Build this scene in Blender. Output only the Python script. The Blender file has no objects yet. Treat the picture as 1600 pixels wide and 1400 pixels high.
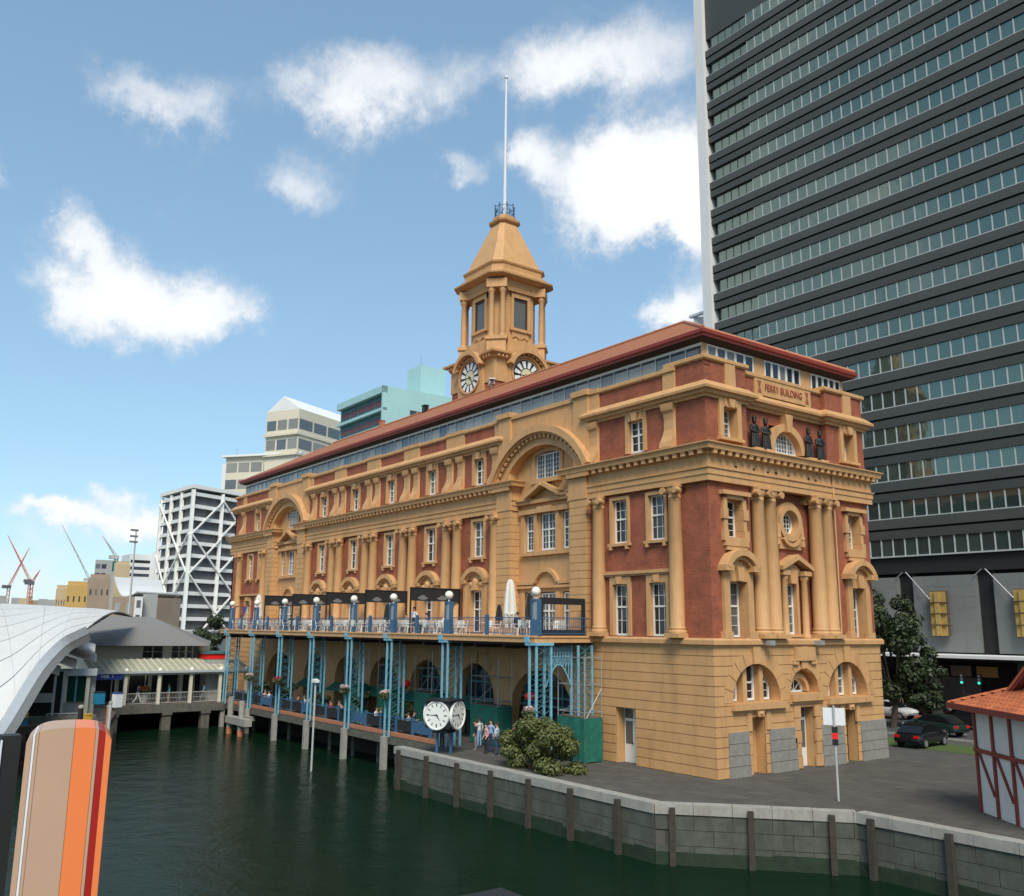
import bpy, bmesh, math, random
from mathutils import Vector, Matrix
random.seed(7)
SC = bpy.context.scene
COL = SC.collection
R_ = math.radians

# ------------------------------------------------------------------ camera
CAM = Vector((31.81, -36.775, 7.338))
b_, pi_, ro_ = R_(36.777), R_(11.206), R_(0.587)
F_ = Vector((-math.cos(b_), math.sin(b_), 0)); RT = Vector((math.sin(b_), math.cos(b_), 0)); UP = Vector((0, 0, 1))
FP = F_ * math.cos(pi_) + UP * math.sin(pi_); UPP = UP * math.cos(pi_) - F_ * math.sin(pi_)
XC = RT * math.cos(ro_) + UPP * math.sin(ro_); YC = -RT * math.sin(ro_) + UPP * math.cos(ro_)
cam = bpy.data.cameras.new('camera'); camo = bpy.data.objects.new('camera', cam); COL.objects.link(camo)
cam.sensor_width = 36; cam.sensor_fit = 'HORIZONTAL'; cam.lens = 1416.07 / 1600 * 36
cam.clip_start = 0.1; cam.clip_end = 6000
m = Matrix((XC, YC, -FP)).transposed().to_4x4(); m.translation = CAM
camo.matrix_world = m
SC.camera = camo

# ------------------------------------------------------------------ sun, sky, exposure
SUN_DIR = Vector((0.60, -0.39, 0.80)).normalized()      # towards the sun, veiled by thin cloud
sun = bpy.data.lights.new('sun', 'SUN'); suno = bpy.data.objects.new('sun', sun); COL.objects.link(suno)
sun.energy = 3.1; sun.angle = R_(26); sun.color = (1.0, 0.925, 0.80)
suno.rotation_euler = SUN_DIR.to_track_quat('Z', 'Y').to_euler()
suno.location = (60, -60, 90)
SC.view_settings.view_transform = 'Standard'; SC.view_settings.look = 'None'
SC.view_settings.exposure = 0.35; SC.view_settings.gamma = 1.0; SC.view_settings.use_curve_mapping = False

world = bpy.data.worlds.new('World'); SC.world = world; world.use_nodes = True
WT = world.node_tree; WT.nodes.clear()
def wn(t, **k):
    n = WT.nodes.new(t)
    for a, v in k.items(): setattr(n, a, v)
    return n
def wl(a, b): WT.links.new(a, b)
def wmath(op, a, b=None, c=None):
    n = wn('ShaderNodeMath', operation=op)
    for i, v in enumerate((a, b, c)):
        if v is None: continue
        if isinstance(v, (int, float)): n.inputs[i].default_value = v
        else: wl(v, n.inputs[i])
    return n.outputs[0]
sky = wn('ShaderNodeTexSky', sky_type='NISHITA', sun_disc=False)
sky.sun_elevation = math.asin(SUN_DIR.z); sky.sun_rotation = math.atan2(SUN_DIR.x, SUN_DIR.y)
sky.altitude = 0; sky.air_density = 1.0; sky.dust_density = 0.25; sky.ozone_density = 2.5
tc = wn('ShaderNodeTexCoord')
n1 = wn('ShaderNodeTexNoise'); n1.inputs['Scale'].default_value = 7.0; n1.inputs['Detail'].default_value = 7; n1.inputs['Roughness'].default_value = 0.66
n2 = wn('ShaderNodeTexNoise'); n2.inputs['Scale'].default_value = 2.6; n2.inputs['Detail'].default_value = 3
wl(tc.outputs['Generated'], n1.inputs['Vector']); wl(tc.outputs['Generated'], n2.inputs['Vector'])
warp = wn('ShaderNodeVectorMath', operation='MULTIPLY_ADD')
sub = wn('ShaderNodeVectorMath', operation='SUBTRACT'); sub.inputs[1].default_value = (.5, .5, .5)
wl(n1.outputs['Color'], sub.inputs[0]); wl(sub.outputs[0], warp.inputs[0]); warp.inputs[1].default_value = (.16, .16, .13); wl(tc.outputs['Generated'], warp.inputs[2])
def raydir(px, py):
    a, b = px - 800, py - 700
    return (XC * a - YC * b + FP * 1416.07).normalized()
# cumulus seen in the photograph: (px, py, half width px, half height px, weight)
CLOUDS = [(150,450,80,78,.80),(240,485,115,52,.88),(345,475,58,42,.74),(135,365,40,45,.55),(110,520,50,35,.4),(470,275,66,50,.72),(735,290,42,32,.72),(835,255,40,40,.8),
          (985,310,105,62,1.25),(1050,270,90,75,1.3),(1085,350,60,40,.9),(1080,470,55,48,1.0),(1020,500,50,26,.6),(180,765,40,22,.9),(110,803,72,17,1.05),(215,818,58,19,1.0),
          (60,842,70,18,.35),(190,855,110,16,.35),(20,900,90,26,.45),(-20,280,35,30,.5),(560,120,120,50,.8),(930,90,170,70,1.0),(250,140,110,45,.75)]
acc = None
for (px, py, hw, hh, wgt) in CLOUDS:
    c = raydir(px, py)
    rr = (raydir(px + hw, py) - c).length; ru = (raydir(px, py - hh) - c).length
    right = (XC - c * XC.dot(c)).normalized(); up = (YC - c * YC.dot(c)).normalized()
    d = wn('ShaderNodeVectorMath', operation='SUBTRACT'); wl(warp.outputs[0], d.inputs[0]); d.inputs[1].default_value = c
    da = wn('ShaderNodeVectorMath', operation='DOT_PRODUCT'); wl(d.outputs[0], da.inputs[0]); da.inputs[1].default_value = right / rr
    db = wn('ShaderNodeVectorMath', operation='DOT_PRODUCT'); wl(d.outputs[0], db.inputs[0]); db.inputs[1].default_value = up / ru
    q = wmath('MULTIPLY_ADD', da.outputs['Value'], da.outputs['Value'], wmath('MULTIPLY', db.outputs['Value'], db.outputs['Value']))
    e = wmath('POWER', .4493, q)
    acc = wmath('MULTIPLY', e, wgt) if acc is None else wmath('MULTIPLY_ADD', e, wgt, acc)
# unseen rest of the sky: extra cumulus, added to whiten the ambient light
far = wmath('MULTIPLY', wmath('SUBTRACT', n2.outputs['Fac'], 0.42), 3.2)
sepd = wn('ShaderNodeVectorMath', operation='DOT_PRODUCT'); wl(tc.outputs['Generated'], sepd.inputs[0]); sepd.inputs[1].default_value = FP
away = wn('ShaderNodeMapRange', interpolation_type='SMOOTHSTEP'); wl(sepd.outputs['Value'], away.inputs[0])
away.inputs[1].default_value = .78; away.inputs[2].default_value = .55; away.inputs[3].default_value = 0; away.inputs[4].default_value = 1
acc = wmath('ADD', acc, wmath('MULTIPLY', wmath('MAXIMUM', far, 0.0), away.outputs[0]))
dens = wmath('ADD', acc, wmath('MULTIPLY', wmath('SUBTRACT', n1.outputs['Fac'], 0.5), 1.55))
mr = wn('ShaderNodeMapRange', interpolation_type='SMOOTHSTEP'); wl(dens, mr.inputs[0])
mr.inputs[1].default_value = 0.20; mr.inputs[2].default_value = 0.98; mr.inputs[3].default_value = 0; mr.inputs[4].default_value = 0.88
ccol = wn('ShaderNodeMapRange'); wl(dens, ccol.inputs[0]); ccol.inputs[1].default_value = 0.3; ccol.inputs[2].default_value = 1.5; ccol.inputs[3].default_value = 0.66; ccol.inputs[4].default_value = 0.98
crgb = wn('ShaderNodeCombineColor')
wl(wmath('MULTIPLY', ccol.outputs[0], 0.97), crgb.inputs[0]); wl(wmath('MULTIPLY', ccol.outputs[0], 0.985), crgb.inputs[1]); wl(wmath('MULTIPLY', ccol.outputs[0], 1.0), crgb.inputs[2])
SKY_STR = 0.15
sk = wn('ShaderNodeVectorMath', operation='MULTIPLY'); wl(sky.outputs[0], sk.inputs[0]); sk.inputs[1].default_value = (SKY_STR * 1.06, SKY_STR * 1.08, SKY_STR * .95)
gm = wn('ShaderNodeGamma'); gm.inputs['Gamma'].default_value = .55; wl(sk.outputs[0], gm.inputs['Color'])
sk2 = wn('ShaderNodeVectorMath', operation='MULTIPLY'); wl(gm.outputs[0], sk2.inputs[0]); sk2.inputs[1].default_value = (.525, .665, .785)
mixc = wn('ShaderNodeMix', data_type='RGBA'); wl(mr.outputs[0], mixc.inputs['Factor']); wl(sk2.outputs[0], mixc.inputs['A']); wl(crgb.outputs[0], mixc.inputs['B'])
bg = wn('ShaderNodeBackground'); bg.inputs['Strength'].default_value = 1.0
out = wn('ShaderNodeOutputWorld'); wl(mixc.outputs['Result'], bg.inputs['Color']); wl(bg.outputs[0], out.inputs['Surface'])

# ------------------------------------------------------------------ materials
MATS = {}
def mat(name, col, rough=.6, var=.12, scale=3., bump=0., metal=0., spec=.5, stretch=(1, 1, 1), dirt=0., objvar=0., emit=None, alpha=None):
    if name in MATS: return MATS[name]
    M = bpy.data.materials.new(name); M.use_nodes = True; T = M.node_tree; P = T.nodes['Principled BSDF']
    P.inputs['Roughness'].default_value = rough; P.inputs['Metallic'].default_value = metal; P.inputs['Specular IOR Level'].default_value = spec
    g = T.nodes.new('ShaderNodeNewGeometry')
    mp = T.nodes.new('ShaderNodeMapping'); mp.inputs['Scale'].default_value = stretch; T.links.new(g.outputs['Position'], mp.inputs['Vector'])
    nz = T.nodes.new('ShaderNodeTexNoise'); nz.inputs['Scale'].default_value = scale; nz.inputs['Detail'].default_value = 6; nz.inputs['Roughness'].default_value = .65
    T.links.new(mp.outputs[0], nz.inputs['Vector'])
    cr = T.nodes.new('ShaderNodeMapRange'); T.links.new(nz.outputs['Fac'], cr.inputs[0])
    cr.inputs[1].default_value = .25; cr.inputs[2].default_value = .75; cr.inputs[3].default_value = 1 - var; cr.inputs[4].default_value = 1 + var
    fac = cr.outputs[0]
    if objvar:
        oi = T.nodes.new('ShaderNodeObjectInfo'); mo = T.nodes.new('ShaderNodeMapRange'); T.links.new(oi.outputs['Random'], mo.inputs[0])
        mo.inputs[3].default_value = 1 - objvar; mo.inputs[4].default_value = 1 + objvar
        mm = T.nodes.new('ShaderNodeMath'); mm.operation = 'MULTIPLY'; T.links.new(fac, mm.inputs[0]); T.links.new(mo.outputs[0], mm.inputs[1]); fac = mm.outputs[0]
    vm = T.nodes.new('ShaderNodeVectorMath'); vm.operation = 'SCALE'; vm.inputs[0].default_value = col; T.links.new(fac, vm.inputs['Scale'])
    outc = vm.outputs[0]
    if dirt:
        m2 = T.nodes.new('ShaderNodeMapping'); m2.inputs['Scale'].default_value = (1.6, 1.6, .22); T.links.new(g.outputs['Position'], m2.inputs['Vector'])
        z2 = T.nodes.new('ShaderNodeTexNoise'); z2.inputs['Scale'].default_value = 1.3; z2.inputs['Detail'].default_value = 8; z2.inputs['Roughness'].default_value = .7; T.links.new(m2.outputs[0], z2.inputs['Vector'])
        r2 = T.nodes.new('ShaderNodeMapRange'); T.links.new(z2.outputs['Fac'], r2.inputs[0]); r2.inputs[1].default_value = .50; r2.inputs[2].default_value = .74; r2.inputs[3].default_value = 0; r2.inputs[4].default_value = dirt
        mx = T.nodes.new('ShaderNodeMix'); mx.data_type = 'RGBA'; T.links.new(r2.outputs[0], mx.inputs['Factor']); T.links.new(outc, mx.inputs['A']); mx.inputs['B'].default_value = (col[0] * .45, col[1] * .42, col[2] * .4, 1)
        outc = mx.outputs['Result']
    T.links.new(outc, P.inputs['Base Color'])
    if bump:
        bp = T.nodes.new('ShaderNodeBump'); bp.inputs['Strength'].default_value = bump; bp.inputs['Distance'].default_value = .03
        T.links.new(nz.outputs['Fac'], bp.inputs['Height']); T.links.new(bp.outputs[0], P.inputs['Normal'])
    if emit: P.inputs['Emission Color'].default_value = (*emit, 1); P.inputs['Emission Strength'].default_value = 1
    if alpha is not None: P.inputs['Alpha'].default_value = alpha
    MATS[name] = M; return M
def nodes_of(M): return M.node_tree, M.node_tree.nodes['Principled BSDF']

mat('ochre', (.54, .305, .13), .66, .11, .9, .16, dirt=.42)
mat('ochre_trim', (.54, .305, .132), .64, .10, 1.3, .12, dirt=.45)
mat('ochre_light', (.56, .32, .142), .6, .10, 2.0, .10, dirt=.35)
mat('white_frame', (.72, .72, .68), .4, .04)
mat('fascia', (.27, .035, .020), .5, .15, 2.)
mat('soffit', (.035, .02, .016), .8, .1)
mat('statue', (.012, .011, .011), .45, .3, 9., .4)
mat('sign_red', (.30, .085, .045), .6, .08)
mat('black_cloth', (.012, .013, .014), .75, .15, 5.)
mat('black_metal', (.014, .014, .016), .45, .1)
mat('blue_paint', (.04, .11, .21), .45, .12, 4.)
mat('pale_blue', (.17, .40, .52), .45, .14, 4.)
mat('teal_post', (.10, .29, .34), .5, .14, 4.)
mat('globe', (.80, .78, .68), .25, .03)
mat('parasol', (.66, .63, .57), .8, .06, 6., .2)
mat('white_plastic', (.70, .68, .62), .45, .06)
mat('steel', (.36, .38, .39), .4, .08, 5., metal=.4)
mat('green_net', (.010, .125, .088), .85, .35, 3., .5, dirt=.3)
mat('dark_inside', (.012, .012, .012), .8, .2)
mat('concrete', (.30, .29, .26), .85, .2, 2., .35, dirt=.5)
mat('wet_concrete', (.11, .105, .085), .8, .35, 2.5, .5, dirt=.6)
mat('terracotta_edge', (.42, .17, .085), .75, .2, 4., .3)
mat('timber_deck', (.13, .10, .08), .8, .25, 3., .3)
mat('plinth', (.23, .22, .195), .85, .2, 3., .5)
mat('paving', (.085, .08, .07), .85, .2, 1.1, .25, dirt=.35)
mat('asphalt', (.055, .056, .058), .9, .18, 2., .2)
mat('brick_paving', (.30, .085, .045), .85, .18, 4., .2)
mat('line_white', (.55, .55, .52), .7, .2, 6.)
mat('grass', (.06, .10, .02), .9, .3, 5., .4)
mat('shell_roof', (.58, .575, .55), .5, .05, .7, dirt=.10)
mat('shell_beam', (.40, .44, .47), .4, .08)
mat('grey_roof', (.19, .182, .17), .7, .07, 1.2)
mat('cream_paint', (.60, .57, .45), .6, .07, 1.5, dirt=.25)
mat('grey_wall', (.34, .34, .31), .7, .08, 1.5, dirt=.25)
mat('walk_roof', (.36, .36, .27), .5, .14, 2., dirt=.3)
mat('sign_blue', (.012, .045, .25), .45, .05)
mat('braced_white', (.80, .80, .76), .6, .05, .3, dirt=.18)
mat('braced_dark', (.10, .10, .105), .6, .35, .4)
mat('cream_office', (.62, .575, .45), .65, .06, .2, dirt=.15)
mat('pale_roof', (.70, .71, .70), .6, .06, .3)
mat('teal_wall', (.36, .58, .58), .65, .06, .15, dirt=.10)
mat('teal_dark', (.05, .15, .16), .6, .1, .2)
mat('maroon', (.16, .06, .08), .7, .15, .6)
mat('far_white', (.66, .67, .67), .7, .05, .1)
mat('far_tan', (.46, .37, .24), .8, .08, .1, dirt=.2)
mat('far_mustard', (.50, .33, .11), .8, .06, .1)
mat('far_stone', (.31, .24, .18), .85, .12, .3, dirt=.3)
mat('far_grey', (.32, .33, .32), .8, .1, .1)
mat('crane_red', (.55, .16, .12), .6, .1)
mat('crane_grey', (.42, .42, .40), .6, .1)
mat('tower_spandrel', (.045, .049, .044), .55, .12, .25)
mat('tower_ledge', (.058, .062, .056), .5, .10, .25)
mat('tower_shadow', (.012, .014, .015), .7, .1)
mat('tower_mullion', (.40, .43, .43), .45, .06)
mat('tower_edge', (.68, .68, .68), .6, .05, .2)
mat('podium_panel', (.165, .175, .170), .6, .10, .5, .15)
mat('podium_dark', (.015, .015, .015), .6, .15)
mat('brass', (.55, .38, .13), .42, .18, 6., metal=.35)
mat('tyre', (.012, .012, .012), .85, .1)
mat('rim', (.45, .45, .46), .35, .1, metal=.7)
mat('car_black', (.012, .013, .015), .22, .05)
mat('car_green', (.012, .028, .024), .22, .05)
mat('car_white', (.6, .6, .6), .25, .03)
mat('car_glass', (.008, .010, .011), .12, .05, spec=.3)
mat('lamp_red', (.55, .01, .01), .3, .05)
mat('headlight', (.6, .62, .62), .15, .05)
mat('bark', (.075, .055, .04), .9, .3, 6., .6)
mat('tile', (.40, .11, .04), .7, .16, 6., .25, objvar=.22)
mat('kiosk_red', (.20, .03, .025), .55, .1)
mat('kiosk_white', (.66, .65, .60), .7, .05, dirt=.15)
mat('flower_red', (.40, .05, .06), .8, .3, 12.)
mat('flower_pink', (.60, .42, .40), .8, .3, 12.)
mat('lantern_red', (.75, .012, .008), .5, .08)
mat('skin', (.50, .28, .19), .55, .06)
mat('hair_dark', (.02, .014, .01), .6, .2)
mat('clock_face', (.74, .75, .72), .35, .03)
mat('clock_dark', (.02, .022, .03), .5, .1)
mat('tower_clock_mid', (.62, .56, .36), .5, .06)
mat('camera_white', (.72, .72, .70), .4, .04)
mat('orange', (.78, .20, .055), .45, .07, 1.5)
mat('orange_pale', (.46, .30, .20), .5, .08, 1.5)
mat('orange_red', (.34, .006, .004), .45, .05)
mat('deck_black', (.010, .010, .010), .6, .2)
mat('sign_white', (.70, .72, .74), .5, .03)
mat('louvre', (.16, .17, .17), .5, .1)
mat('plastic_blue', (.02, .22, .38), .5, .05)
mat('plastic_yellow', (.60, .36, .03), .5, .05)

def brick_mat(name, c1, c2, mortar):
    M = mat(name, c1, .8, .14, 1.0, 0); T, P = nodes_of(M)
    g = T.nodes.new('ShaderNodeNewGeometry'); s = T.nodes.new('ShaderNodeSeparateXYZ'); T.links.new(g.outputs['Position'], s.inputs[0])
    a = T.nodes.new('ShaderNodeMath'); a.operation = 'ADD'; T.links.new(s.outputs['X'], a.inputs[0]); T.links.new(s.outputs['Y'], a.inputs[1])
    c = T.nodes.new('ShaderNodeCombineXYZ'); T.links.new(a.outputs[0], c.inputs[0]); T.links.new(s.outputs['Z'], c.inputs[1])
    bt = T.nodes.new('ShaderNodeTexBrick'); T.links.new(c.outputs[0], bt.inputs['Vector'])
    bt.inputs['Scale'].default_value = 1.0; bt.inputs['Brick Width'].default_value = .24; bt.inputs['Row Height'].default_value = .08; bt.inputs['Mortar Size'].default_value = .006
    bt.inputs['Color1'].default_value = (*c1, 1); bt.inputs['Color2'].default_value = (*c2, 1); bt.inputs['Mortar'].default_value = (*mortar, 1); bt.inputs['Bias'].default_value = -.2
    nz = T.nodes.new('ShaderNodeTexNoise'); nz.inputs['Scale'].default_value = .9; nz.inputs['Detail'].default_value = 8; nz.inputs['Roughness'].default_value = .7; T.links.new(g.outputs['Position'], nz.inputs['Vector'])
    r = T.nodes.new('ShaderNodeMapRange'); T.links.new(nz.outputs['Fac'], r.inputs[0]); r.inputs[1].default_value = .3; r.inputs[2].default_value = .72; r.inputs[3].default_value = .62; r.inputs[4].default_value = 1.25
    v = T.nodes.new('ShaderNodeVectorMath'); v.operation = 'SCALE'; T.links.new(bt.outputs['Color'], v.inputs[0]); T.links.new(r.outputs[0], v.inputs['Scale'])
    T.links.new(v.outputs[0], P.inputs['Base Color'])
    b = T.nodes.new('ShaderNodeBump'); b.inputs['Strength'].default_value = .35; b.inputs['Distance'].default_value = .01; T.links.new(bt.outputs['Fac'], b.inputs['Height']); b.invert = True; T.links.new(b.outputs[0], P.inputs['Normal'])
    return M
brick_mat('brick', (.335, .088, .040), (.25, .066, .032), (.28, .13, .08))
brick_mat('brick_stone', (.22, .20, .17), (.16, .14, .12), (.1, .09, .08))

def glass_mat(name, cols, rough=.06, metal=0., spec=.6, bump=.02):
    """window glass: colour steps chosen per object (blinds drawn, curtains, dark rooms)"""
    M = mat(name, cols[0], rough, .1, 2., 0, metal=metal, spec=spec); T, P = nodes_of(M)
    oi = T.nodes.new('ShaderNodeObjectInfo'); cr = T.nodes.new('ShaderNodeValToRGB'); T.links.new(oi.outputs['Random'], cr.inputs[0])
    cr.color_ramp.interpolation = 'CONSTANT'
    while len(cr.color_ramp.elements) < len(cols): cr.color_ramp.elements.new(.5)
    for i, c in enumerate(cols): cr.color_ramp.elements[i].position = i / len(cols); cr.color_ramp.elements[i].color = (*c, 1)
    T.links.new(cr.outputs[0], P.inputs['Base Color'])
    g = T.nodes.new('ShaderNodeNewGeometry'); nz = T.nodes.new('ShaderNodeTexNoise'); nz.inputs['Scale'].default_value = .8; T.links.new(g.outputs['Position'], nz.inputs['Vector'])
    b = T.nodes.new('ShaderNodeBump'); b.inputs['Strength'].default_value = bump; b.inputs['Distance'].default_value = .2; T.links.new(nz.outputs['Fac'], b.inputs['Height']); T.links.new(b.outputs[0], P.inputs['Normal'])
    return M
glass_mat('pane', [(.018, .022, .028), (.05, .055, .06), (.012, .016, .02), (.10, .11, .11), (.025, .03, .04), (.16, .16, .15), (.02, .02, .03)])
glass_mat('clerestory_glass', [(.22, .25, .25), (.28, .31, .30), (.17, .20, .22), (.33, .35, .33), (.10, .15, .21), (.24, .27, .27)], .12)
glass_mat('tower_glass', [(.032, .055, .048), (.04, .065, .055), (.025, .042, .04), (.028, .055, .052), (.045, .068, .058), (.03, .05, .048)], .5, spec=.2, bump=.06)
T, P = nodes_of(MATS['tower_glass']); gl = T.nodes.new('ShaderNodeBsdfGlossy'); gl.inputs['Roughness'].default_value = .04; gl.inputs['Color'].default_value = (.56, .68, .57, 1)
T.links.new([n for n in T.nodes if n.type == 'BUMP'][0].outputs[0], gl.inputs['Normal']); mxs = T.nodes.new('ShaderNodeMixShader'); mxs.inputs[0].default_value = .26
T.links.new(P.outputs[0], mxs.inputs[1]); T.links.new(gl.outputs[0], mxs.inputs[2]); T.links.new(mxs.outputs[0], [n for n in T.nodes if n.type == 'OUTPUT_MATERIAL'][0].inputs['Surface'])
glass_mat('far_glass', [(.03, .035, .045), (.05, .06, .08), (.02, .022, .03), (.10, .11, .12)], .15)
glass_mat('soft_glass', [(.13, .14, .15), (.2, .2, .19), (.10, .12, .14), (.24, .24, .22)], .2)
glass_mat('green_glass', [(.006, .05, .035), (.008, .07, .05)], .08)
glass_mat('belfry_pane', [(.10, .105, .10), (.11, .12, .12)], .25)

def foliage_mat(name, c1, c2):
    M = mat(name, c1, .55, .1, 3.); T, P = nodes_of(M)
    g = T.nodes.new('ShaderNodeNewGeometry'); cr = T.nodes.new('ShaderNodeMix'); cr.data_type = 'RGBA'
    T.links.new(g.outputs['Random Per Island'], cr.inputs['Factor']); cr.inputs['A'].default_value = (*c1, 1); cr.inputs['B'].default_value = (*c2, 1)
    T.links.new(cr.outputs['Result'], P.inputs['Base Color']); P.inputs['Transmission Weight'].default_value = 0
    P.inputs['Subsurface Weight'].default_value = 0
    return M
foliage_mat('leaf', (.028, .045, .012), (.075, .105, .02))
foliage_mat('leaf_olive', (.045, .06, .012), (.13, .14, .03))
foliage_mat('leaf_dark', (.010, .020, .006), (.038, .058, .014))

def water_mat():
    M = mat('water', (.004, .016, .008), .08, .1); T, P = nodes_of(M)
    P.inputs['IOR'].default_value = 1.33
    g = T.nodes.new('ShaderNodeNewGeometry')
    a = T.nodes.new('ShaderNodeTexNoise'); a.inputs['Scale'].default_value = .55; a.inputs['Detail'].default_value = 8; a.inputs['Roughness'].default_value = .6; T.links.new(g.outputs['Position'], a.inputs['Vector'])
    b = T.nodes.new('ShaderNodeBump'); b.inputs['Strength'].default_value = .55; b.inputs['Distance'].default_value = .25; T.links.new(a.outputs['Fac'], b.inputs['Height']); T.links.new(b.outputs[0], P.inputs['Normal'])
    P.inputs['Specular IOR Level'].default_value = .06
water_mat()

def paving_mat():
    T, P = nodes_of(MATS['paving']); g = T.nodes.new('ShaderNodeNewGeometry'); bt = T.nodes.new('ShaderNodeTexBrick'); T.links.new(g.outputs['Position'], bt.inputs['Vector'])
    bt.inputs['Scale'].default_value = 1.; bt.inputs['Brick Width'].default_value = 1.2; bt.inputs['Row Height'].default_value = .8; bt.inputs['Mortar Size'].default_value = .014; bt.inputs['Color1'].default_value = (1, 1, 1, 1); bt.inputs['Color2'].default_value = (.78, .78, .8, 1); bt.inputs['Mortar'].default_value = (.35, .35, .35, 1)
    src = P.inputs['Base Color'].links[0].from_socket; mx = T.nodes.new('ShaderNodeVectorMath'); mx.operation = 'MULTIPLY'; T.links.new(src, mx.inputs[0]); T.links.new(bt.outputs['Color'], mx.inputs[1]); T.links.new(mx.outputs[0], P.inputs['Base Color'])
paving_mat()
mat('quay_stone', (.075, .08, .065), .85, .35, 1.4, .6, dirt=.6); mat('tide_weed', (.012, .028, .012), .7, .4, 3., .8); mat('old_timber', (.045, .038, .03), .9, .35, 4., .6)
def tile_roof_mat():
    M = mat('roof_tile', (.33, .115, .045), .8, .16, 2.5); T, P = nodes_of(M)
    g = T.nodes.new('ShaderNodeNewGeometry'); s = T.nodes.new('ShaderNodeSeparateXYZ'); T.links.new(g.outputs['Position'], s.inputs[0])
    def wave(sock, sc):
        w = T.nodes.new('ShaderNodeMath'); w.operation = 'MULTIPLY'; T.links.new(sock, w.inputs[0]); w.inputs[1].default_value = sc
        f = T.nodes.new('ShaderNodeMath'); f.operation = 'FRACT'; T.links.new(w.outputs[0], f.inputs[0]); return f.outputs[0]
    a = wave(s.outputs['Z'], 5.5); b2 = wave(s.outputs['X'], 3.3)
    ad = T.nodes.new('ShaderNodeMath'); ad.operation = 'ADD'; T.links.new(a, ad.inputs[0]); T.links.new(b2, ad.inputs[1])
    bp = T.nodes.new('ShaderNodeBump'); bp.inputs['Strength'].default_value = .8; bp.inputs['Distance'].default_value = .04; T.links.new(ad.outputs[0], bp.inputs['Height']); T.links.new(bp.outputs[0], P.inputs['Normal'])
tile_roof_mat()

# ------------------------------------------------------------------ mesh helpers
class MB:
    def __init__(s): s.v = []; s.f = []; s.m = []
    def add(s, vs, fs, m=0):
        o = len(s.v); s.v += [tuple(v) for v in vs]
        for f in fs: s.f.append(tuple(i + o for i in f)); s.m.append(m)
        return s
    def box(s, x0, x1, y0, y1, z0, z1, m=0):
        return s.add([(x0,y0,z0),(x1,y0,z0),(x1,y1,z0),(x0,y1,z0),(x0,y0,z1),(x1,y0,z1),(x1,y1,z1),(x0,y1,z1)],
                     [(0,3,2,1),(4,5,6,7),(0,1,5,4),(1,2,6,5),(2,3,7,6),(3,0,4,7)], m)
    def prism(s, a, b, m=0):
        """two matching vertex rings joined; caps closed"""
        n = len(a)
        return s.add(list(a) + list(b), [tuple(range(n))[::-1], tuple(range(n, 2 * n))] + [(i, (i + 1) % n, n + (i + 1) % n, n + i) for i in range(n)], m)
    def loft(s, rings, m=0, caps=True):
        n = len(rings[0]); vs = [v for r in rings for v in r]; fs = []
        for k in range(len(rings) - 1):
            for i in range(n): j = (i + 1) % n; fs.append((k*n+i, k*n+j, (k+1)*n+j, (k+1)*n+i))
        if caps: fs += [tuple(range(n))[::-1], tuple(range((len(rings)-1)*n, len(rings)*n))]
        return s.add(vs, fs, m)
    def tube(s, p, q, r, n=6, m=0, r2=None):
        p, q = Vector(p), Vector(q); d = (q - p)
        if d.length < 1e-6: return s
        d.normalize(); u = d.orthogonal().normalized(); w = d.cross(u); r2 = r if r2 is None else r2
        A = [p + (u * math.cos(t) + w * math.sin(t)) * r for t in [2*math.pi*i/n for i in range(n)]]
        B = [q + (u * math.cos(t) + w * math.sin(t)) * r2 for t in [2*math.pi*i/n for i in range(n)]]
        return s.prism(A, B, m)
    def bar(s, p, q, w, h, m=0):
        """square bar between two points, w across, h upright"""
        p, q = Vector(p), Vector(q); d = (q - p).normalized(); side = d.cross(Vector((0,0,1)))
        side = side.normalized() if side.length > 1e-4 else Vector((1,0,0)); up = side.cross(d)
        o = [side*w/2+up*h/2, -side*w/2+up*h/2, -side*w/2-up*h/2, side*w/2-up*h/2]
        return s.prism([p + k for k in o], [q + k for k in o], m)
    def lathe(s, prof, c=(0,0), n=14, m=0):
        return s.loft([[(c[0]+r*math.cos(2*math.pi*i/n), c[1]+r*math.sin(2*math.pi*i/n), z) for i in range(n)] for r, z in prof], m)
    def ball(s, c, r, n=10, k=6, m=0, sq=1.):
        return s.loft([[(c[0]+r*math.sin(a)*math.cos(2*math.pi*i/n), c[1]+r*math.sin(a)*math.sin(2*math.pi*i/n), c[2]-r*sq*math.cos(a)) for i in range(n)] for a in [math.pi*(j+.15)/(k+.3) for j in range(k+1)]], m)
    def mesh(s, name, mats, smooth=False):
        me = bpy.data.meshes.new(name); me.from_pydata(s.v, [], s.f)
        for mm in mats: me.materials.append(MATS[mm])
        if len(mats) > 1: me.polygons.foreach_set('material_index', s.m)
        bm = bmesh.new(); bm.from_mesh(me); bmesh.ops.recalc_face_normals(bm, faces=bm.faces); bm.to_mesh(me); bm.free()
        if smooth:
            me.polygons.foreach_set('use_smooth', [True] * len(me.polygons))
            try: me.set_sharp_from_angle(angle=R_(40))
            except Exception: pass
        return me
    def obj(s, name, mats, parent=None, smooth=False, loc=(0,0,0), rz=0):
        if isinstance(mats, str): mats = [mats]
        return put(name, s.mesh(name, mats, smooth), parent, loc, rz)
def put(name, me, parent=None, loc=(0,0,0), rz=0):
    o = bpy.data.objects.new(name, me); COL.objects.link(o); o.location = loc; o.rotation_euler = (0, 0, rz)
    if parent: o.parent = parent
    return o
def tag(o, label, cat, group=None):
    o['label'] = label; o['category'] = cat
    if group: o['group'] = group
    return o
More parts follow.
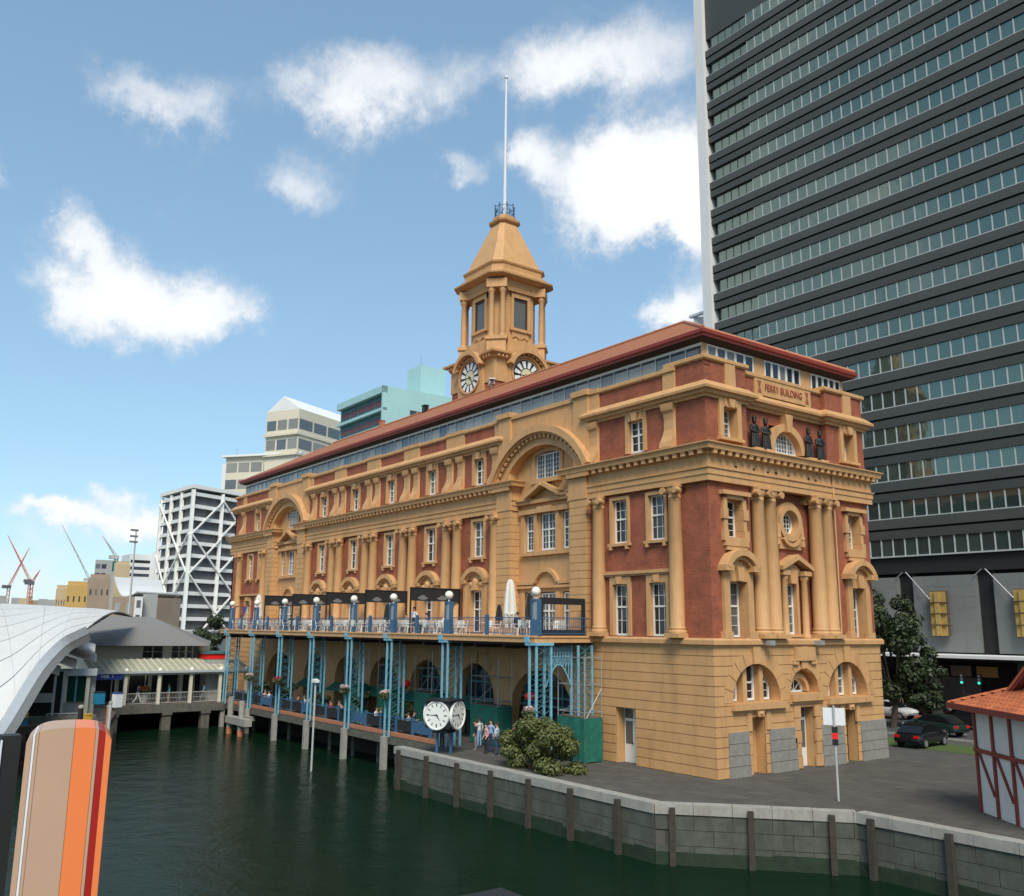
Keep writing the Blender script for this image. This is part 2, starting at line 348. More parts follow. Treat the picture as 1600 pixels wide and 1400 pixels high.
def thing(name, label, cat, loc=(0,0,0), rz=0, group=None):
    o = bpy.data.objects.new(name, None); COL.objects.link(o); o.location = loc; o.rotation_euler = (0,0,rz); o.empty_display_size = .3
    return tag(o, label, cat, group)
def struct(o): o['kind'] = 'structure'; return o
def copy_tree(o, parent=None):
    c = o.copy(); COL.objects.link(c)
    if parent: c.parent = parent
    for ch in [x for x in o.children]: copy_tree(ch, c)
    return c
CACHE = {}
def cached(key, fn):
    if key not in CACHE: CACHE[key] = fn()
    return CACHE[key]
def text_mesh(body, size, depth, m, align='CENTER'):
    cu = bpy.data.curves.new('lettering', 'FONT'); cu.body = body; cu.size = size; cu.extrude = depth / 2; cu.align_x = align; cu.align_y = 'CENTER'
    o = bpy.data.objects.new('lettering', cu); COL.objects.link(o)
    dg = bpy.context.evaluated_depsgraph_get(); me = bpy.data.meshes.new_from_object(o.evaluated_get(dg))
    COL.objects.unlink(o); bpy.data.objects.remove(o)
    me.materials.clear(); me.materials.append(MATS[m]); return me
# ------------------------------------------------------------------ ground, water, quay
def slab(name, poly, z0, z1, m):
    b = MB(); b.prism([(x, y, z0) for x, y in poly], [(x, y, z1) for x, y in poly]); return struct(b.obj(name, m))
wb = MB(); wb.add([(-3000,-3000,-2.3),(3000,-3000,-2.3),(3000,3000,-2.3),(-3000,3000,-2.3)], [(0,1,2,3)]); struct(wb.obj('water', 'water'))
slab('ground', [(-2500, -1.6), (-19, -1.6), (-19, -7.5), (3, -7.5), (9, -2), (60, -2), (60, 2500), (-2500, 2500)], -3.2, -.004, 'paving')
# quay wall: coping stones, stone facing blocks, weed band at the tide line and timber fenders
QP = [(-19.0, -1.62), (-19.0, -7.5), (3, -7.5), (9, -2), (60, -2)]
qw = MB(); qw.box(-19.02, -19.0, -7.4, -1.7, -3, -.3); qw = struct(qw.obj('quay_wall', 'quay_stone')); rq = random.Random(2)
for (xa, ya), (xb, yb) in zip(QP[1:], QP[2:]):
    a, c = Vector((xa, ya, 0)), Vector((xb, yb, 0)); Lq = min((c - a).length, 24); t_ = (c - a).normalized(); nq = Vector((t_.y, -t_.x, 0)); k = 0; s_ = 0
    while s_ < Lq - .05:
        w_ = min(1.6, Lq - s_); P = lambda q, d, z: tuple(a + t_ * q + nq * d + Vector((0, 0, z))); B = lambda q0, q1, d0, d1, z0, z1: MB().prism([P(q0, d0, z0), P(q1, d0, z0), P(q1, d0, z1), P(q0, d0, z1)], [P(q0, d1, z0), P(q1, d1, z0), P(q1, d1, z1), P(q0, d1, z1)])
        B(s_ + .01, s_ + w_ - .01, -.55, .10 + rq.uniform(0, .02), -.30, .10 + rq.uniform(-.006, .006)).obj('coping_stone', 'concrete', qw)
        for r_ in range(3): o_ = .8 * (r_ % 2); B(max(s_ + o_ + .012, .01), min(s_ + o_ + w_ - .012, Lq), -.02, .04 + rq.uniform(0, .02), -.92 - r_ * .62 + .012, -.31 - r_ * .62).obj('wall_block', 'quay_stone', qw)
        B(s_, s_ + w_, -.02, .075, -2.6, -1.75 + rq.uniform(-.08, .08)).obj('weed_band', 'tide_weed', qw)
        if k % 2 == 0: B(s_ + .6, s_ + .85, .06, .30, -3.0, -.02).obj('fender_timber', 'old_timber', qw)
        s_ += w_; k += 1
slab('road', [(-400, 27), (60, 27), (60, 40), (-400, 40)], -.2, 0.0, 'asphalt')
slab('pavement', [(-400, 40), (60, 40), (60, 47.5), (-400, 47.5)], -.2, .13, 'brick_paving')
slab('kerb', [(-400, 26.8), (60, 26.8), (60, 27), (-400, 27)], -.2, .12, 'concrete')
ln = MB()
for k in range(24):
    for yy in (31.2, 35.6): ln.box(-60 + k * 4.2, -58 + k * 4.2, yy, yy + .14, -.05, .006)
struct(ln.obj('lane_marking', 'line_white'))
gb = MB(); gb.box(-16, 4, 20.5, 24.5, -.1, .02); g_ = gb.obj('lawn', 'grass'); struct(g_)

# ------------------------------------------------------------------ FERRY BUILDING
FB = thing('ferry_building', 'four storey red brick and ochre plaster ferry building with a clock tower', 'building')
L_, W_ = 70.2, 14.8
def FL(u, d, z): return (-u, -d, z)
def FE(u, d, z): return (d, u, z)
def fbox(b, fr, u0, u1, z0, z1, d0, d1, m=0):
    r = lambda d: [fr(u0, d, z0), fr(u1, d, z0), fr(u1, d, z1), fr(u0, d, z1)]
    return b.prism(r(d0), r(d1), m)
def fprism(b, fr, poly, d0, d1, m=0): return b.prism([fr(u, d0, z) for u, z in poly], [fr(u, d1, z) for u, z in poly], m)
def arcpts(uc, zc, R, a0, a1, n): return [(uc + R * math.cos(a0 + (a1 - a0) * i / n), zc + R * math.sin(a0 + (a1 - a0) * i / n)) for i in range(n + 1)]
def ring(b, fr, uc, zc, R0, R1, a0, a1, d0, d1, n=18, m=0):
    fprism(b, fr, arcpts(uc, zc, R1, a0, a1, n) + arcpts(uc, zc, R0, a1, a0, n), d0, d1, m)
def part(b, name, mats, parent=FB, smooth=False): return b.obj(name, mats, parent, smooth)
def frame_rz(fr): return math.pi if fr is FL else -math.pi / 2
def sweep(b, path, prof, m=0):
    """profile (d, z) carried along a plan path, mitred; outward is right of travel"""
    P = [Vector((x, y)) for x, y in path]; n = len(P); rings = []
    for i in range(n):
        ns = []
        if i > 0: t = (P[i] - P[i-1]).normalized(); ns.append(Vector((t.y, -t.x)))
        if i < n - 1: t = (P[i+1] - P[i]).normalized(); ns.append(Vector((t.y, -t.x)))
        if len(ns) == 2: mv = (ns[0] + ns[1]); mv = mv / (1 + ns[0].dot(ns[1]))
        else: mv = ns[0]
        rings.append([(P[i].x + mv.x * d, P[i].y + mv.y * d, z) for d, z in prof])
    b.loft(rings, m); return b
def holes_wall(b, fr, u0, u1, z0, z1, holes, d=0., depth=.4, m=0):
    holes = [(h[0] - .06, h[1] + .06, h[2] - (.04 if h[2] > z0 + .1 else 0), h[3] + .06) for h in holes]
    us = sorted({u0, u1, *[h[k] for h in holes for k in (0, 1) if u0 < h[k] < u1]}); zs = sorted({z0, z1, *[h[k] for h in holes for k in (2, 3) if z0 < h[k] < z1]})
    for i in range(len(us) - 1):
        run = None
        for j in range(len(zs) - 1):
            cu, cz = (us[i] + us[i+1]) / 2, (zs[j] + zs[j+1]) / 2
            solid = not any(h[0] < cu < h[1] and h[2] < cz < h[3] for h in holes)
            if solid: run = (run[0], zs[j+1]) if run else (zs[j], zs[j+1])
            if run and (not solid or j == len(zs) - 2): fbox(b, fr, us[i], us[i+1], run[0], run[1], d - depth, d, m); run = None
    return b

# openings of the base storey: ('arch', centre, radius, spring) / ('rect', u0, u1, top)
def op_lr(o, z, extra=0.):
    if extra and o[0] == 'arch' and o[2] < 1.5: extra = .42
    if o[0] == 'rect': return (o[1], o[2]) if z < o[3] else None
    _, c, R, sp = o[:4]; R = R + extra
    lowz = o[4] if len(o) > 4 else -1
    if z < lowz: return None
    if z <= sp: return (c - R, c + R) if not extra else (c - R + extra, c + R - extra)
    if z >= sp + R: return None
    h = math.sqrt(max(R * R - (z - sp) ** 2, 0)); return (c - h, c + h)
def strips(u0, u1, z0, z1, ops, extra=0.):
    crit = sorted({z0, z1} | {t for o in ops for t in ([o[3]] if o[0] == 'rect' else [o[3] + o[2] + (0 if not extra else .72 if o[2] > 1.5 else .42), o[3]] + ([o[4]] if len(o) > 4 else [])) if z0 + .01 < t < z1 - .01})
    polys = []
    for za, zb in zip(crit, crit[1:]):
        k = 4; zz = [za + (zb - za) * i / k for i in range(k + 1)]; zm = (za + zb) / 2
        act = sorted([o for o in ops if op_lr(o, zm, extra)], key=lambda o: op_lr(o, zm, extra)[0]); left = [(u0, z) for z in zz]
        for o in act:
            rt = []; nx = []
            for z in zz:
                lr = op_lr(o, min(max(z, za + 1e-4), zb - 1e-4), extra) or ((o[1] + o[2]) / 2,) * 2 if o[0] == 'rect' else op_lr(o, min(max(z, za + 1e-4), zb - 1e-4), extra) or (o[1], o[1])
                rt.append((lr[0], z)); nx.append((lr[1], z))
            if max(r[0] for r in rt) - u0 > .02: polys.append(left + rt[::-1])
            left = nx
        polys.append(left + [(u1, z) for z in zz][::-1])
    return polys
ARCH_L = [('rect', 5.56, 7.15, 2.98), ('arch', 13.95, 3.3, 1.55)] + [('arch', 21.25 + 6.4 * k, 2.3, 2.6) for k in range(5)] + [('arch', 54.85, 3.3, 1.55), ('rect', 62, 63.6, 2.9)]
ARCH_E = [('arch', 3.2, 1.97, 3.62, 3.62), ('arch', 7.3, 1.28, 4.0, 3.95), ('arch', 11.4, 1.97, 3.62, 3.62), ('rect', 2.65, 3.75, 2.88), ('rect', 6.75, 8.1, 3.22), ('rect', 11.0, 12.1, 2.92)]
bw = MB()
for fr, Lx, ops in ((FL, L_, ARCH_L), (FE, W_, ARCH_E)):
    u0 = .15 if fr is FL else -.096
    for p in strips(u0 - .25 if fr is FL else u0, Lx, 0, 6.5, ops): fprism(bw, fr, p, -.75, .10 if fr is FL else .101)
part(bw, 'base_wall', 'ochre')
ch = .5
for fr, Lx, ops in ((FL, L_, ARCH_L), (FE, W_, ARCH_E)):
    for k in range(13):
        z0, z1 = k * ch + .022, (k + 1) * ch - .022
        u0 = -.146
        if k < 4 and fr is FE: pass
        for p in strips(u0, Lx + .15, z0, z1, ops, .72): b = MB(); fprism(b, fr, p, .08, .15); part(b, 'stone_course', 'ochre')
    for o in ops:
        if o[0] != 'arch': continue
        _, c, R, sp = o[:4]; nv = 11 if R > 1.5 else 7
        for i in range(nv):
            a0, a1 = math.pi * i / nv, math.pi * (i + 1) / nv; g = .018 / R
            b = MB(); key = i == nv // 2
            pts = arcpts(c, sp, R, a0 + g, a1 - g, 3); ext = .72 if R > 1.5 else .42; dz_ = 0 if R > 1.5 else .006; outer = arcpts(c, sp, R + ext, a1 - g, a0 + g, 3)
            fprism(b, fr, pts + (outer if not key else ([(c - .30, 6.49), (c + .30, 6.49)] if fr is FE else outer)), .07, (.15 if not key else .24) + dz_)
            part(b, 'voussoir', 'ochre')
# stone plinth along the end wall
for (a, c) in ((.75, 2.35), (4.05, 6.3), (8.6, 10.7), (12.4, W_ + .2)):
    for k, (za, zb) in enumerate(((0, .52), (.55, 1.05), (1.08, 1.62), (1.65, 2.2))):
        b = MB(); fbox(b, FE, a, c, za, zb, .1, .26 - .02 * k); part(b, 'plinth_block', 'plinth')
# body behind the facades
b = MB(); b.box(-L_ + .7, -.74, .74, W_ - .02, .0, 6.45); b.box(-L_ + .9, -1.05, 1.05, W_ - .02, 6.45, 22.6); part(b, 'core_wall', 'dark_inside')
b = MB(); b.box(-L_, -.03, W_ - .3, W_ - .004, 0, 21.4); b.box(-L_, -L_ + .3, .0, W_ - .3, 0, 21.4); part(b, 'rear_wall', 'brick')

# string course
def path_all(u_from=L_, back=True): return [(-L_, W_), (-L_, 0), (0, 0), (0, W_), (-3, W_)]
b = MB(); sweep(b, path_all(), [(-.2, 6.42), (.17, 6.42), (.20, 6.55), (.34, 6.58), (.34, 6.80), (.26, 6.90), (-.2, 6.90)]); part(b, 'string_course', 'ochre_trim')

# ---- windows
def window(fr, uc, z0, w, h, d=-.22, mull=1, rail=.44, munt=(3, 2), low=(3, 3), parent=FB):
    """white sash window: frame object with a pane child"""
    key = ('win', round(w, 2), round(h, 2), mull, rail, munt, low)
    def mk():
        f = MB(); t = .085
        f.box(-w/2, -w/2 + t, -.05, .05, 0, h); f.box(w/2 - t, w/2, -.05, .05, 0, h); f.box(-w/2 + t, w/2 - t, -.05, .05, h - t, h); f.box(-w/2 + t, w/2 - t, -.05, .07, 0, .12)
        zr = h * (1 - rail)
        if rail: f.box(-w/2 + t, w/2 - t, -.045, .055, zr - .05, zr + .05)
        for i in range(1, mull): x = -w/2 + w * i / mull; f.box(x - .05, x + .05, -.04, .052, .12, h - t)
        for (nx, nz), za, zb in ((munt, zr if rail else .1, h - t), (low, .1, zr if rail else .1)):
            if zb - za < .1: continue
            for i in range(1, nx * mull):
                if i % nx == 0: continue
                x = -w/2 + w * i / (nx * mull); f.box(x - .014, x + .014, -.03, .02, za, zb)
            for j in range(1, nz): z = za + (zb - za) * j / nz; f.box(-w/2 + t, w/2 - t, -.03, .018, z - .014, z + .014)
        p = MB(); p.box(-w/2 + .02, w/2 - .02, -.045, -.012, .02, h - .02)
        return f.mesh('window', ['white_frame']), p.mesh('pane', ['pane'])
    me, pm = cached(key, mk); x, y, z = fr(uc, d, z0)
    o = put('window', me, parent, (x, y, z), frame_rz(fr)); put('pane', pm, o); return o
def surround(fr, u0, u1, z0, z1, t=.22, d=.12, inner=-.35, head=None, name='window_surround', m='ochre_trim', sill=True):
    b = MB(); tt = head or t
    fbox(b, fr, u0 - t, u0, z0, z1 + tt, inner, d); fbox(b, fr, u1, u1 + t, z0, z1 + tt, inner, d); fbox(b, fr, u0, u1, z1, z1 + tt, inner, d)
    if sill: fbox(b, fr, u0 - t - .08, u1 + t + .08, z0 - .16, z0, inner, d + .12)
    fbox(b, fr, u0 + .12, u1 - .12, z0 - .02, z1 + .02, inner - .12, inner - .04) if False else None
    return part(b, name, m)

# ---- columns
def column_mesh(r=.40, z0=6.9, z1=15.1):
    def mk():
        b = MB(); H = z1 - z0; b.box(-r*1.32, r*1.32, -r*1.32, r*1.32, 0, .22)
        b.lathe([(r*1.28,.22),(r*1.3,.32),(r*1.08,.40),(r*1.14,.50),(r*1.0,.60),(r*1.0,H*.35),(r*.86,H-.75),(r*.94,H-.70),(r*.86,H-.64),(r*.86,H-.5)], n=16)
        c = MB(); c.box(-r*1.2, r*1.2, -r*1.2, r*1.2, H-.14, H); c.lathe([(r*.9,H-.52),(r*1.12,H-.34),(r*1.1,H-.14)], n=14)
        for sx in (-1, 1):
            for sy in (-1, 1): c.tube((sx*r*1.12, sy*r*.55, H-.34), (sx*r*1.12, sy*r*1.32, H-.34), .19, 10)
        return b.mesh('column', ['ochre_trim'], True), c.mesh('capital', ['ochre_trim'], True)
    return cached(('col', r, z0, z1), mk)
def column(fr, u, d, r=.40, z0=6.9, z1=15.1, name='column'):
    me, cm = column_mesh(r, z0, z1); o = put(name, me, FB, fr(u, d, z0), frame_rz(fr)); put('capital', cm, o)
for u in (2.2, 8.35, 18.95, 23.67, 25.11, 30.03, 31.47, 36.42, 37.86, 42.80, 44.24, 49.35, 60.3, 67.3): column(FL, u, .22)
for u in (4.0, 5.05, 9.3, 10.35): column(FE, u, .02, .43)

# ---- long facade brick wall with its openings
WIN2 = [3.75, 6.72, 21.25, 27.65, 34.05, 40.45, 46.85, 61.7, 64.7]
holes = []
for u in WIN2:
    w = .62 if (u < 9 or u > 60) else .68
    holes += [(u - w, u + w, 12.2, 14.75), (u - w, u + w, 6.92, 9.85)]
ATT = [5.27, 21.25, 27.65, 34.05, 40.45, 46.85, 63.3]
holes += [(u - .6, u + .6, 17.4, 19.28) for u in ATT]
for u0, u1 in ((0.0, 9.4), (18.5, 50.3), (59.4, L_)):
    for za, zb in ((6.88, 15.15), (17.0, 19.85)): b = MB(); holes_wall(b, FL, u0, u1, za, zb, holes); part(b, 'brick_wall', 'brick')
for a, c, za, zb, hl, dd, dp in ((.4, 3.4, 6.88, 15.15, [(1.25, 2.7, 6.92, 9.85), (1.3, 2.65, 12.2, 14.25)], 0, .6), (11.0, W_, 6.88, 15.15, [(12.4, 13.75, 6.92, 9.9), (12.45, 13.75, 12.2, 14.25)], 0, .6),
        (.4, 3.4, 17.0, 19.85, [(1.3, 2.5, 17.6, 19.35)], 0, .6), (10.9, W_, 17.0, 19.85, [(12.5, 13.6, 17.65, 19.35)], 0, .6),
        (3.3, 11.05, 6.88, 15.15, [(6.75, 7.75, 7.1, 9.92), (6.5, 8.05, 12.6, 14.2)], -.5, .4), (3.3, 10.95, 17.0, 19.85, [(5.95, 8.5, 17.45, 19.0)], -.42, .4)):
    b = MB(); holes_wall(b, FE, a, c, za, zb, hl, dd, dp); part(b, 'brick_wall', 'brick')

for u in WIN2:
    near = u < 9 or u > 60; w = .62 if near else .68
    window(FL, u, 12.2, 2*w, 2.55, mull=2 if not near else 1, munt=(1, 2) if not near else (3, 2), low=(1, 2) if not near else (3, 2))
    surround(FL, u - w, u + w, 12.2, 14.75, .20, .10)
    for s in (-1, 1): b = MB(); fbox(b, FL, u + s * (w + .05) - .10, u + s * (w + .05) + .10, 11.84, 12.035, 0, .22); part(b, 'sill_bracket', 'ochre_light')
    window(FL, u, 6.95, 2*w, 2.9, munt=(3, 2) if near else (1, 2), low=(3, 2) if near else (1, 2), mull=1 if near else 2)
    if near:
        surround(FL, u - w, u + w, 6.95, 9.85, .24, .12, head=.42, sill=False)
        b = MB(); fprism(b, FL, [(u - .16, 9.87), (u + .16, 9.87), (u + .24, 10.28), (u - .24, 10.28)], .1, .24); part(b, 'keystone', 'ochre_light')
    else:
        surround(FL, u - w, u + w, 6.95, 9.85, .42, .16, head=.55, sill=False)
        b = MB()
        for s in (-1, 1): fbox(b, FL, u + s * 1.32 - .24, u + s * 1.32 + .24, 10.38, 10.66, -.02, .42); fbox(b, FL, u + s * 1.30 - .15, u + s * 1.30 + .15, 6.92, 10.38, -.02, .26)
        ring(b, FL, u, 9.72, 1.46, 1.80, R_(32), R_(148), -.02, .46, 16); ring(b, FL, u, 9.72, 1.32, 1.458, R_(40), R_(140), -.02, .26, 14)
        part(b, 'arched_hood', 'ochre_trim')
        b = MB(); fprism(b, FL, arcpts(u, 9.72, 1.32, R_(42), R_(138), 12), -.02, .10); b.ball(FL(u, .1, 10.45), .34, 10, 6); b.ball(FL(u - .62, .1, 10.30), .22, 8, 5); b.ball(FL(u + .62, .1, 10.30), .22, 8, 5); fbox(b, FL, u - .2, u + .2, 9.9, 10.5, .1, .42)
        part(b, 'carved_cartouche', 'ochre_light', smooth=True)
b = MB(); fbox(b, FL, 2.45, 8.1, 10.40, 10.58, -.02, .26); fbox(b, FL, 2.45, 8.1, 10.30, 10.40, -.02, .16); part(b, 'window_entablature', 'ochre_trim')
b = MB(); fbox(b, FL, 60.2, 66.9, 10.40, 10.58, -.02, .26); part(b, 'window_entablature', 'ochre_trim')
for u in ATT:
    window(FL, u, 17.4, 1.2, 1.88, mull=2, rail=.45, munt=(1, 2), low=(1, 2)); surround(FL, u - .6, u + .6, 17.4, 19.28, .26, .10, head=.48, sill=False)
    b = MB(); fprism(b, FL, [(u - .15, 19.26), (u + .15, 19.26), (u + .27, 19.76), (u - .27, 19.76)], .08, .26)
    for s in (-1, 1): fprism(b, FL, [(u + s*.36, 19.3), (u + s*.52, 19.3), (u + s*.62, 19.74), (u + s*.40, 19.74)], .08, .16)
    part(b, 'keystone', 'ochre_light')
# scrolled attic brackets
def bracket_mesh():
    prof = [(0, 0), (.46, 0), (.50, .18), (.44, .45), (.26, .80), (.15, 1.2), (.13, 1.75), (.18, 2.15), (.30, 2.30), (.34, 2.50), (.34, 2.7), (0, 2.7)]
    b = MB(); w = [.44, .44, .46, .46, .42, .37, .36, .38, .42, .45, .45, .45]
    b.prism([(-w[i], p[0], p[1]) for i, p in enumerate(prof)], [(w[i], p[0], p[1]) for i, p in enumerate(prof)]); return b.mesh('attic_bracket', ['ochre_trim'])
for u in (2.6, 8.9, 19.2, 23.62, 25.12, 30.0, 31.5, 36.4, 37.9, 42.78, 44.28, 48.9, 60.1, 67.3):
    put('attic_bracket', cached('brk', bracket_mesh), FB, FL(u, -.02, 17.08), math.pi)

# ---- main entablature, in three runs broken by the two arched bays
ENT = [(-.3, 15.1), (.24, 15.1), (.24, 15.42), (.29, 15.44), (.29, 15.72), (.36, 15.78), (.36, 15.84), (.22, 15.86), (.22, 16.44), (.30, 16.5), (-.3, 16.5)]
COR = [(-.3, 16.5), (.34, 16.5), (.34, 16.72), (.66, 16.74), (.68, 16.86), (.72, 16.96), (.80, 17.04), (.80, 17.10), (-.3, 17.16)]
RUNS = [[(-11.0, 1.0), (-11.0, 0), (0, 0), (0, W_), (-3, W_)], [(-51.75, 1.0), (-51.75, 0), (-17.15, 0), (-17.15, 1.0)], [(-L_, W_), (-L_, 0), (-58.0, 0), (-58.0, 1.0)]]
CORN = []
for r in RUNS:
    b = MB(); sweep(b, r, ENT); part(b, 'entablature', 'ochre'); b = MB(); sweep(b, r, COR); CORN.append(part(b, 'cornice', 'ochre_trim'))
def dent_mesh():
    b = MB(); b.box(-.14, .14, .30, .60, -.235, -.005); b.box(-.155, .155, .30, .63, -.06, -.004); return b.mesh('dentil', ['ochre_light'])
dm = cached('dent', dent_mesh)
def dentils(fr, u0, u1, par):
    n = int(round((u1 - u0) / .60))
    for i in range(n): put('dentil', dm, par, fr(u0 + (u1 - u0) * (i + .5) / n, 0, 16.735), frame_rz(fr))
dentils(FL, -.3, 11.1, CORN[0]); dentils(FE, -.3, W_ + .3, CORN[0]); dentils(FL, 17.1, 51.8, CORN[1]); dentils(FL, 58.0, L_ + .3, CORN[2])

# ---- attic cornice, ledge and parapet
C2 = [(-.3, 19.72), (.12, 19.72), (.16, 19.86), (.30, 19.9), (.34, 20.06), (.52, 20.1), (.54, 20.24), (.12, 20.62), (-.3, 20.64)]
for r in ([(-9.3, .8), (-9.3, 0), (0, 0), (0, 3.4), (-.35, 3.4), (-.35, 10.9), (0, 10.9), (0, W_), (-3, W_)], [(-50.2, .8), (-50.2, 0), (-18.6, 0), (-18.6, .8)], [(-L_, W_), (-L_, 0), (-59.5, 0), (-59.5, .8)]):
    b = MB(); sweep(b, r, C2); part(b, 'attic_cornice', 'ochre_trim')
b = MB(); fbox(b, FL, 18.6, 50.2, 20.6, 21.40, -.45, .02); fbox(b, FL, 0, 9.4, 20.6, 21.55, -.45, .02); fbox(b, FL, 59.4, L_, 20.6, 21.45, -.45, .02)
fbox(b, FL, 0, 2.7, 21.5, 21.80, -.45, .021)
fbox(b, FE, .45, 3.4, 20.6, 21.80, -.45, .02); fbox(b, FE, 10.9, W_, 20.6, 21.8, -.45, .02); fbox(b, FE, 3.4, 10.9, 20.6, 21.62, -.75, -.33)
part(b, 'parapet_wall', 'brick')
CAP = lambda z: [(-.5, z), (.10, z), (.18, z + .08), (.18, z + .26), (.08, z + .32), (-.5, z + .32)]
for r, z in (([(-18.6, 0), (-50.2, 0)][::-1], 21.40), ([(-9.4, 0), (-2.7, 0)], 21.52), ([(-2.7, .3), (-2.7, 0), (0, 0), (0, 3.4), (-.5, 3.4)], 21.80), ([(-.5, 10.9), (0, 10.9), (0, W_), (-3, W_)], 21.80), ([(-.35, 3.35), (-.35, 10.95)], 21.60), ([(-L_, 6), (-L_, 0), (-59.4, 0)], 21.45)):
    b = MB(); sweep(b, r, CAP(z)); part(b, 'parapet_cap', 'ochre_trim')
for u0, u1, z1 in ((2.1, 3.0, 21.5), (8.4, 9.5, 21.5), (18.6, 19.3, 21.4), (23.2, 25.6, 21.4), (29.6, 32.0, 21.4), (36.0, 38.35, 21.4), (42.4, 44.7, 21.4), (49.4, 50.2, 21.4), (59.5, 60.5, 21.4), (66.9, 67.8, 21.4)):
    b = MB(); fbox(b, FL, u0, u1, 20.45, z1 + .1, -.2, .13); fbox(b, FL, u0 - .05, u1 + .05, z1 + .1, z1 + .36, -.2, .22); part(b, 'parapet_pier', 'ochre')
for u in (2.0, 13.1):
    b = MB(); fbox(b, FE, u - .42, u + .42, 20.45, 21.85, -.1, .14); part(b, 'parapet_pier', 'ochre')
# name panel on the end parapet
b = MB(); fbox(b, FE, 4.55, 9.85, 20.50, 21.66, -.4, -.22); fbox(b, FE, 5.2, 9.2, 20.62, 20.72, -.25, -.10); part(b, 'name_panel', 'ochre_trim')
for u in (4.95, 9.45):
    b = MB(); fprism(b, FE, [(u - .16, 20.80), (u + .16, 20.80), (u + .05, 21.15), (u + .16, 21.5), (u - .16, 21.5), (u - .05, 21.15)], -.23, -.19); part(b, 'panel_ornament', 'sign_red')
tm = text_mesh('FERRY BUILDING', .60, .05, 'sign_red'); t = put('lettering', tm, FB); t.rotation_euler = (R_(90), 0, R_(90)); t.location = FE(7.2, -.20, 21.16); t.scale = (.78, 1, 1)

for k, (u, w) in enumerate(((2.05, .22), (3.57, .16), (4.79, .2), (5.54, .22), (6.64, .2), (8.58, .2), (9.26, .2))):
    b = MB(); fbox(b, FE, u - w/2, u + w/2, 15.98, 16.10 + .04 * (k % 2), .2, .226); part(b, 'frieze_vent', 'soffit')
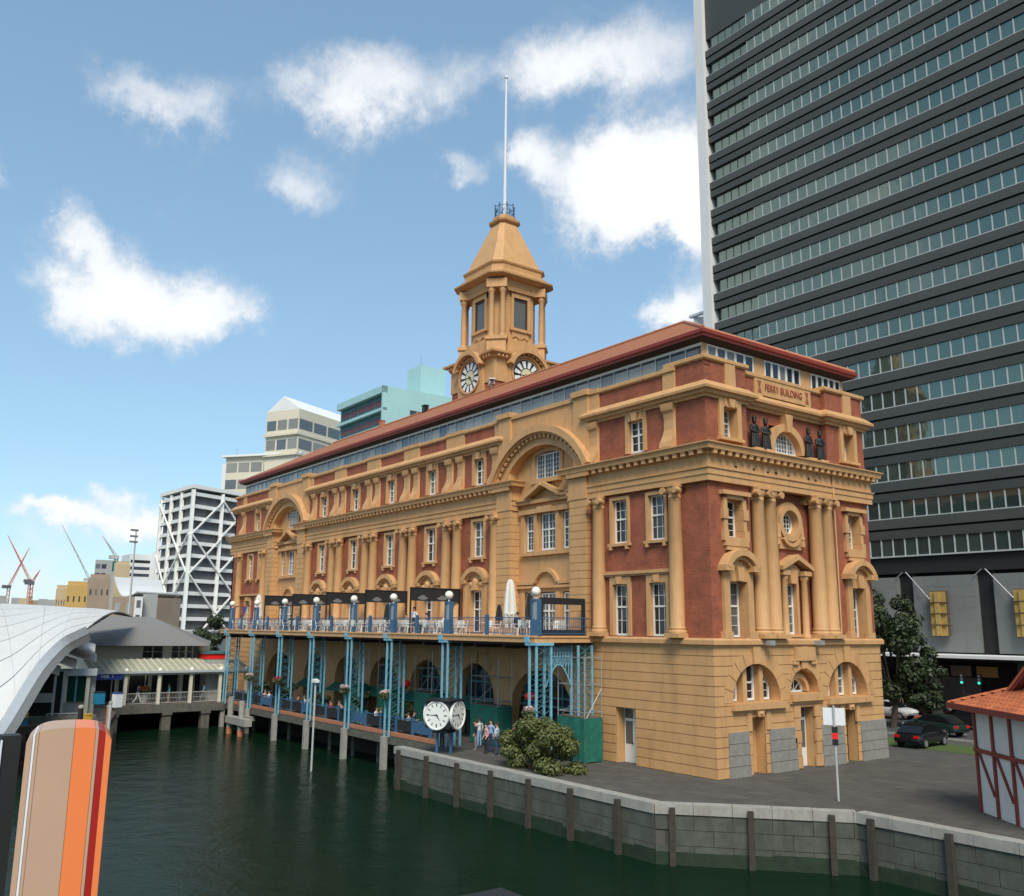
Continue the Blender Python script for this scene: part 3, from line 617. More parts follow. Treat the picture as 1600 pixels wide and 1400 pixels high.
# ---- the two arched bays of the long facade
def arch_bay(uc):
    for s in (-1, 1):
        for k in range(17):
            z0 = 6.92 + k * .482; b = MB(); a, c = sorted((uc + s * 3.05, uc + s * 4.62)); fbox(b, FL, a, c, z0, z0 + .45, -.5, .36); fbox(b, FL, a + .03, c - .03, z0 + .45, z0 + .482, -.5, .31); part(b, 'pier_course', 'ochre')
        b = MB(); a, c = sorted((uc + s * 3.0, uc + s * 4.66)); fbox(b, FL, a, c, 15.11, 16.45, -.5, .40); part(b, 'pier_block', 'ochre')
        b = MB(); a, c = sorted((uc + s * 3.35, uc + s * 4.70)); fbox(b, FL, a, c, 17.12, 21.62, -.4, .27); fbox(b, FL, a - .1, c + .1, 21.62, 21.98, -.45, .42); part(b, 'parapet_pier', 'ochre')
    # recessed panel with two triple windows and the tympanum window
    ww = [(-1.92, .74), (0, 1.42), (1.92, .74)]
    hl = [(uc + o - w/2, uc + o + w/2, 12.3, 14.72) for o, w in ww] + [(uc + o - w/2, uc + o + w/2, 6.95, 9.55) for o, w in ww] + [(uc - 1.32, uc + 1.32, 17.0, 18.75)]
    b = MB(); holes_wall(b, FL, uc - 3.06, uc + 3.06, 6.9, 17.0, hl, -.40, .4); part(b, 'recessed_wall', 'ochre')
    b = MB(); holes_wall(b, FL, uc - 4.6, uc + 4.6, 17.0, 19.5, hl, -.41, .4); part(b, 'tympanum', 'ochre')
    for o, w in ww:
        window(FL, uc + o, 12.3, w, 2.42, -.55, mull=2 if w > 1 else 1, munt=(2, 2), low=(2, 3)); window(FL, uc + o, 6.95, w, 2.6, -.55, mull=2 if w > 1 else 1, munt=(2, 2), low=(2, 3))
    b = MB(); fbox(b, FL, uc - 2.65, uc + 2.65, 11.98, 12.22, -.45, -.16); part(b, 'window_sill', 'ochre_trim')
    for o in (-2.5, -1.12, 1.12, 2.5):
        b = MB(); fbox(b, FL, uc + o - .17, uc + o + .17, 12.22, 14.75, -.45, -.24); part(b, 'window_pilaster', 'ochre_trim'); b = MB(); fbox(b, FL, uc + o - .15, uc + o + .15, 6.95, 9.6, -.45, -.26); part(b, 'window_pilaster', 'ochre_trim')
    b = MB(); fbox(b, FL, uc - 2.8, uc - .75, 14.75, 15.05, -.45, -.12); fbox(b, FL, uc + .75, uc + 2.8, 14.75, 15.05, -.45, -.12); fbox(b, FL, uc - .75, uc + .75, 14.75, 15.15, -.45, -.02)
    part(b, 'window_lintel', 'ochre_trim')
    # entablature across the recess with an open pediment
    b = MB(); fbox(b, FL, uc - 3.0, uc + 3.0, 15.42, 15.66, -.45, -.08); fbox(b, FL, uc - 3.0, uc - 1.4, 15.66, 15.82, -.45, .05); fbox(b, FL, uc + 1.4, uc + 3.0, 15.66, 15.82, -.45, .05)
    for s in (-1, 1): fprism(b, FL, [(uc + s*1.75, 15.7), (uc + s*1.75, 15.98), (uc + s*.12, 16.72), (uc + s*.02, 16.50)], -.45, .28)
    fbox(b, FL, uc - 1.5, uc + 1.5, 16.70, 16.98, -.45, -.02)
    part(b, 'open_pediment', 'ochre_trim')
    # middle arch moulding and its bands
    b = MB(); fbox(b, FL, uc - 3.0, uc - 1.25, 10.10, 10.32, -.45, -.18); fbox(b, FL, uc + 1.25, uc + 3.0, 10.10, 10.32, -.45, -.18); ring(b, FL, uc, 9.75, 1.14, 1.36, R_(22), R_(158), -.45, -.16, 16); fbox(b, FL, uc - 3.0, uc + 3.0, 9.86, 10.02, -.45, -.2)
    part(b, 'arch_moulding', 'ochre_trim')
    window(FL, uc, 17.0, 2.6, 1.72, -.55, mull=3, rail=0, munt=(3, 5), low=(1, 1))
    b = MB(); ring(b, FL, uc, 14.6, 4.22, 4.62, R_(71.5), R_(108.5), -.7, -.30, 10); fbox(b, FL, uc - 1.6, uc - 1.3, 17.0, 18.7, -.6, -.30); fbox(b, FL, uc + 1.3, uc + 1.6, 17.0, 18.7, -.6, -.30); part(b, 'window_surround', 'ochre_trim')
    # great segmental arch
    zc = 14.52; lim = lambda R: math.asin((17.06 - zc) / R)
    b = MB(); ring(b, FL, uc, zc, 5.42, 5.86, lim(5.42), math.pi - lim(5.42), -.4, .78, 28); ring(b, FL, uc, zc, 5.30, 5.422, lim(5.3), math.pi - lim(5.3), -.4, .62, 28); ar = part(b, 'great_arch', 'ochre_trim')
    b = MB(); ring(b, FL, uc, zc, 4.62, 5.302, lim(4.8), math.pi - lim(4.8), -.42, .30, 28); part(b, 'arch_soffit', 'ochre')
    n = 24
    for i in range(n):
        a = lim(5.2) + (math.pi - 2 * lim(5.2)) * (i + .5) / n; da = .5 * .22 / 5.2; q = MB(); fprism(q, FL, arcpts(uc, zc, 5.08, a - da, a + da, 1) + arcpts(uc, zc, 5.305, a + da, a - da, 1), .29, .52); q.obj('dentil', 'ochre_light', ar)
    b = MB(); pts = [(uc + 4.64, 21.45), (uc + 4.64, 17.06)] + arcpts(uc, zc, 5.2, lim(5.2), math.pi - lim(5.2), 24) + [(uc - 4.64, 17.06), (uc - 4.64, 21.45)]
    pts = [(uc + 4.64, 21.45)] + [p for p in arcpts(uc, zc, 5.2, lim(5.2), math.pi - lim(5.2), 40) if abs(p[0] - uc) < 4.6] + [(uc - 4.64, 21.45)]
    fprism(b, FL, pts, -.4, .08); fbox(b, FL, uc - 3.4, uc + 3.4, 21.45, 21.72, -.45, .2); part(b, 'arch_spandrel', 'ochre')
    for s in (-1, 1):
        b = MB(); c = uc + s * 4.0; fbox(b, FL, c - .98, c + .98, 16.46, 16.98, -.4, .62); part(b, 'arch_impost', 'ochre_trim')
    # rainwater pipe beside the bay
    b = MB(); b.tube(FL(uc - 2.85, -.22, 6.9), FL(uc - 2.85, -.22, 16.9), .05, 6); part(b, 'downpipe', 'ochre')
arch_bay(13.95); arch_bay(54.85)

# ---- end facade
for u, w in ((1.98, 1.45), (13.08, 1.35)):
    b = MB()
    window(FE, u, 6.95, w, 2.92, -.52, munt=(2, 2), low=(2, 3))
    fbox(b, FE, u - w/2 - .45, u - w/2, 6.9, 10.45, -.6, .20); fbox(b, FE, u + w/2, u + w/2 + .45, 6.9, 10.45, -.6, .20); fbox(b, FE, u - w/2, u + w/2, 9.86, 10.45, -.6, .16)
    fbox(b, FE, u - w/2 - .62, u - w/2 + .05, 6.9, 7.25, .0, .28); fbox(b, FE, u + w/2 - .05, u + w/2 + .62, 6.9, 7.25, 0, .28)
    part(b, 'window_surround', 'ochre_trim')
    b = MB(); ring(b, FE, u, 10.02, 1.18, 1.52, R_(24), R_(156), 0, .62, 16); ring(b, FE, u, 10.02, 1.0, 1.182, R_(26), R_(154), 0, .40, 16); fprism(b, FE, arcpts(u, 10.02, 1.0, R_(25), R_(155), 12), 0, .14)
    for s in (-1, 1): fbox(b, FE, u + s * 1.12 - .32, u + s * 1.12 + .32, 10.38, 10.68, 0, .6)
    fprism(b, FE, [(u - .18, 9.88), (u + .18, 9.88), (u + .26, 10.6), (u - .26, 10.6)], .1, .38); part(b, 'arched_hood', 'ochre_trim')
    # second floor window with blocked surround
    w2 = 1.28 if u < 5 else 1.22; window(FE, u, 12.2, w2, 2.05, -.52, munt=(2, 2), low=(2, 3)); b = MB()
    for s in (-1, 1):
        for k in range(4): o = .40 if k % 2 == 0 else .29; a, c = sorted((u + s * w2/2, u + s * (w2/2 + o))); fbox(b, FE, a, c, 12.0 + k * .58, 12.58 + k * .58 - .01, -.6, .20 if k % 2 == 0 else .14)
    fbox(b, FE, u - w2/2 - .02, u + w2/2 + .02, 14.26, 14.46, -.6, .18); fbox(b, FE, u - w2/2 - .5, u + w2/2 + .5, 14.46, 14.68, 0, .34); fbox(b, FE, u - w2/2 - .3, u + w2/2 + .3, 11.72, 12.19, -.6, .24); fbox(b, FE, u - w2/2 - .2, u + w2/2 + .2, 11.50, 11.72, 0, .2)
    part(b, 'window_surround', 'ochre_trim')
for u, w in ((1.9, 1.15), (13.05, 1.08)):
    window(FE, u, 17.62, w, 1.72, -.52, munt=(2, 2), low=(2, 3)); surround(FE, u - w/2, u + w/2, 17.62, 19.34, .34, .14, inner=-.6, head=.46)
    b = MB(); fprism(b, FE, [(u - .15, 19.32), (u + .15, 19.32), (u + .26, 19.8), (u - .26, 19.8)], .1, .30)
    for s in (-1, 1): fprism(b, FE, [(u + s*.34, 19.4), (u + s*.48, 19.4), (u + s*.56, 19.78), (u + s*.38, 19.78)], .1, .2)
    part(b, 'keystone', 'ochre_light')
# centre: pedimented window, round window, lunette
u = 7.25
window(FE, u, 7.12, .96, 2.8, -.72, munt=(2, 2), low=(2, 3)); surround(FE, u - .48, u + .48, 7.12, 9.92, .2, -.38, inner=-.8, head=.7)
for s in (-1, 1):
    b = MB(); c = FE(u + s * .92, -.18, 6.9); b.lathe([(.26, 6.92), (.26, 7.1), (.2, 7.18), (.19, 8.6), (.17, 10.1), (.24, 10.2), (.24, 10.4)], (c[0], c[1]), 12); part(b, 'colonnette', 'ochre_trim', smooth=True)
b = MB()
for s in (-1, 1): fbox(b, FE, u + s * .98 - .34, u + s * .98 + .34, 10.40, 10.66, -.5, .10); fprism(b, FE, [(u + s*1.42, 10.66), (u + s*1.42, 10.90), (u, 11.58), (u, 11.28)], -.5, .22)
fprism(b, FE, [(u - .9, 10.6), (u + .9, 10.6), (u, 11.2)], -.5, -.24); fprism(b, FE, [(u - .28, 9.95), (u + .28, 9.95), (u + .4, 10.7), (u - .4, 10.7)], -.5, -.14); part(b, 'pediment', 'ochre_trim')
b = MB(); ring(b, FE, u, 13.4, .74, 1.06, 0, 2 * math.pi, -.85, -.18, 32); ring(b, FE, u, 13.4, 1.06, 1.22, R_(-20), R_(200), -.5, -.28, 24); fprism(b, FE, [(u - 1.05, 11.9), (u + 1.05, 11.9), (u + 1.2, 12.5), (u + .9, 12.8), (u - .9, 12.8), (u - 1.2, 12.5)], -.5, -.34)
for s in (-1, 1): b.tube(FE(u + s * 1.15, -.3, 12.1), FE(u + s * 1.02, -.3, 13.3), .16, 8); b.ball(FE(u + s * 1.1, -.3, 12.55), .2, 8, 5)
ring(b, FE, u, 13.0, .78, .98, R_(215), R_(325), -.5, -.12, 12); part(b, 'wreath_surround', 'ochre_trim')
def disc_window(b2, p2, fr, u, zc, R, d):
    ring(b2, fr, u, zc, R - .09, R, 0, 2 * math.pi, d - .04, d + .05, 28)
    for k in range(-2, 3): h = math.sqrt(max(R * R - (k * .25) ** 2, .01)); fbox(b2, fr, u + k * .25 - .018, u + k * .25 + .018, zc - h + .02, zc + h - .02, d - .02, d + .02); fbox(b2, fr, u - h + .02, u + h - .02, zc + k * .25 - .018, zc + k * .25 + .018, d - .019, d + .019)
    fprism(p2, fr, arcpts(u, zc, R - .02, 0, 2 * math.pi, 28)[:-1], d - .06, d - .03)
f = MB(); p = MB(); disc_window(f, p, FE, u, 13.4, .75, -.72); o = part(f, 'round_window', 'white_frame'); p.obj('pane', 'pane', o)
f = MB(); p = MB(); R = 1.28; zc = 17.52; d = -.62
ring(f, FE, u, zc, R - .09, R, 0, math.pi, d - .04, d + .06, 20); fbox(f, FE, u - R, u + R, zc - .1, zc + .06, d - .04, d + .07)
for k in range(-4, 5):
    big = k in (-2, 2); h = math.sqrt(max(R * R - (k * .26) ** 2, .02)); t = .05 if big else .016; fbox(f, FE, u + k * .26 - t, u + k * .26 + t, zc + .06, zc + h - .05, d - .02, d + (.04 if big else .02))
for k in range(1, 5): z = zc + k * .27; h = math.sqrt(max(R * R - (z - zc) ** 2, .01)); fbox(f, FE, u - h + .05, u + h - .05, z - .016, z + .016, d - .02, d + .019)
fprism(p, FE, arcpts(u, zc, R - .02, 0, math.pi, 20), d - .06, d - .03); o = part(f, 'lunette_window', 'white_frame'); p.obj('pane', 'pane', o)
b = MB(); ring(b, FE, u, 17.5, 1.28, 1.72, 0, math.pi, -.8, -.12, 22); fprism(b, FE, [(u - .2, 18.7), (u + .2, 18.7), (u + .34, 19.75), (u - .34, 19.75)], -.5, .06); part(b, 'lunette_arch', 'ochre_trim')
b = MB(); fprism(b, FE, [(u - 1.29, 19.02), (u + 1.29, 19.02)] + arcpts(u, 17.5, 1.29, 0.05, math.pi - .05, 16)[::1], -.83, -.40) if False else None
# statue pedestals
for k, su in enumerate((4.05, 5.05, 9.05, 10.2)):
    b = MB(); fbox(b, FE, su - .36, su + .36, 17.1, 17.36, -.38, .34); part(b, 'statue_pedestal', 'ochre_light')
# base storey windows of the end wall: mullioned thermal windows, sills, keystones, doors
for c in (3.2, 11.4):
    f = MB(); p = MB()
    for o, w, h in ((-1.35, .8, 1.25), (0, .95, 1.75), (1.35, .8, 1.25)):
        a, e = c + o - w/2, c + o + w/2; top = lambda x: 3.66 + math.sqrt(max(1.9 ** 2 - (x - c) ** 2, .01))
        pts = [(a, 3.66), (e, 3.66)] + [(e - (e - a) * i / 6, max(top(e - (e - a) * i / 6), 3.7)) for i in range(7)]; fprism(p, FE, pts, -.62, -.59)
        for x in (a, e): fbox(f, FE, x - .05, x + .05, 3.66, max(top(x), 3.75), -.6, -.5)
        fbox(f, FE, a, e, 3.66, 3.78, -.6, -.49); fbox(f, FE, a, e, 4.55, 4.65, -.6, -.5)
        fbox(f, FE, c + o - .016, c + o + .016, 3.78, 3.66 + h, -.6, -.55)
        for z in (4.15,): fbox(f, FE, a, e, z - .016, z + .016, -.6, -.55)
        for i in range(6):
            q0, q1 = pts[2 + i], pts[3 + i]
            if max(q0[1], q1[1]) > 3.9: f.prism([FE(q0[0], -.6, q0[1]), FE(q1[0], -.6, q1[1]), FE(q1[0], -.6, q1[1] - .09), FE(q0[0], -.6, q0[1] - .09)], [FE(q0[0], -.5, q0[1]), FE(q1[0], -.5, q1[1]), FE(q1[0], -.5, q1[1] - .09), FE(q0[0], -.5, q0[1] - .09)])
    o = part(f, 'thermal_window', 'white_frame'); p.obj('pane', 'pane', o)
    for o in (-.68, .68): b = MB(); fbox(b, FE, c + o - .16, c + o + .16, 3.6, 3.62 + math.sqrt(1.97 ** 2 - .68 ** 2), -.7, -.12); part(b, 'window_mullion', 'ochre_trim')
    b = MB(); fbox(b, FE, c - 2.15, c + 2.15, 3.28, 3.60, 0, .42); fbox(b, FE, c - 2.1, c + 2.1, 3.2, 3.28, 0, .3); part(b, 'window_sill', 'ochre_trim')
    b = MB(); fprism(b, FE, [(c - .2, 2.9), (c + .2, 2.9), (c + .34, 3.28), (c - .34, 3.28)], .1, .34); b.ball(FE(c, .34, 3.08), .12, 8, 5)
    for s in (-1, 1): fbox(b, FE, c + s * .78 - .18, c + s * .78 + .18, 2.2, 3.2, .1, .22)
    part(b, 'keystone', 'ochre_light')
b = MB(); p = MB(); ring(b, FE, 7.3, 4.0, .74, .98, R_(0), R_(180), -.7, -.25, 16); fbox(b, FE, 5.9, 8.7, 3.55, 3.93, -.1, .40); fbox(b, FE, 5.85, 8.75, 3.42, 3.56, -.1, .28); part(b, 'door_hood', 'ochre_trim')
f = MB(); fprism(p, FE, arcpts(7.3, 4.0, .74, 0, math.pi, 14), -.68, -.64); ring(f, FE, 7.3, 4.0, .64, .74, 0, math.pi, -.64, -.55, 14); fbox(f, FE, 6.56, 8.04, 3.96, 4.06, -.64, -.55)
for a in (45, 90, 135): f.bar(FE(7.3, -.6, 4.0), FE(7.3 + .7 * math.cos(R_(a)), -.6, 4 + .7 * math.sin(R_(a))), .03, .03)
o = part(f, 'fanlight', 'white_frame'); p.obj('pane', 'pane', o)
b = MB(); fprism(b, FE, arcpts(7.3, 4.0, 1.28, 0, math.pi, 18) + arcpts(7.3, 4.0, .96, math.pi, 0, 18), -.72, -.5); part(b, 'arch_soffit', 'ochre')
b = MB(); fbox(b, FE, 6.4, 8.2, 5.7, 6.44, .1, .34); fbox(b, FE, 6.25, 6.7, 5.5, 5.75, .1, .3); fbox(b, FE, 7.9, 8.35, 5.5, 5.75, .1, .3); part(b, 'carved_panel', 'ochre_trim')
for s, mm in ((6.45, 0), (8.3, 0)):
    b = MB()
    for k in range(5): fbox(b, FE, s - (.22 if k % 2 else .28), s + (.22 if k % 2 else .28), .05 + k * .66, .05 + k * .66 + .62, .1, .22)
    part(b, 'door_surround', 'ochre_trim')
def door(fr, u0, u1, h, d, m='white_frame', pane=True):
    b = MB(); fbox(b, fr, u0 + .02, u1 - .02, .0, h, d - .06, d); o = part(b, 'door', m)
    if pane:
        q = MB(); n = 2; w = (u1 - u0) / n
        for i in range(n): fbox(q, fr, u0 + i * w + .12, u0 + (i + 1) * w - .12, 1.0, h - .75, d - .01, d + .012); fbox(q, fr, u0 + i * w + .08, u0 + (i + 1) * w - .08, h - .6, h - .1, d - .01, d + .012)
        q.obj('pane', 'pane', o)
    k = MB(); k.ball(fr((u0 + u1) / 2 + .1, d + .05, 1.05), .05, 6, 4); k.obj('handle', 'black_metal', o)
door(FL, 5.56, 7.15, 2.98, -.52); door(FE, 2.65, 3.75, 2.88, -.5, 'ochre', False); door(FE, 6.75, 8.1, 3.2, -.5); door(FE, 11.0, 12.1, 2.92, -.5, 'black_metal', False)
for uu, z in ((3.9, 6.72), (8.3, 6.72)):
    b = MB(); b.box(.3, .75, uu - .2, uu + .2, 6.55, 6.8); b.tube((.2, uu, 6.6), (.45, uu, 6.66), .05); part(b, 'floodlight', 'steel')
b = MB(); b.tube(FE(10.86, .3, 7), FE(10.86, .3, 17), .055, 6); b.tube(FE(10.9, .27, 15.1), FE(10.9, .27, 16.6), .05, 6); part(b, 'downpipe', 'ochre')

# ---- shopfronts behind the arches under the balcony
for o in ARCH_L:
    if o[0] != 'arch': continue
    _, c, R, sp = o
    f = MB(); q = MB(); fprism(q, FL, [(c - R, 0), (c + R, 0)] + arcpts(c, sp, R, 0, math.pi, 16), -.72, -.68)
    for k in range(-2, 3): x = k * R / 2.6; fbox(f, FL, c + x - .06, c + x + .06, 0, sp + math.sqrt(R * R - x * x) - .03, -.68, -.58)
    for z in (2.5, sp + R * .45): h = R if z < sp else math.sqrt(R * R - (z - sp) ** 2); fbox(f, FL, c - h + .02, c + h - .02, z - .07, z + .07, -.68, -.57)
    ob = part(f, 'shopfront', 'teal_dark'); q.obj('pane', 'pane', ob)
    if R < 3: q = MB(); q.prism([FL(c - R * .95, .16, 2.55), FL(c + R * .95, .16, 2.55), FL(c + R * .95, 1.1, 1.95), FL(c - R * .95, 1.1, 1.95)], [FL(c - R * .95, .16, 2.5), FL(c + R * .95, .16, 2.5), FL(c + R * .95, 1.1, 1.90), FL(c - R * .95, 1.1, 1.90)]); part(q, 'shop_awning', 'green_net')

# ---- clerestory, eaves, hipped roof
cb = .75
b = MB(); fbox(b, FL, cb, L_ - cb, 21.2, 21.75, -cb - .1, -cb); fbox(b, FL, cb, L_ - cb, 22.92, 23.12, -cb - .1, -cb + .03); part(b, 'clerestory_rail', 'white_frame')
b = MB()
for a, e in ((.75, 1.1), (5.15, 6.15), (9.6, 10.7), (W_ - 1.0, W_ - .7)): fbox(b, FE, a, e, 21.2, 23.1, -cb - .3, -cb + .02)
fbox(b, FE, .75, W_ - .7, 21.2, 21.8, -cb - .3, -cb); part(b, 'clerestory_wall', 'ochre_light')
n = 58; w = (L_ - 2 * cb) / n
def cl_mesh(w, dark):
    f = MB(); f.box(-w/2, -w/2 + .05, -.04, .05, 0, 1.2); f.box(w/2 - .03, w/2, -.04, .05, 0, 1.2); f.box(-w/2 + .05, w/2 - .03, -.04, .04, 1.06, 1.2, 2); f.box(-w/2 + .05, w/2 - .03, -.03, .0, .0, 1.06, 1); return f.mesh('clerestory_window', ['steel', 'pane' if dark else 'clerestory_glass', 'black_metal' if not dark else 'white_frame'])
for i in range(n): put('clerestory_window', cached('cl', lambda: cl_mesh(w, False)), FB, FL(cb + w * (i + .5), -cb, 21.74), math.pi)
for a, e, k in ((1.1, 5.15, 5), (6.15, 9.6, 5), (10.7, W_ - 1.0, 5)):
    ww = (e - a) / k
    for i in range(k):
        f = MB(); x0, x1 = a + ww * i, a + ww * (i + 1); fbox(f, FE, x0, x0 + .09, 21.78, 23.08, -cb - .05, -cb + .05); fbox(f, FE, x1 - .09, x1, 21.78, 23.08, -cb - .05, -cb + .05); fbox(f, FE, x0 + .09, x1 - .09, 22.98, 23.08, -cb - .05, -cb + .05); fbox(f, FE, x0 + .09, x1 - .09, 21.8, 22.98, -cb - .04, -cb, 1); part(f, 'clerestory_window', ['white_frame', 'pane'])
ex = -.15; EZ = .26
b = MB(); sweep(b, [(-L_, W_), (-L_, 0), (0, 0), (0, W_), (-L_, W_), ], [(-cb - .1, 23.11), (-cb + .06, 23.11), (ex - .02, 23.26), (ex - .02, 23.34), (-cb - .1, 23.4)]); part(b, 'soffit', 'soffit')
b = MB(); sweep(b, [(-L_, W_), (-L_, 0), (0, 0), (0, W_), (-L_, W_)], [(ex - .25, 23.34), (ex, 23.26), (ex + .02, 23.40), (ex + .12, 23.44), (ex + .14, 23.62), (ex + .05, 23.68), (ex - .3, 23.66)]); part(b, 'gutter', 'fascia')
r0 = [(-L_ - ex, -ex, 23.67), (ex, -ex, 23.67), (ex, W_ + ex, 23.67), (-L_ - ex, W_ + ex, 23.67)]; rz = 27.65; hx = 8.0 + ex
b = MB(); b.add(r0 + [(-L_ - ex + hx + 1, W_/2, rz), (ex - hx, W_/2, rz)], [(0, 1, 5, 4), (1, 2, 5), (2, 3, 4, 5), (3, 0, 4), (0, 3, 2, 1)]); rf = part(b, 'roof', 'roof_tile')
q = MB(); q.tube((ex - hx, W_/2, rz + .03), (-L_ - ex + hx + 1, W_/2, rz + .03), .13, 8); q.tube((ex - hx, W_/2, rz + .03), (ex, -ex, 23.72), .12, 8); q.tube((ex - hx, W_/2, rz + .03), (ex, W_ + ex, 23.72), .12, 8); q.obj('ridge_tiles', 'terracotta_edge', rf)
# vents and a camera on the roof
for xx, yy, mm in ((-41, 7.2, 'black_metal'), (-49.5, 7.2, 'terracotta_edge')):
    q = MB(); zz = rz + .1; q.box(xx - .25, xx + .25, yy - .22, yy + .22, zz - .3, zz + .38); q.box(xx - .3, xx + .3, yy - .27, yy + .27, zz + .38, zz + .45); q.obj('roof_vent', mm, rf)

# ---- clock tower
TX, TY = -34.5, 11.6
tw = bpy.data.objects.new('clock_tower', None); COL.objects.link(tw); tw.parent = FB; tw.location = (TX, TY, -2.94); tw.scale = (1.12, 1.12, 1.10)
def sq(h, c=0.): return [(h, -h + c), (h, h - c), (h - c, h), (-h + c, h), (-h, h - c), (-h, -h + c), (-h + c, -h), (h - c, -h)] if c else [(h, -h), (h, h), (-h, h), (-h, -h)]
def lv(prof, c, b, m=0): b.loft([[(x, y, z) for x, y in sq(h, c(h) if callable(c) else c)] for h, z in prof], m)
def tp(b, name, mats, smooth=False): return b.obj(name, mats, tw, smooth)
b = MB(); lv([(3.02, 21), (3.02, 28.85)], 0, b); tp(b, 'brick_shaft', 'brick')
b = MB(); lv([(3.10, 28.82), (3.10, 30.75)], 0, b); tp(b, 'clock_stage', 'ochre')
def four(fn):
    for k in range(4):
        a = k * math.pi / 2; ca, sa = math.cos(a), math.sin(a)
        fn(lambda u, d, z, ca=ca, sa=sa: (u * ca + d * sa, u * sa - d * ca, z), k)      # outward is -Y for k = 0
dn = MB()
def clk(fr, k):
    b = MB(); fprism(b, fr, [(-1.75, 27.7), (1.75, 27.7), (1.75, 29.8)] + arcpts(0, 29.75, 1.72, 0, math.pi, 18) + [(-1.75, 29.8)], 2.9, 3.28); tp(b, 'clock_surround', 'ochre')
    b = MB(); ring(b, fr, 0, 29.75, 1.72, 2.05, R_(18), R_(162), 2.9, 3.78, 18); ring(b, fr, 0, 29.75, 1.40, 1.56, 0, 2 * math.pi, 3.27, 3.40, 28); tp(b, 'clock_hood', 'ochre_trim')
    for i in range(9): a = R_(26 + 128 * i / 8); q = MB(); fprism(q, fr, arcpts(0, 29.75, 1.58, a - .05, a + .05, 1) + arcpts(0, 29.75, 1.74, a + .05, a - .05, 1), 3.27, 3.6); tp(q, 'dentil', 'ochre_light')
    for s in (-1, 1):
        x0, x1 = sorted((s * 1.9, s * 3.1)); cor = MB(); fbox(cor, fr, x0, x1, 30.75, 31.02, 2.9, 3.32); tp(cor, 'cornice_bed', 'ochre_trim')
        for i in range(3): x = s * (2.15 + .38 * i); dn = MB(); fbox(dn, fr, x - .1, x + .1, 30.80, 31.0, 3.3, 3.5); tp(dn, 'dentil', 'ochre_light')
    # dial: dark ring, pale sectors between the numerals, hands at quarter to five
    q = MB(); zc = 29.62; R = 1.34; fprism(q, fr, arcpts(0, zc, R, 0, 2 * math.pi, 36)[:-1], 3.27, 3.31, 1); fprism(q, fr, arcpts(0, zc, R * .44, 0, 2 * math.pi, 20)[:-1], 3.31, 3.325, 2)
    for i in range(12):
        a = 2 * math.pi * (i + .5) / 12; w0, w1 = .16, .155; fprism(q, fr, arcpts(0, zc, R * .50, a - w0, a + w0, 2) + arcpts(0, zc, R * .93, a + w1, a - w1, 3), 3.31, 3.325, 0)
    for ang, ln_, wd in ((180, .92, .05), (-52, .62, .075)):
        a = R_(ang); dx, dz = math.cos(a), math.sin(a); sgn = -1 if True else 1
        pts = [(-dz * wd, dx * wd), (dx * R * ln_ , dz * R * ln_), (dz * wd, -dx * wd), (-dx * .25, -dz * .25)]
        mir = -1 if fr(1, 0, 0)[0] * 1 < -.5 else 1
        fprism(q, fr, [(x, zc + z) for x, z in pts], 3.325, 3.345, 1)
    tp(q, 'clock_face', ['clock_face', 'clock_dark', 'tower_clock_mid'])
four(clk)
for sx in (-1, 1):
    for sy in (-1, 1):
        pth = [(sx * 1.7, sy * 3.1), (sx * 3.1, sy * 3.1), (sx * 3.1, sy * 1.7)]
        if sx * sy > 0: pth = pth[::-1] 
        if sy * sx > 0: pass
        cor = MB(); sweep(cor, pth, [(-.4, 31.0), (.32, 31.02), (.52, 31.1), (.54, 31.26), (.1, 31.42), (-.4, 31.45)]); tp(cor, 'clock_cornice', 'ochre_trim')
b = MB(); lv([(2.75, 30.6), (2.75, 32.75)], lambda h: .5, b); tp(b, 'belfry_base', 'ochre')
for sx in (-1, 1):
    for sy in (-1, 1):
        b = MB(); a = Vector((sx, sy)).normalized(); t = Vector((-a.y, a.x)); c = a * 3.42
        def pl(r0, r1, hw): return [c + a * r0 + t * hw, c + a * r1 + t * hw, c + a * r1 - t * hw, c + a * r0 - t * hw]
        for hw, r1, z0, z1, nm in ((.78, .18, 31.2, 32.5, 'corner_pedestal'), (.9, .3, 32.5, 32.78, 'pedestal_cap'), (.84, .24, 37.02, 37.75, 'corner_block')): b = MB(); b.prism([(p.x, p.y, z0) for p in pl(-1.1, r1, hw)], [(p.x, p.y, z1) for p in pl(-1.1, r1, hw)]); tp(b, nm, 'ochre')
        for s in (-1, 1):
            p = c + t * s * .46 - a * .12; q = MB(); q.lathe([(.31, 32.78), (.31, 32.92), (.24, 33.0), (.245, 34.4), (.205, 36.55), (.26, 36.65), (.30, 36.8), (.32, 37.02)], (p.x, p.y), 14); tp(q, 'belfry_column', 'ochre_trim', True)
b = MB(); lv([(2.32, 32.7), (2.32, 37.1)], lambda h: .95, b); tp(b, 'belfry', 'ochre')
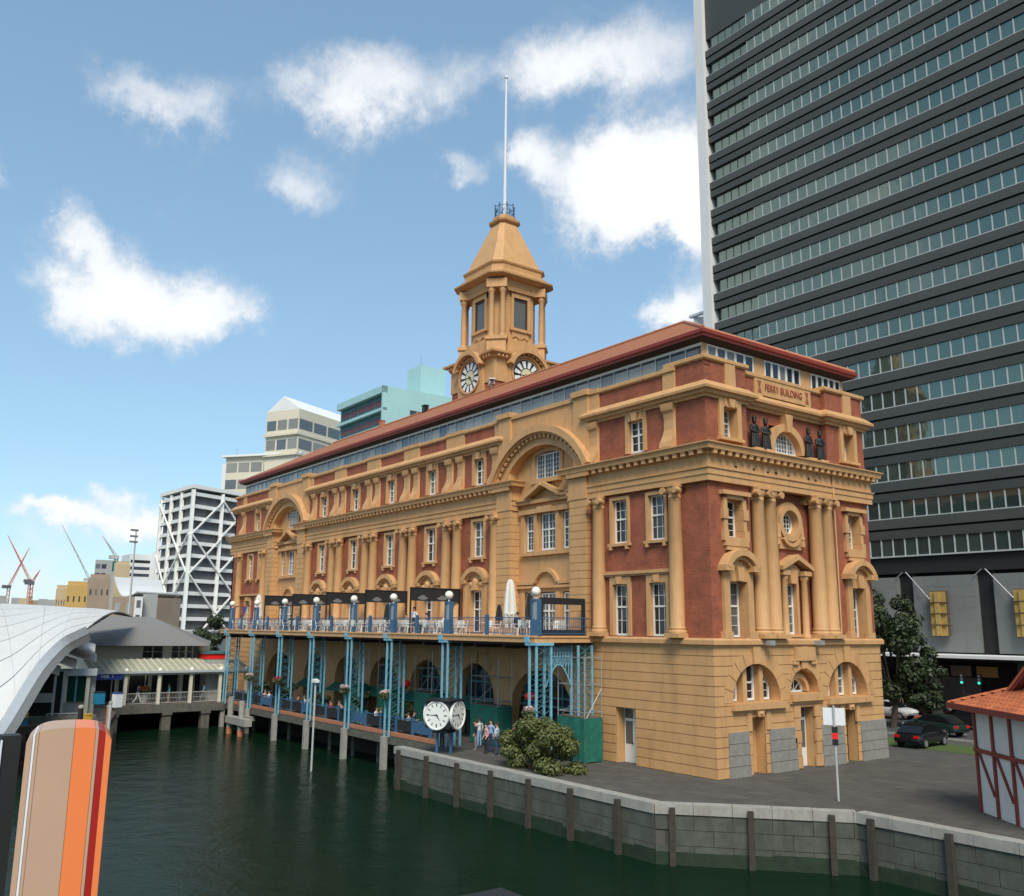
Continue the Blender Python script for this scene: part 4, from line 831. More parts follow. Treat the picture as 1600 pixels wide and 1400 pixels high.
def bel(fr, k):
    b = MB(); d = 2.32
    for x0, x1, z0, z1 in ((-.98, -.72, 33.6, 36.95), (.72, .98, 33.6, 36.95), (-.98, .98, 36.55, 36.95), (-1.1, 1.1, 33.62, 33.86)): fbox(b, fr, x0, x1, z0, z1, d - .1, d + .14 + (.1 if z1 < 34 else 0) + (.004 if z0 > 36 else 0))
    fprism(b, fr, [(-.9, 33.62), (.9, 33.62), (.8, 33.0), (.45, 33.2), (0, 32.95), (-.45, 33.2), (-.8, 33.0)], d - .1, d + .1); fbox(b, fr, -.55, .55, 36.95, 37.6, d - .1, d + .12); tp(b, 'belfry_surround', 'ochre_trim')
    q = MB(); fbox(q, fr, -.72, .72, 33.86, 36.55, d - .05, d + .02); o = tp(q, 'belfry_window', 'belfry_pane'); q = MB(); fbox(q, fr, -.72, .72, 36.30, 36.55, d - .02, d + .05); fbox(q, fr, .55, .72, 33.86, 36.3, d - .02, d + .05) if k % 2 else fbox(q, fr, -.72, -.5, 33.86, 36.3, d - .02, d + .05); q.obj('dark_edge', 'soffit', o)  # dark strip across the head and down one side of the pane
four(bel)
cf = lambda h: h * .36
b = MB(); lv([(2.62, 37.0), (2.66, 37.4), (2.7, 37.42), (2.74, 37.86)], lambda h: .85, b); tp(b, 'belfry_entablature', 'ochre')
b = MB(); lv([(2.74, 37.84), (3.0, 37.92), (3.3, 38.06), (3.36, 38.10), (3.38, 38.22), (2.9, 38.32)], lambda h: .80, b); tp(b, 'belfry_cornice', 'ochre_trim')
b = MB(); lv([(2.92, 38.28), (2.92, 38.6), (2.66, 38.8), (2.66, 39.25), (2.76, 39.32), (2.80, 39.46), (2.58, 39.56)], lambda h: .68, b); tp(b, 'attic_stage', 'ochre')
b = MB(); lv([(2.56, 39.54), (2.44, 39.8), (2.34, 40.1), (.86, 44.05)], lambda h: max(.24 * h, .3), b); tp(b, 'spire', 'ochre')
b = MB(); lv([(.95, 44.0), (1.12, 44.12), (1.16, 44.3), (1.0, 44.42), (.84, 44.5), (.84, 44.75)], lambda h: .36 * h, b); tp(b, 'spire_cap', 'ochre_trim')
b = MB()
for k in range(8):
    a = 2 * math.pi * (k + .5) / 8; a2 = 2 * math.pi * (k + 1.5) / 8; P = lambda t, z: (.86 * math.cos(t), .86 * math.sin(t), z)
    b.tube(P(a, 44.7), P(a, 45.85), .035); b.tube(P(a, 45.75), P(a2, 45.75), .03); b.tube(P(a, 45.3), P(a2, 45.3), .025); b.tube(P(a, 44.8), P(a2, 45.75), .02); b.tube(P(a, 45.75), P(a2, 44.8), .02); b.ball(P(a, 45.92), .07, 6, 4)
tp(b, 'railing', 'blue_paint')
b = MB(); b.tube((0, 0, 44.7), (0, 0, 58.5), .16, 8, 0, .09); b.ball((0, 0, 58.6), .18, 8, 5); tp(b, 'flagpole', 'sign_white')
sc = tag(MB().box(-.5, .6, -.22, .22, .05, .42).box(-.68, .7, -.27, .27, .42, .5).box(-.56, -.49, -.16, .16, .1, .38, 1).tube((0, 0, -.6), (0, 0, 0), .08, 6).obj('security_camera', ['camera_white', 'black_metal'], None, loc=(-30.3, 7.35, 27.95), rz=R_(150)), 'white box camera on a post on the ridge in front of the clock tower', 'camera')

# ---- dark figures standing on the cornice of the end facade
def statue_mesh():
    b = MB(); el = lambda rx, ry, z, ox=0., oy=0., n=14: [(ox + rx * (1 + .06 * math.sin(i * 3.1)) * math.cos(2 * math.pi * i / n), oy + ry * math.sin(2 * math.pi * i / n), z) for i in range(n)]
    b.loft([el(.30, .22, .0), el(.31, .23, .12), el(.25, .19, .5), el(.22, .17, .8), el(.20, .15, .95), el(.25, .16, 1.12), el(.27, .16, 1.24), el(.20, .13, 1.30), el(.08, .08, 1.33), el(.075, .08, 1.37, 0, .01), el(.10, .115, 1.43, 0, .02), el(.115, .13, 1.52, 0, .02), el(.10, .115, 1.62, 0, .01), el(.04, .05, 1.67)])
    for s in (-1, 1): b.tube((s * .25, 0, 1.22), (s * .33, .06, .95), .075, 8, 0, .06); b.tube((s * .33, .06, .95), (s * .14, .19, .86), .06, 8, 0, .05); b.ball((s * .12, .2, .86), .065, 8, 5)
    for k in range(7): a = R_(20 + 140 * k / 6); b.tube((.24 * math.cos(a), .18 * math.sin(a), .9), (.31 * math.cos(a), .235 * math.sin(a), .03), .03, 5)
    return b.mesh('figure', ['statue'], True)
stm = statue_mesh()
def skin_mesh(name, joints, bones, sub=2):
    me = bpy.data.meshes.new(name); me.from_pydata([j[0] for j in joints], bones, []); o = bpy.data.objects.new(name, me); COL.objects.link(o)
    sk_ = o.modifiers.new('skin', 'SKIN'); sk_.use_smooth_shade = True; sk_.branch_smoothing = .3
    for i, v in enumerate(me.skin_vertices[0].data): r = joints[i][1]; v.radius = r if isinstance(r, tuple) else (r, r); v.use_root = (i == 0)
    s2 = o.modifiers.new('sub', 'SUBSURF'); s2.levels = sub; s2.render_levels = sub
    dg = bpy.context.evaluated_depsgraph_get(); out_ = bpy.data.meshes.new_from_object(o.evaluated_get(dg)); COL.objects.unlink(o); bpy.data.objects.remove(o); out_.name = name
    return out_
for su, lab in ((4.05, 'dark carved figure on the cornice beside the narrow window of the brick corner'), (5.05, 'dark carved figure just left of the arched lunette window'), (9.05, 'dark carved figure just right of the arched lunette window'), (10.2, 'dark carved figure in the corner where the brick wall steps forward')):
    st = thing('statue', lab, 'statue', (.0, su, 17.36), R_(-90 + random.uniform(-12, 12)), 'carved figures along the end cornice')
    put('figure', stm, st, (0, 0, .06)); MB().box(-.27, .27, -.22, .22, 0, .08).obj('foot_slab', 'statue', st)
    MB().lathe([(.06, 1.66), (.13, 1.70), (.12, 1.82), (.05, 1.88)], (0, .03), 10).obj('headdress', 'statue', st)
# ------------------------------------------------------------------ BALCONY in front of the long facade
def at(px, py, dist): d = raydir(px, py); return CAM + d * (dist / math.hypot(d.x, d.y))
def gz(px, py, z=0.): d = raydir(px, py); return CAM + d * ((z - CAM.z) / d.z)
BL = thing('balcony', 'long cream edged balcony on blue lattice posts along the harbour facade', 'balcony')
UB0, UB1, DB = 8.75, 59.2, 4.75
b = MB(); b.box(-UB1, -UB0, -DB, -.32, 6.52, 6.90); b.box(-UB1 - .06, -UB0 + .06, -DB - .06, -.33, 6.80, 6.86); b.obj('deck', 'ochre_light', BL)
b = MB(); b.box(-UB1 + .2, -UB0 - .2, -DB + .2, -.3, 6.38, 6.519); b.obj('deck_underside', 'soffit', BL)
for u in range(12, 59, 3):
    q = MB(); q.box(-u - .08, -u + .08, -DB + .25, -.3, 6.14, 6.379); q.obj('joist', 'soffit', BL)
PU = [9.05, 18.1, 25.3, 31.35, 38.0, 44.4, 50.8, 57.2]
def post_mesh():
    b = MB(); w, d = .62, 1.05; zt = 6.36
    for x in (0, w):
        for y in (0, d): b.box(x - .055, x + .055, y - .055, y + .055, -.1, zt)
    k = MB()
    for (p0, p1) in (((w, 0), (w, d)), ((0, 0), (0, d))):
        n = 11; h = zt / max(n, 1)
        for i in range(n):
            z0, z1 = i * h, (i + 1) * h; a, c = Vector((*p0, 0)), Vector((*p1, 0)); up = Vector((0, 0, 1))
            k.bar(a + up * z0, c + up * z1, .03, .03); k.bar(a + up * z1, c + up * z0, .03, .03)
    c = MB(); c.box(-.12, w + .12, -.12, d + .12, zt, zt + .16); c.box(-.16, .2, -.28, -.06, zt + .16, zt + .5); c.box(-.1, .14, -.26, -.06, zt + .0, zt + .16)
    f = MB(); f.box(-.19, .19, -.19, .19, -3.2, -.1)
    return b.mesh('post', ['pale_blue']), k.mesh('lattice', ['teal_dark']), c.mesh('post_head', ['pale_blue']), f.mesh('post_foot', ['concrete'])
for u in PU:
    a, k, c, f = cached('bpost', post_mesh); o = put('post', a, BL, (-u - .31, -4.62, .0)); put('lattice', k, o); put('post_head', c, o)
    if u > 20: put('post_foot', f, o)
# second lattice post against the wall and the lattice arch at the open end
a, k, c, f = cached('bpost', post_mesh); o = put('post', a, BL, (-9.36, -1.55, 0)); put('lattice', k, o)
b = MB()
for i in range(9):
    y0, y1 = -3.5 + 1.9 * i / 9, -3.5 + 1.9 * (i + 1) / 9; low = lambda y: 4.05 + 1.25 * math.sin(math.pi * (y + 3.5) / 1.9)
    for x in (-9.3,):
        b.bar((x, y0, low(y0)), (x, y1, low(y1)), .06, .07); b.bar((x, y0, 6.35), (x, y0, low(y0)), .03, .03)
        for (za, zb) in ((6.35, 5.75), (5.75, 5.15)): b.bar((x, y0, za), (x, y1, max(zb, low(y1))), .025, .025); b.bar((x, y0, max(zb, low(y0))), (x, y1, za), .025, .025)
b.bar((-9.3, -3.5, 5.75), (-9.3, -1.6, 5.75), .05, .05); b.obj('lattice_arch', 'pale_blue', BL)
# balustrade, bay by bay
def rail(p, q):
    b = MB(); p, q = Vector(p), Vector(q); n = max(int((q - p).length / .14), 2); up = Vector((0, 0, 1)); b.bar(p + up * 1.02, q + up * 1.02, .06, .05); b.bar(p + up * .12, q + up * .12, .04, .04); b.bar(p + up * .55, q + up * .55, .025, .025)
    for i in range(1, n): c = p.lerp(q, i / n); b.bar(c + up * .12, c + up * 1.0, .016, .016)
    return b
for a, c in zip(PU, PU[1:]):
    mid = (a + c) / 2
    for x0, x1 in ((a + .4, mid), (mid, c - .4)): rail((-x0, -4.6, 6.9), (-x1, -4.6, 6.9)).obj('railing', 'blue_paint', BL)
    b = MB(); b.box(-mid - .11, -mid + .11, -4.68, -4.52, 6.9, 8.1); b.obj('railing_post', 'blue_paint', BL)
rail((-9.05, -4.2, 6.9), (-9.05, -.5, 6.9)).obj('railing', 'blue_paint', BL)
# globe lamps on blue pylons
def lamp_meshes():
    b = MB(); b.box(-.34, -.24, -.12, .12, 0, 2.05); b.box(.24, .34, -.12, .12, 0, 2.05); b.box(-.24, .24, -.12, .12, 1.95, 2.05); b.box(-.36, .36, -.14, .14, 0, .9)
    i = MB(); i.box(-.24, .24, -.05, .05, .9, 1.95); g = MB(); g.lathe([(.06, 2.05), (.05, 2.2), (.09, 2.24)], n=8); h = MB(); h.ball((0, 0, 2.46), .27, 14, 9)
    return b.mesh('pylon', ['blue_paint']), i.mesh('infill_panel', ['steel']), g.mesh('lamp_neck', ['sign_white']), h.mesh('globe', ['globe'], True)
for k, u in enumerate(PU):
    lab = ['cream globe lamp on a blue pylon at the open corner of the balcony', 'white globe lamp on a blue pylon before the black screen nearest the arch bay', 'white globe lamp on a blue pylon before the second black screen from the arch bay', 'white globe lamp on a blue pylon before the middle black screen', 'white globe lamp on a blue pylon before the fourth black screen', 'white globe lamp on a blue pylon before the farthest black screen', 'white globe lamp on a blue pylon next to the far folded white parasol', 'white globe lamp on a blue pylon at the far end beside the blue pennant'][k]
    t = thing('globe_lamp', lab, 'lamp', (-u, -4.42, 6.9), 0, 'globe lamps along the balcony edge'); p, i, g, h = cached('lamp', lamp_meshes)
    for nm, me in (('pylon', p), ('infill_panel', i), ('lamp_neck', g), ('globe', h)): put(nm, me, t)
# black fabric screens standing across the balcony
SX = [23.2, 29.8, 36.45, 43.1, 49.3]
ORD = ['next to the arch bay', 'second from the arch bay', 'middle one of five', 'fourth from the arch bay', 'beside the far folded white parasol']
for k, u in enumerate(SX):
    y1 = 4.15 if k == 0 else 3.62
    t = thing('fabric_screen', 'black fabric screen with oval badges across the balcony, ' + ORD[k], 'screen', (-u, -4.32, 6.9), 0, 'black screens across the balcony')
    MB().box(-.03, .03, 0, y1, 2.2, 3.06).obj('valance', 'black_cloth', t); MB().box(-.06, .06, -.02, y1, 3.06, 3.12).obj('top_rail', 'black_metal', t)
    for y in (.05, y1 - .05): MB().box(-.05, .05, y - .05, y + .05, 0, 3.06).obj('screen_post', 'black_metal', t)
    for y in (1.0, 2.6):
        q = MB(); E = lambda a, c, z, x: [(x, y + a * math.cos(i * math.pi / 8), z + c * math.sin(i * math.pi / 8)) for i in range(16)]
        q.prism(E(.40, .12, 2.40, .03), E(.40, .12, 2.40, .04)); q.prism(E(.20, .09, 2.51, .03), E(.20, .09, 2.51, .042)); q.obj('badge', 'louvre', t)
# black framed windbreak across the open end
t = thing('windbreak', 'black framed clear windbreak at the open end of the balcony', 'windbreak', (-9.28, -2.3, 6.9))
for nm, (y0, y1, z0, z1) in (('valance', (-1.66, 1.75, 1.78, 2.16)), ('side_frame', (-1.66, -1.42, .0, 1.78)), ('side_frame', (1.5, 1.75, .0, 1.78)), ('kick_panel', (-1.42, 1.5, .0, .34))): MB().box(-.04, .04, y0, y1, z0, z1).obj(nm, 'black_cloth', t)
# folded parasols
def parasol(name, label, loc, h, r, m, group=None, z0=.55):
    t = thing(name, label, 'parasol', loc, random.random() * 3, group); rings = []
    for z, rr in ((z0 + .1, .55), (z0 + .25, 1.0), (h * .45, .95), (h * .7, .78), (h * .93, .55), (h, .25)): rings.append([(r * rr * (1 + .16 * (-1) ** i) * math.cos(2 * math.pi * i / 16), r * rr * (1 + .16 * (-1) ** i) * math.sin(2 * math.pi * i / 16), z) for i in range(16)])
    b = MB(); b.loft(rings); b.obj('canopy', m, t, True); MB().tube((0, 0, 0), (0, 0, h + .06), .03, 6).obj('pole', 'steel', t); MB().lathe([(.34, 0), (.34, .06), (.08, .12)], n=12).obj('base', 'steel', t)
    MB().lathe([(r * 1.06, h * .36), (r * 1.08, h * .38), (r * 1.06, h * .40)], n=16).obj('strap', m, t)
parasol('parasol', 'tall folded off-white parasol near the open corner of the balcony', (-13.4, -3.0, 6.9), 3.35, .36, 'parasol')
parasol('parasol', 'folded off-white parasol at the far end of the balcony', (-53.6, -3.2, 6.9), 3.3, .36, 'parasol')
parasol('parasol', 'black folded parasol between the white parasol and the last awning', (-16.6, -1.5, 6.9), 1.9, .22, 'black_cloth', None, .9)
parasol('parasol', 'taller black folded parasol just behind the white one', (-14.2, -.9, 6.9), 2.6, .22, 'black_cloth', None, .9)
parasol('parasol', 'black folded parasol leaning between two black awnings', (-28.0, -3.4, 6.9), 2.1, .24, 'black_cloth', None, .8)
t = thing('pennant', 'blue triangular pennant hung from a dark bar at the far end of the balcony', 'pennant', (-56.2, -3.6, 6.9))
MB().prism([(-.55, 0, 2.15), (.55, 0, 2.15), (0, 0, 1.15)], [(-.55, .03, 2.15), (.55, .03, 2.15), (0, .03, 1.15)]).obj('cloth', 'sign_blue', t); MB().box(-2.6, 2.3, -.05, .05, 2.17, 2.27).obj('crossbar', 'fascia', t)
for x in (-2.5, 2.2): MB().box(x - .05, x + .05, -.05, .05, 0, 2.17).obj('upright', 'fascia', t)
t = thing('patio_heater', 'slim patio heater with a dark cap under the far awning', 'heater', (-48.2, -3.0, 6.9)); MB().tube((0, 0, 0), (0, 0, 2.0), .05, 8).lathe([(.22, 0), (.2, .5), (.05, .55)], n=10).obj('body', 'steel', t); MB().lathe([(.1, 1.9), (.36, 2.0), (.1, 2.14)], n=12).obj('cap', 'black_metal', t)
# white tables and chairs
def chair_proto():
    t = thing('chair', 'white plastic armchair at a white table on the balcony', 'chair', (0, 0, -50), 0, 'white chairs on the balcony')
    MB().box(-.25, .25, -.24, .24, .40, .45).obj('seat', 'white_plastic', t)
    b = MB(); b.prism([(-.25, .22, .45), (.25, .22, .45), (.23, .30, .88), (-.23, .30, .88)], [(-.25, .26, .45), (.25, .26, .45), (.23, .34, .88), (-.23, .34, .88)]); b.obj('backrest', 'white_plastic', t)
    for s in (-1, 1):
        MB().box(s * .27 - .03, s * .27 + .03, -.2, .26, .62, .66).obj('armrest', 'white_plastic', t)
        for y in (-.2, .2): MB().bar((s * .25, y, .42), (s * .28, y * 1.2, 0), .045, .045).obj('leg', 'white_plastic', t)
    return t
def table_proto():
    t = thing('table', 'round white cafe table on the balcony', 'table', (0, 0, -50), 0, 'white tables on the balcony')
    MB().lathe([(.5, .70), (.52, .72), (.5, .745)], n=18).obj('tabletop', 'white_plastic', t); MB().lathe([(.28, 0), (.26, .03), (.05, .08), (.05, .7)], n=10).obj('pedestal', 'white_plastic', t); return t
CH, TB = chair_proto(), table_proto(); first = [True, True]
def place(proto, k, x, y, z, rz):
    o = proto if first[k] else copy_tree(proto); first[k] = False; zn = 'between the windbreak and the tall white parasol' if x > -13.4 else 'between the tall white parasol and the first black screen' if x > -23.2 else 'between the first and second black screens' if x > -29.8 else 'between the second and middle black screens' if x > -36.45 else 'between the middle and fourth black screens' if x > -43.1 else 'between the fourth and last black screens' if x > -49.3 else 'beyond the last black screen'
    o['label'] = ('white plastic armchair ' if k == 0 else 'round white cafe table ') + zn; o.location = (x, y, z); o.rotation_euler = (0, 0, rz); return o
rt = random.Random(4); u = 10.6
while u < 58.0:
    for y in (-3.75,) + ((-2.0,) if rt.random() < .55 else ()):
        if min(abs(u - p) for p in (13.4, 53.6, 28.0, 48.2, 16.6, 14.2)) < .75 and y < -3: continue
        place(TB, 1, -u, y + rt.uniform(-.1, .1), 6.9, 0)
        a0 = rt.uniform(0, 1.5)
        for k in range(4 if y < -3 else 2):
            a = a0 + k * math.pi / 2 + rt.uniform(-.2, .2); place(CH, 0, -u + .62 * math.cos(a), y + .62 * math.sin(a), 6.9, a - math.pi / 2 + rt.uniform(-.2, .2))
    u += rt.uniform(1.75, 2.5)

# ------------------------------------------------------------------ BOARDWALK under the balcony
BW = MB(); BW.box(-58.5, -19.2, -4.32, -1.5, -.1, .22); struct(BW.obj('boardwalk', 'timber_deck'))
b = MB(); b.box(-58.5, -19.2, -4.46, -4.32, -.02, .24); struct(b.obj('boardwalk_edge', 'terracotta_edge'))
b = MB(); b.box(-58.5, -19.2, -4.44, -4.30, -.6, -.02); struct(b.obj('boardwalk_beam', 'wet_concrete'))
for u in range(21, 58, 4):
    t = tag(MB().tube((0, 0, -3), (0, 0, -.1), .18, 8).box(-.25, .25, -.9, .9, -.4, -.1).obj('pile', 'wet_concrete', None, loc=(-u, -3.1, 0)), 'stained concrete pile carrying the boardwalk edge', 'pile', 'piles under the boardwalk')
# blue fence of the terrace: posts with dark banner panels
FN = thing('terrace_fence', 'blue posts with dark banner panels along the boardwalk edge', 'fence', (0, -4.2, .22))
for i in range(17):
    u = 20.3 + i * 2.2; MB().box(-u - .13, -u + .13, -.06, .06, 0, 1.12).obj('fence_post', 'blue_paint', FN)
    if i < 16:
        MB().box(-u - 2.07, -u - .13, -.015, .015, .18, .86).obj('banner', 'black_cloth' if i % 4 else 'blue_paint', FN); MB().box(-u - 2.07, -u - .13, -.03, .03, .92, .99).obj('top_rail', 'blue_paint', FN)
# leaf helper, shrubs and trees
def leaves(b, rnd, blobs, n, size, mi=0):
    for _ in range(n):
        c, r = rnd.choice(blobs); v = Vector((rnd.gauss(0, 1), rnd.gauss(0, 1), rnd.gauss(0, 1)));  v.normalize(); rr = rnd.random() ** .33
        p = Vector(c) + Vector((v.x * r[0], v.y * r[1], v.z * r[2])) * rr
        nrm = (v + Vector((rnd.uniform(-.7, .7), rnd.uniform(-.7, .7), rnd.uniform(-.3, .9)))).normalized(); t = nrm.orthogonal().normalized(); t = (Matrix.Rotation(rnd.uniform(0, 6.3), 3, nrm) @ t); w = nrm.cross(t); s = size * rnd.uniform(.6, 1.35)
        b.add([p - t * s, p + w * s * .45 + nrm * s * .12, p + t * s, p - w * s * .45 + nrm * s * .12], [(0, 1, 2, 3)], mi)
def tree(name, label, loc, h, rx, trunk, m, n, size, seed, group=None, cat='tree', crown0=.35, nb=16):
    t = thing(name, label, cat, loc, 0, group); rnd = random.Random(seed); b = MB(); blobs = []
    b.tube((0, 0, 0), (.03 * h, 0, h * crown0), trunk, 8, 0, trunk * .75)
    for i in range(nb):
        a = rnd.uniform(0, 6.28); f = rnd.uniform(crown0 + .08, .93); prof = math.sin(math.pi * min(1, max(.12, (f - crown0 * .7) / (1.05 - crown0 * .7)))) ** .6
        r = rx * prof * rnd.uniform(.35, .8); c = Vector((math.cos(a) * r, math.sin(a) * r, f * h)); s = rx * rnd.uniform(.26, .42); blobs.append((c, (s, s, s * .75)))
        b.tube((.03 * h, 0, h * crown0 * rnd.uniform(.8, 1)), c, trunk * .34, 5, 0, trunk * .08)
    b.obj('trunk', 'bark', t); q = MB(); leaves(q, rnd, blobs, n, size); q.obj('crown', m, t); return t
for k, (u, h, lab) in enumerate(((25.6, 1.9, 'potted round shrub on the boardwalk nearest the hanging red lantern'), (31.9, 2.3, 'large potted round shrub among the diners in the middle of the boardwalk'), (38.3, 1.9, 'potted shrub behind the diners on the boardwalk'), (45.0, 2.2, 'potted shrub beside a pink flower bowl on the boardwalk'), (50.9, 2.3, 'potted shrub at the far end of the boardwalk'))):
    t = tree('potted_shrub', lab, (-u, -3.2, .22), h, .85, .05, 'leaf_dark', 900, .13, 40 + k, 'potted shrubs on the boardwalk', 'shrub', .38, 9); MB().lathe([(.24, 0), (.33, .5), (.36, .55), (.3, .55)], n=12).obj('pot', 'blue_paint', t)
# flower bowls on the posts
for k, (u, m, lab) in enumerate(((25.2, 'flower_pink', 'pale flower bowl on the balcony post by the red lantern'), (31.3, 'flower_pink', 'pale flower bowl on the balcony post above the big potted shrub'), (43.9, 'flower_red', 'bowl of pink and red flowers on a balcony post'), (50.4, 'flower_pink', 'white flower bowl on the far balcony post'), (9.0, 'flower_pink', 'pale flower bowl at the foot of the corner lattice post'))):
    t = thing('flower_bowl', lab, 'flower bowl', (-u, -4.9, 2.55 if k < 4 else 2.6), 0, 'flower bowls on the balcony posts'); MB().lathe([(.10, 0), (.24, .14), (.29, .22), (.26, .24)], n=12).obj('bowl', 'bark', t)
    q = MB(); leaves(q, random.Random(k), [((0, 0, .36), (.40, .40, .17))], 170, .06); q.obj('flowers', m, t); q = MB(); leaves(q, random.Random(k + 9), [((0, 0, .12), (.46, .46, .32))], 260, .085); q.obj('foliage', 'leaf', t); MB().bar((0, .1, .1), (0, .45, .1), .04, .04).obj('bracket', 'pale_blue', t)
for k, (x, z, lab) in enumerate(((-26.5, 3.2, 'red paper lantern hanging in the second small arch bay'), (-12.0, 3.25, 'red paper lantern hanging in front of the large base arch'))):
    t = thing('lantern', lab, 'lantern', (x, -2.5, z), 0, 'red lanterns'); MB().ball((0, 0, .1), .32, 12, 8, 0, .85).obj('shade', 'lantern_red', t, True); MB().tube((0, 0, .36), (0, 0, 6.35 - z), .012, 4).obj('cord', 'black_metal', t); MB().lathe([(.1, -.24), (.1, -.16)], n=8).obj('rim', 'black_metal', t)
# scaffold towers with green debris netting
def scaffold(lab, x0, x1, y0, y1, h, net_h, z0=0.):
    t = thing('scaffold', lab, 'scaffold', (x0, y0, z0), 0, 'scaffold towers with green netting'); w, d = x1 - x0, y1 - y0
    for x in (0, w):
        for y in (0, d): MB().tube((x, y, 0), (x, y, h), .03, 6).obj('standard', 'steel', t)
    b = MB()
    for z in [1.2 + 1.5 * i for i in range(int((h - 1) / 1.5) + 1)]:
        for p, q in (((0, 0), (w, 0)), ((w, 0), (w, d)), ((0, d), (w, d)), ((0, 0), (0, d))): MB().tube((*p, z), (*q, z), .025, 6).obj('ledger', 'steel', t)
    for i in range(int(h / 2)): MB().tube((0, 0, i * 2 + .2), (w, 0, i * 2 + 2.0), .022, 5).obj('brace', 'steel', t); MB().tube((w, 0, i * 2 + .2), (w, d, i * 2 + 2.0), .022, 5).obj('brace', 'steel', t)
    MB().box(.04, w - .04, .04, d - .04, net_h - .0, net_h + .05).obj('platform', 'timber_deck', t)
    n = 6; q = MB(); q.loft([[(-.03 + (w + .06) * i / n, -.05 + .03 * math.sin(i * 2.1 + j), .05 + (net_h - .05) * j / 4) for i in range(n + 1)] + [(w + .05, d * k / 3, .05 + (net_h - .05) * j / 4) for k in range(1, 4)] + [(w + .03, d, .05 + (net_h - .05) * j / 4)] + [(w + .03, 0, .05 + (net_h - .05) * j / 4), (-.03 + w * .5, -.03, .05 + (net_h - .05) * j / 4)] for j in range(5)], 0, False); q.obj('netting', 'green_net', t)
scaffold('scaffold with green netting against the wall at the open end of the balcony', -10.0, -7.7, -2.0, -.7, 5.7, 2.4)
scaffold('scaffold with green netting beside the standing group of people', -19.2, -16.2, -1.8, -.7, 5.4, 2.4)
scaffold('scaffold with green netting behind the terrace near the street clock', -26.4, -24.1, -1.8, -.7, 5.4, 2.5, .22)
scaffold('scaffold with green netting behind the large potted shrub', -31.9, -29.9, -1.8, -.7, 5.2, 2.5, .22)
scaffold('scaffold with green netting at the far part of the boardwalk', -37.6, -35.6, -1.8, -.7, 5.2, 2.5, .22)
# ------------------------------------------------------------------ street clock
t = thing('street_clock', 'large street clock with pale dials in a dark housing on the quay', 'clock', (-15.4, -6.3, 0), R_(27))
MB().box(-.82, .82, -.82, .82, 1.5, 2.98).box(-1.0, 1.0, -1.0, 1.0, 3.02, 3.1).box(-.5, .5, -.5, .5, 1.2, 1.45).obj('housing', 'black_metal', t)
MB().tube((-.3, -.3, 0), (-.3, -.3, 1.3), .09, 8).obj('post', 'blue_paint', t); MB().tube((.3, .3, 0), (.3, .3, 1.3), .09, 8).obj('post', 'blue_paint', t)
for k in range(4):
    a = k * math.pi / 2; fr = lambda u, d, z, ca=math.cos(a), sa=math.sin(a): (u * ca + d * sa, u * sa - d * ca, z); zc = 2.24; R = .76
    q = MB(); q.prism([fr(x, .80, z) for x, z in arcpts(0, zc, R, 0, 2 * math.pi, 32)[:-1]], [fr(x, .93, z) for x, z in arcpts(0, zc, R, 0, 2 * math.pi, 32)[:-1]], 0)
    for i in range(12): aa = 2 * math.pi * i / 12; r0 = R * .66; w = .022 if i % 3 else .035; dx, dz = math.cos(aa), math.sin(aa); fprism(q, fr, [(dx * r0 - dz * w, zc + dz * r0 + dx * w), (dx * R * .9 - dz * w, zc + dz * R * .9 + dx * w), (dx * R * .9 + dz * w, zc + dz * R * .9 - dx * w), (dx * r0 + dz * w, zc + dz * r0 - dx * w)], .93, .94, 1)
    for ang, ln_, wd in ((180, .78, .03), (-52, .52, .045)):
        aa = R_(ang); dx, dz = math.cos(aa), math.sin(aa); fprism(q, fr, [(-dz * wd, zc + dx * wd), (dx * R * ln_, zc + dz * R * ln_), (dz * wd, zc - dx * wd), (-dx * .12, zc - dz * .12)], .94, .95, 1)
    o = q.obj('dial', ['clock_face', 'clock_dark'], t); q = MB(); ring(q, fr, 0, zc, R, R + .07, 0, 2 * math.pi, .78, .98, 32); q.obj('bezel', 'camera_white', o)
# clipped bush on the quay
t = thing('bush', 'broad olive green bush on the quay in front of the balcony corner', 'bush', (-7.4, -5.4, 0)); rnd = random.Random(5); bl = [(Vector((rnd.uniform(-2.2, 2.2), rnd.uniform(-.9, .9), 0)), None) for _ in range(26)]
bl = [((c.x, c.y, rnd.uniform(.5, 2.3) - .12 * c.x * c.x * .8), (.72, .62, .5)) for c, _ in bl]
q = MB(); leaves(q, rnd, bl, 13000, .10); q.obj('foliage', 'leaf_olive', t); b = MB()
for c, _ in bl[:12]: b.tube((c[0] * .3, c[1] * .3, 0), c, .05, 5, 0, .02)
b.obj('stems', 'bark', t)
# slim lamp standing off the boardwalk
t = thing('pole_lamp', 'slim grey pole lamp with a white head standing in the water', 'lamp', (-27.6, -9.0, -2.6)); MB().tube((0, 0, 0), (0, 0, 6.1), .07, 8).obj('pole', 'crane_grey', t); MB().box(-.35, .3, -.14, .14, 6.1, 6.28).box(-.3, .1, -.12, .12, 6.28, 6.34).obj('lamp_head', 'camera_white', t)
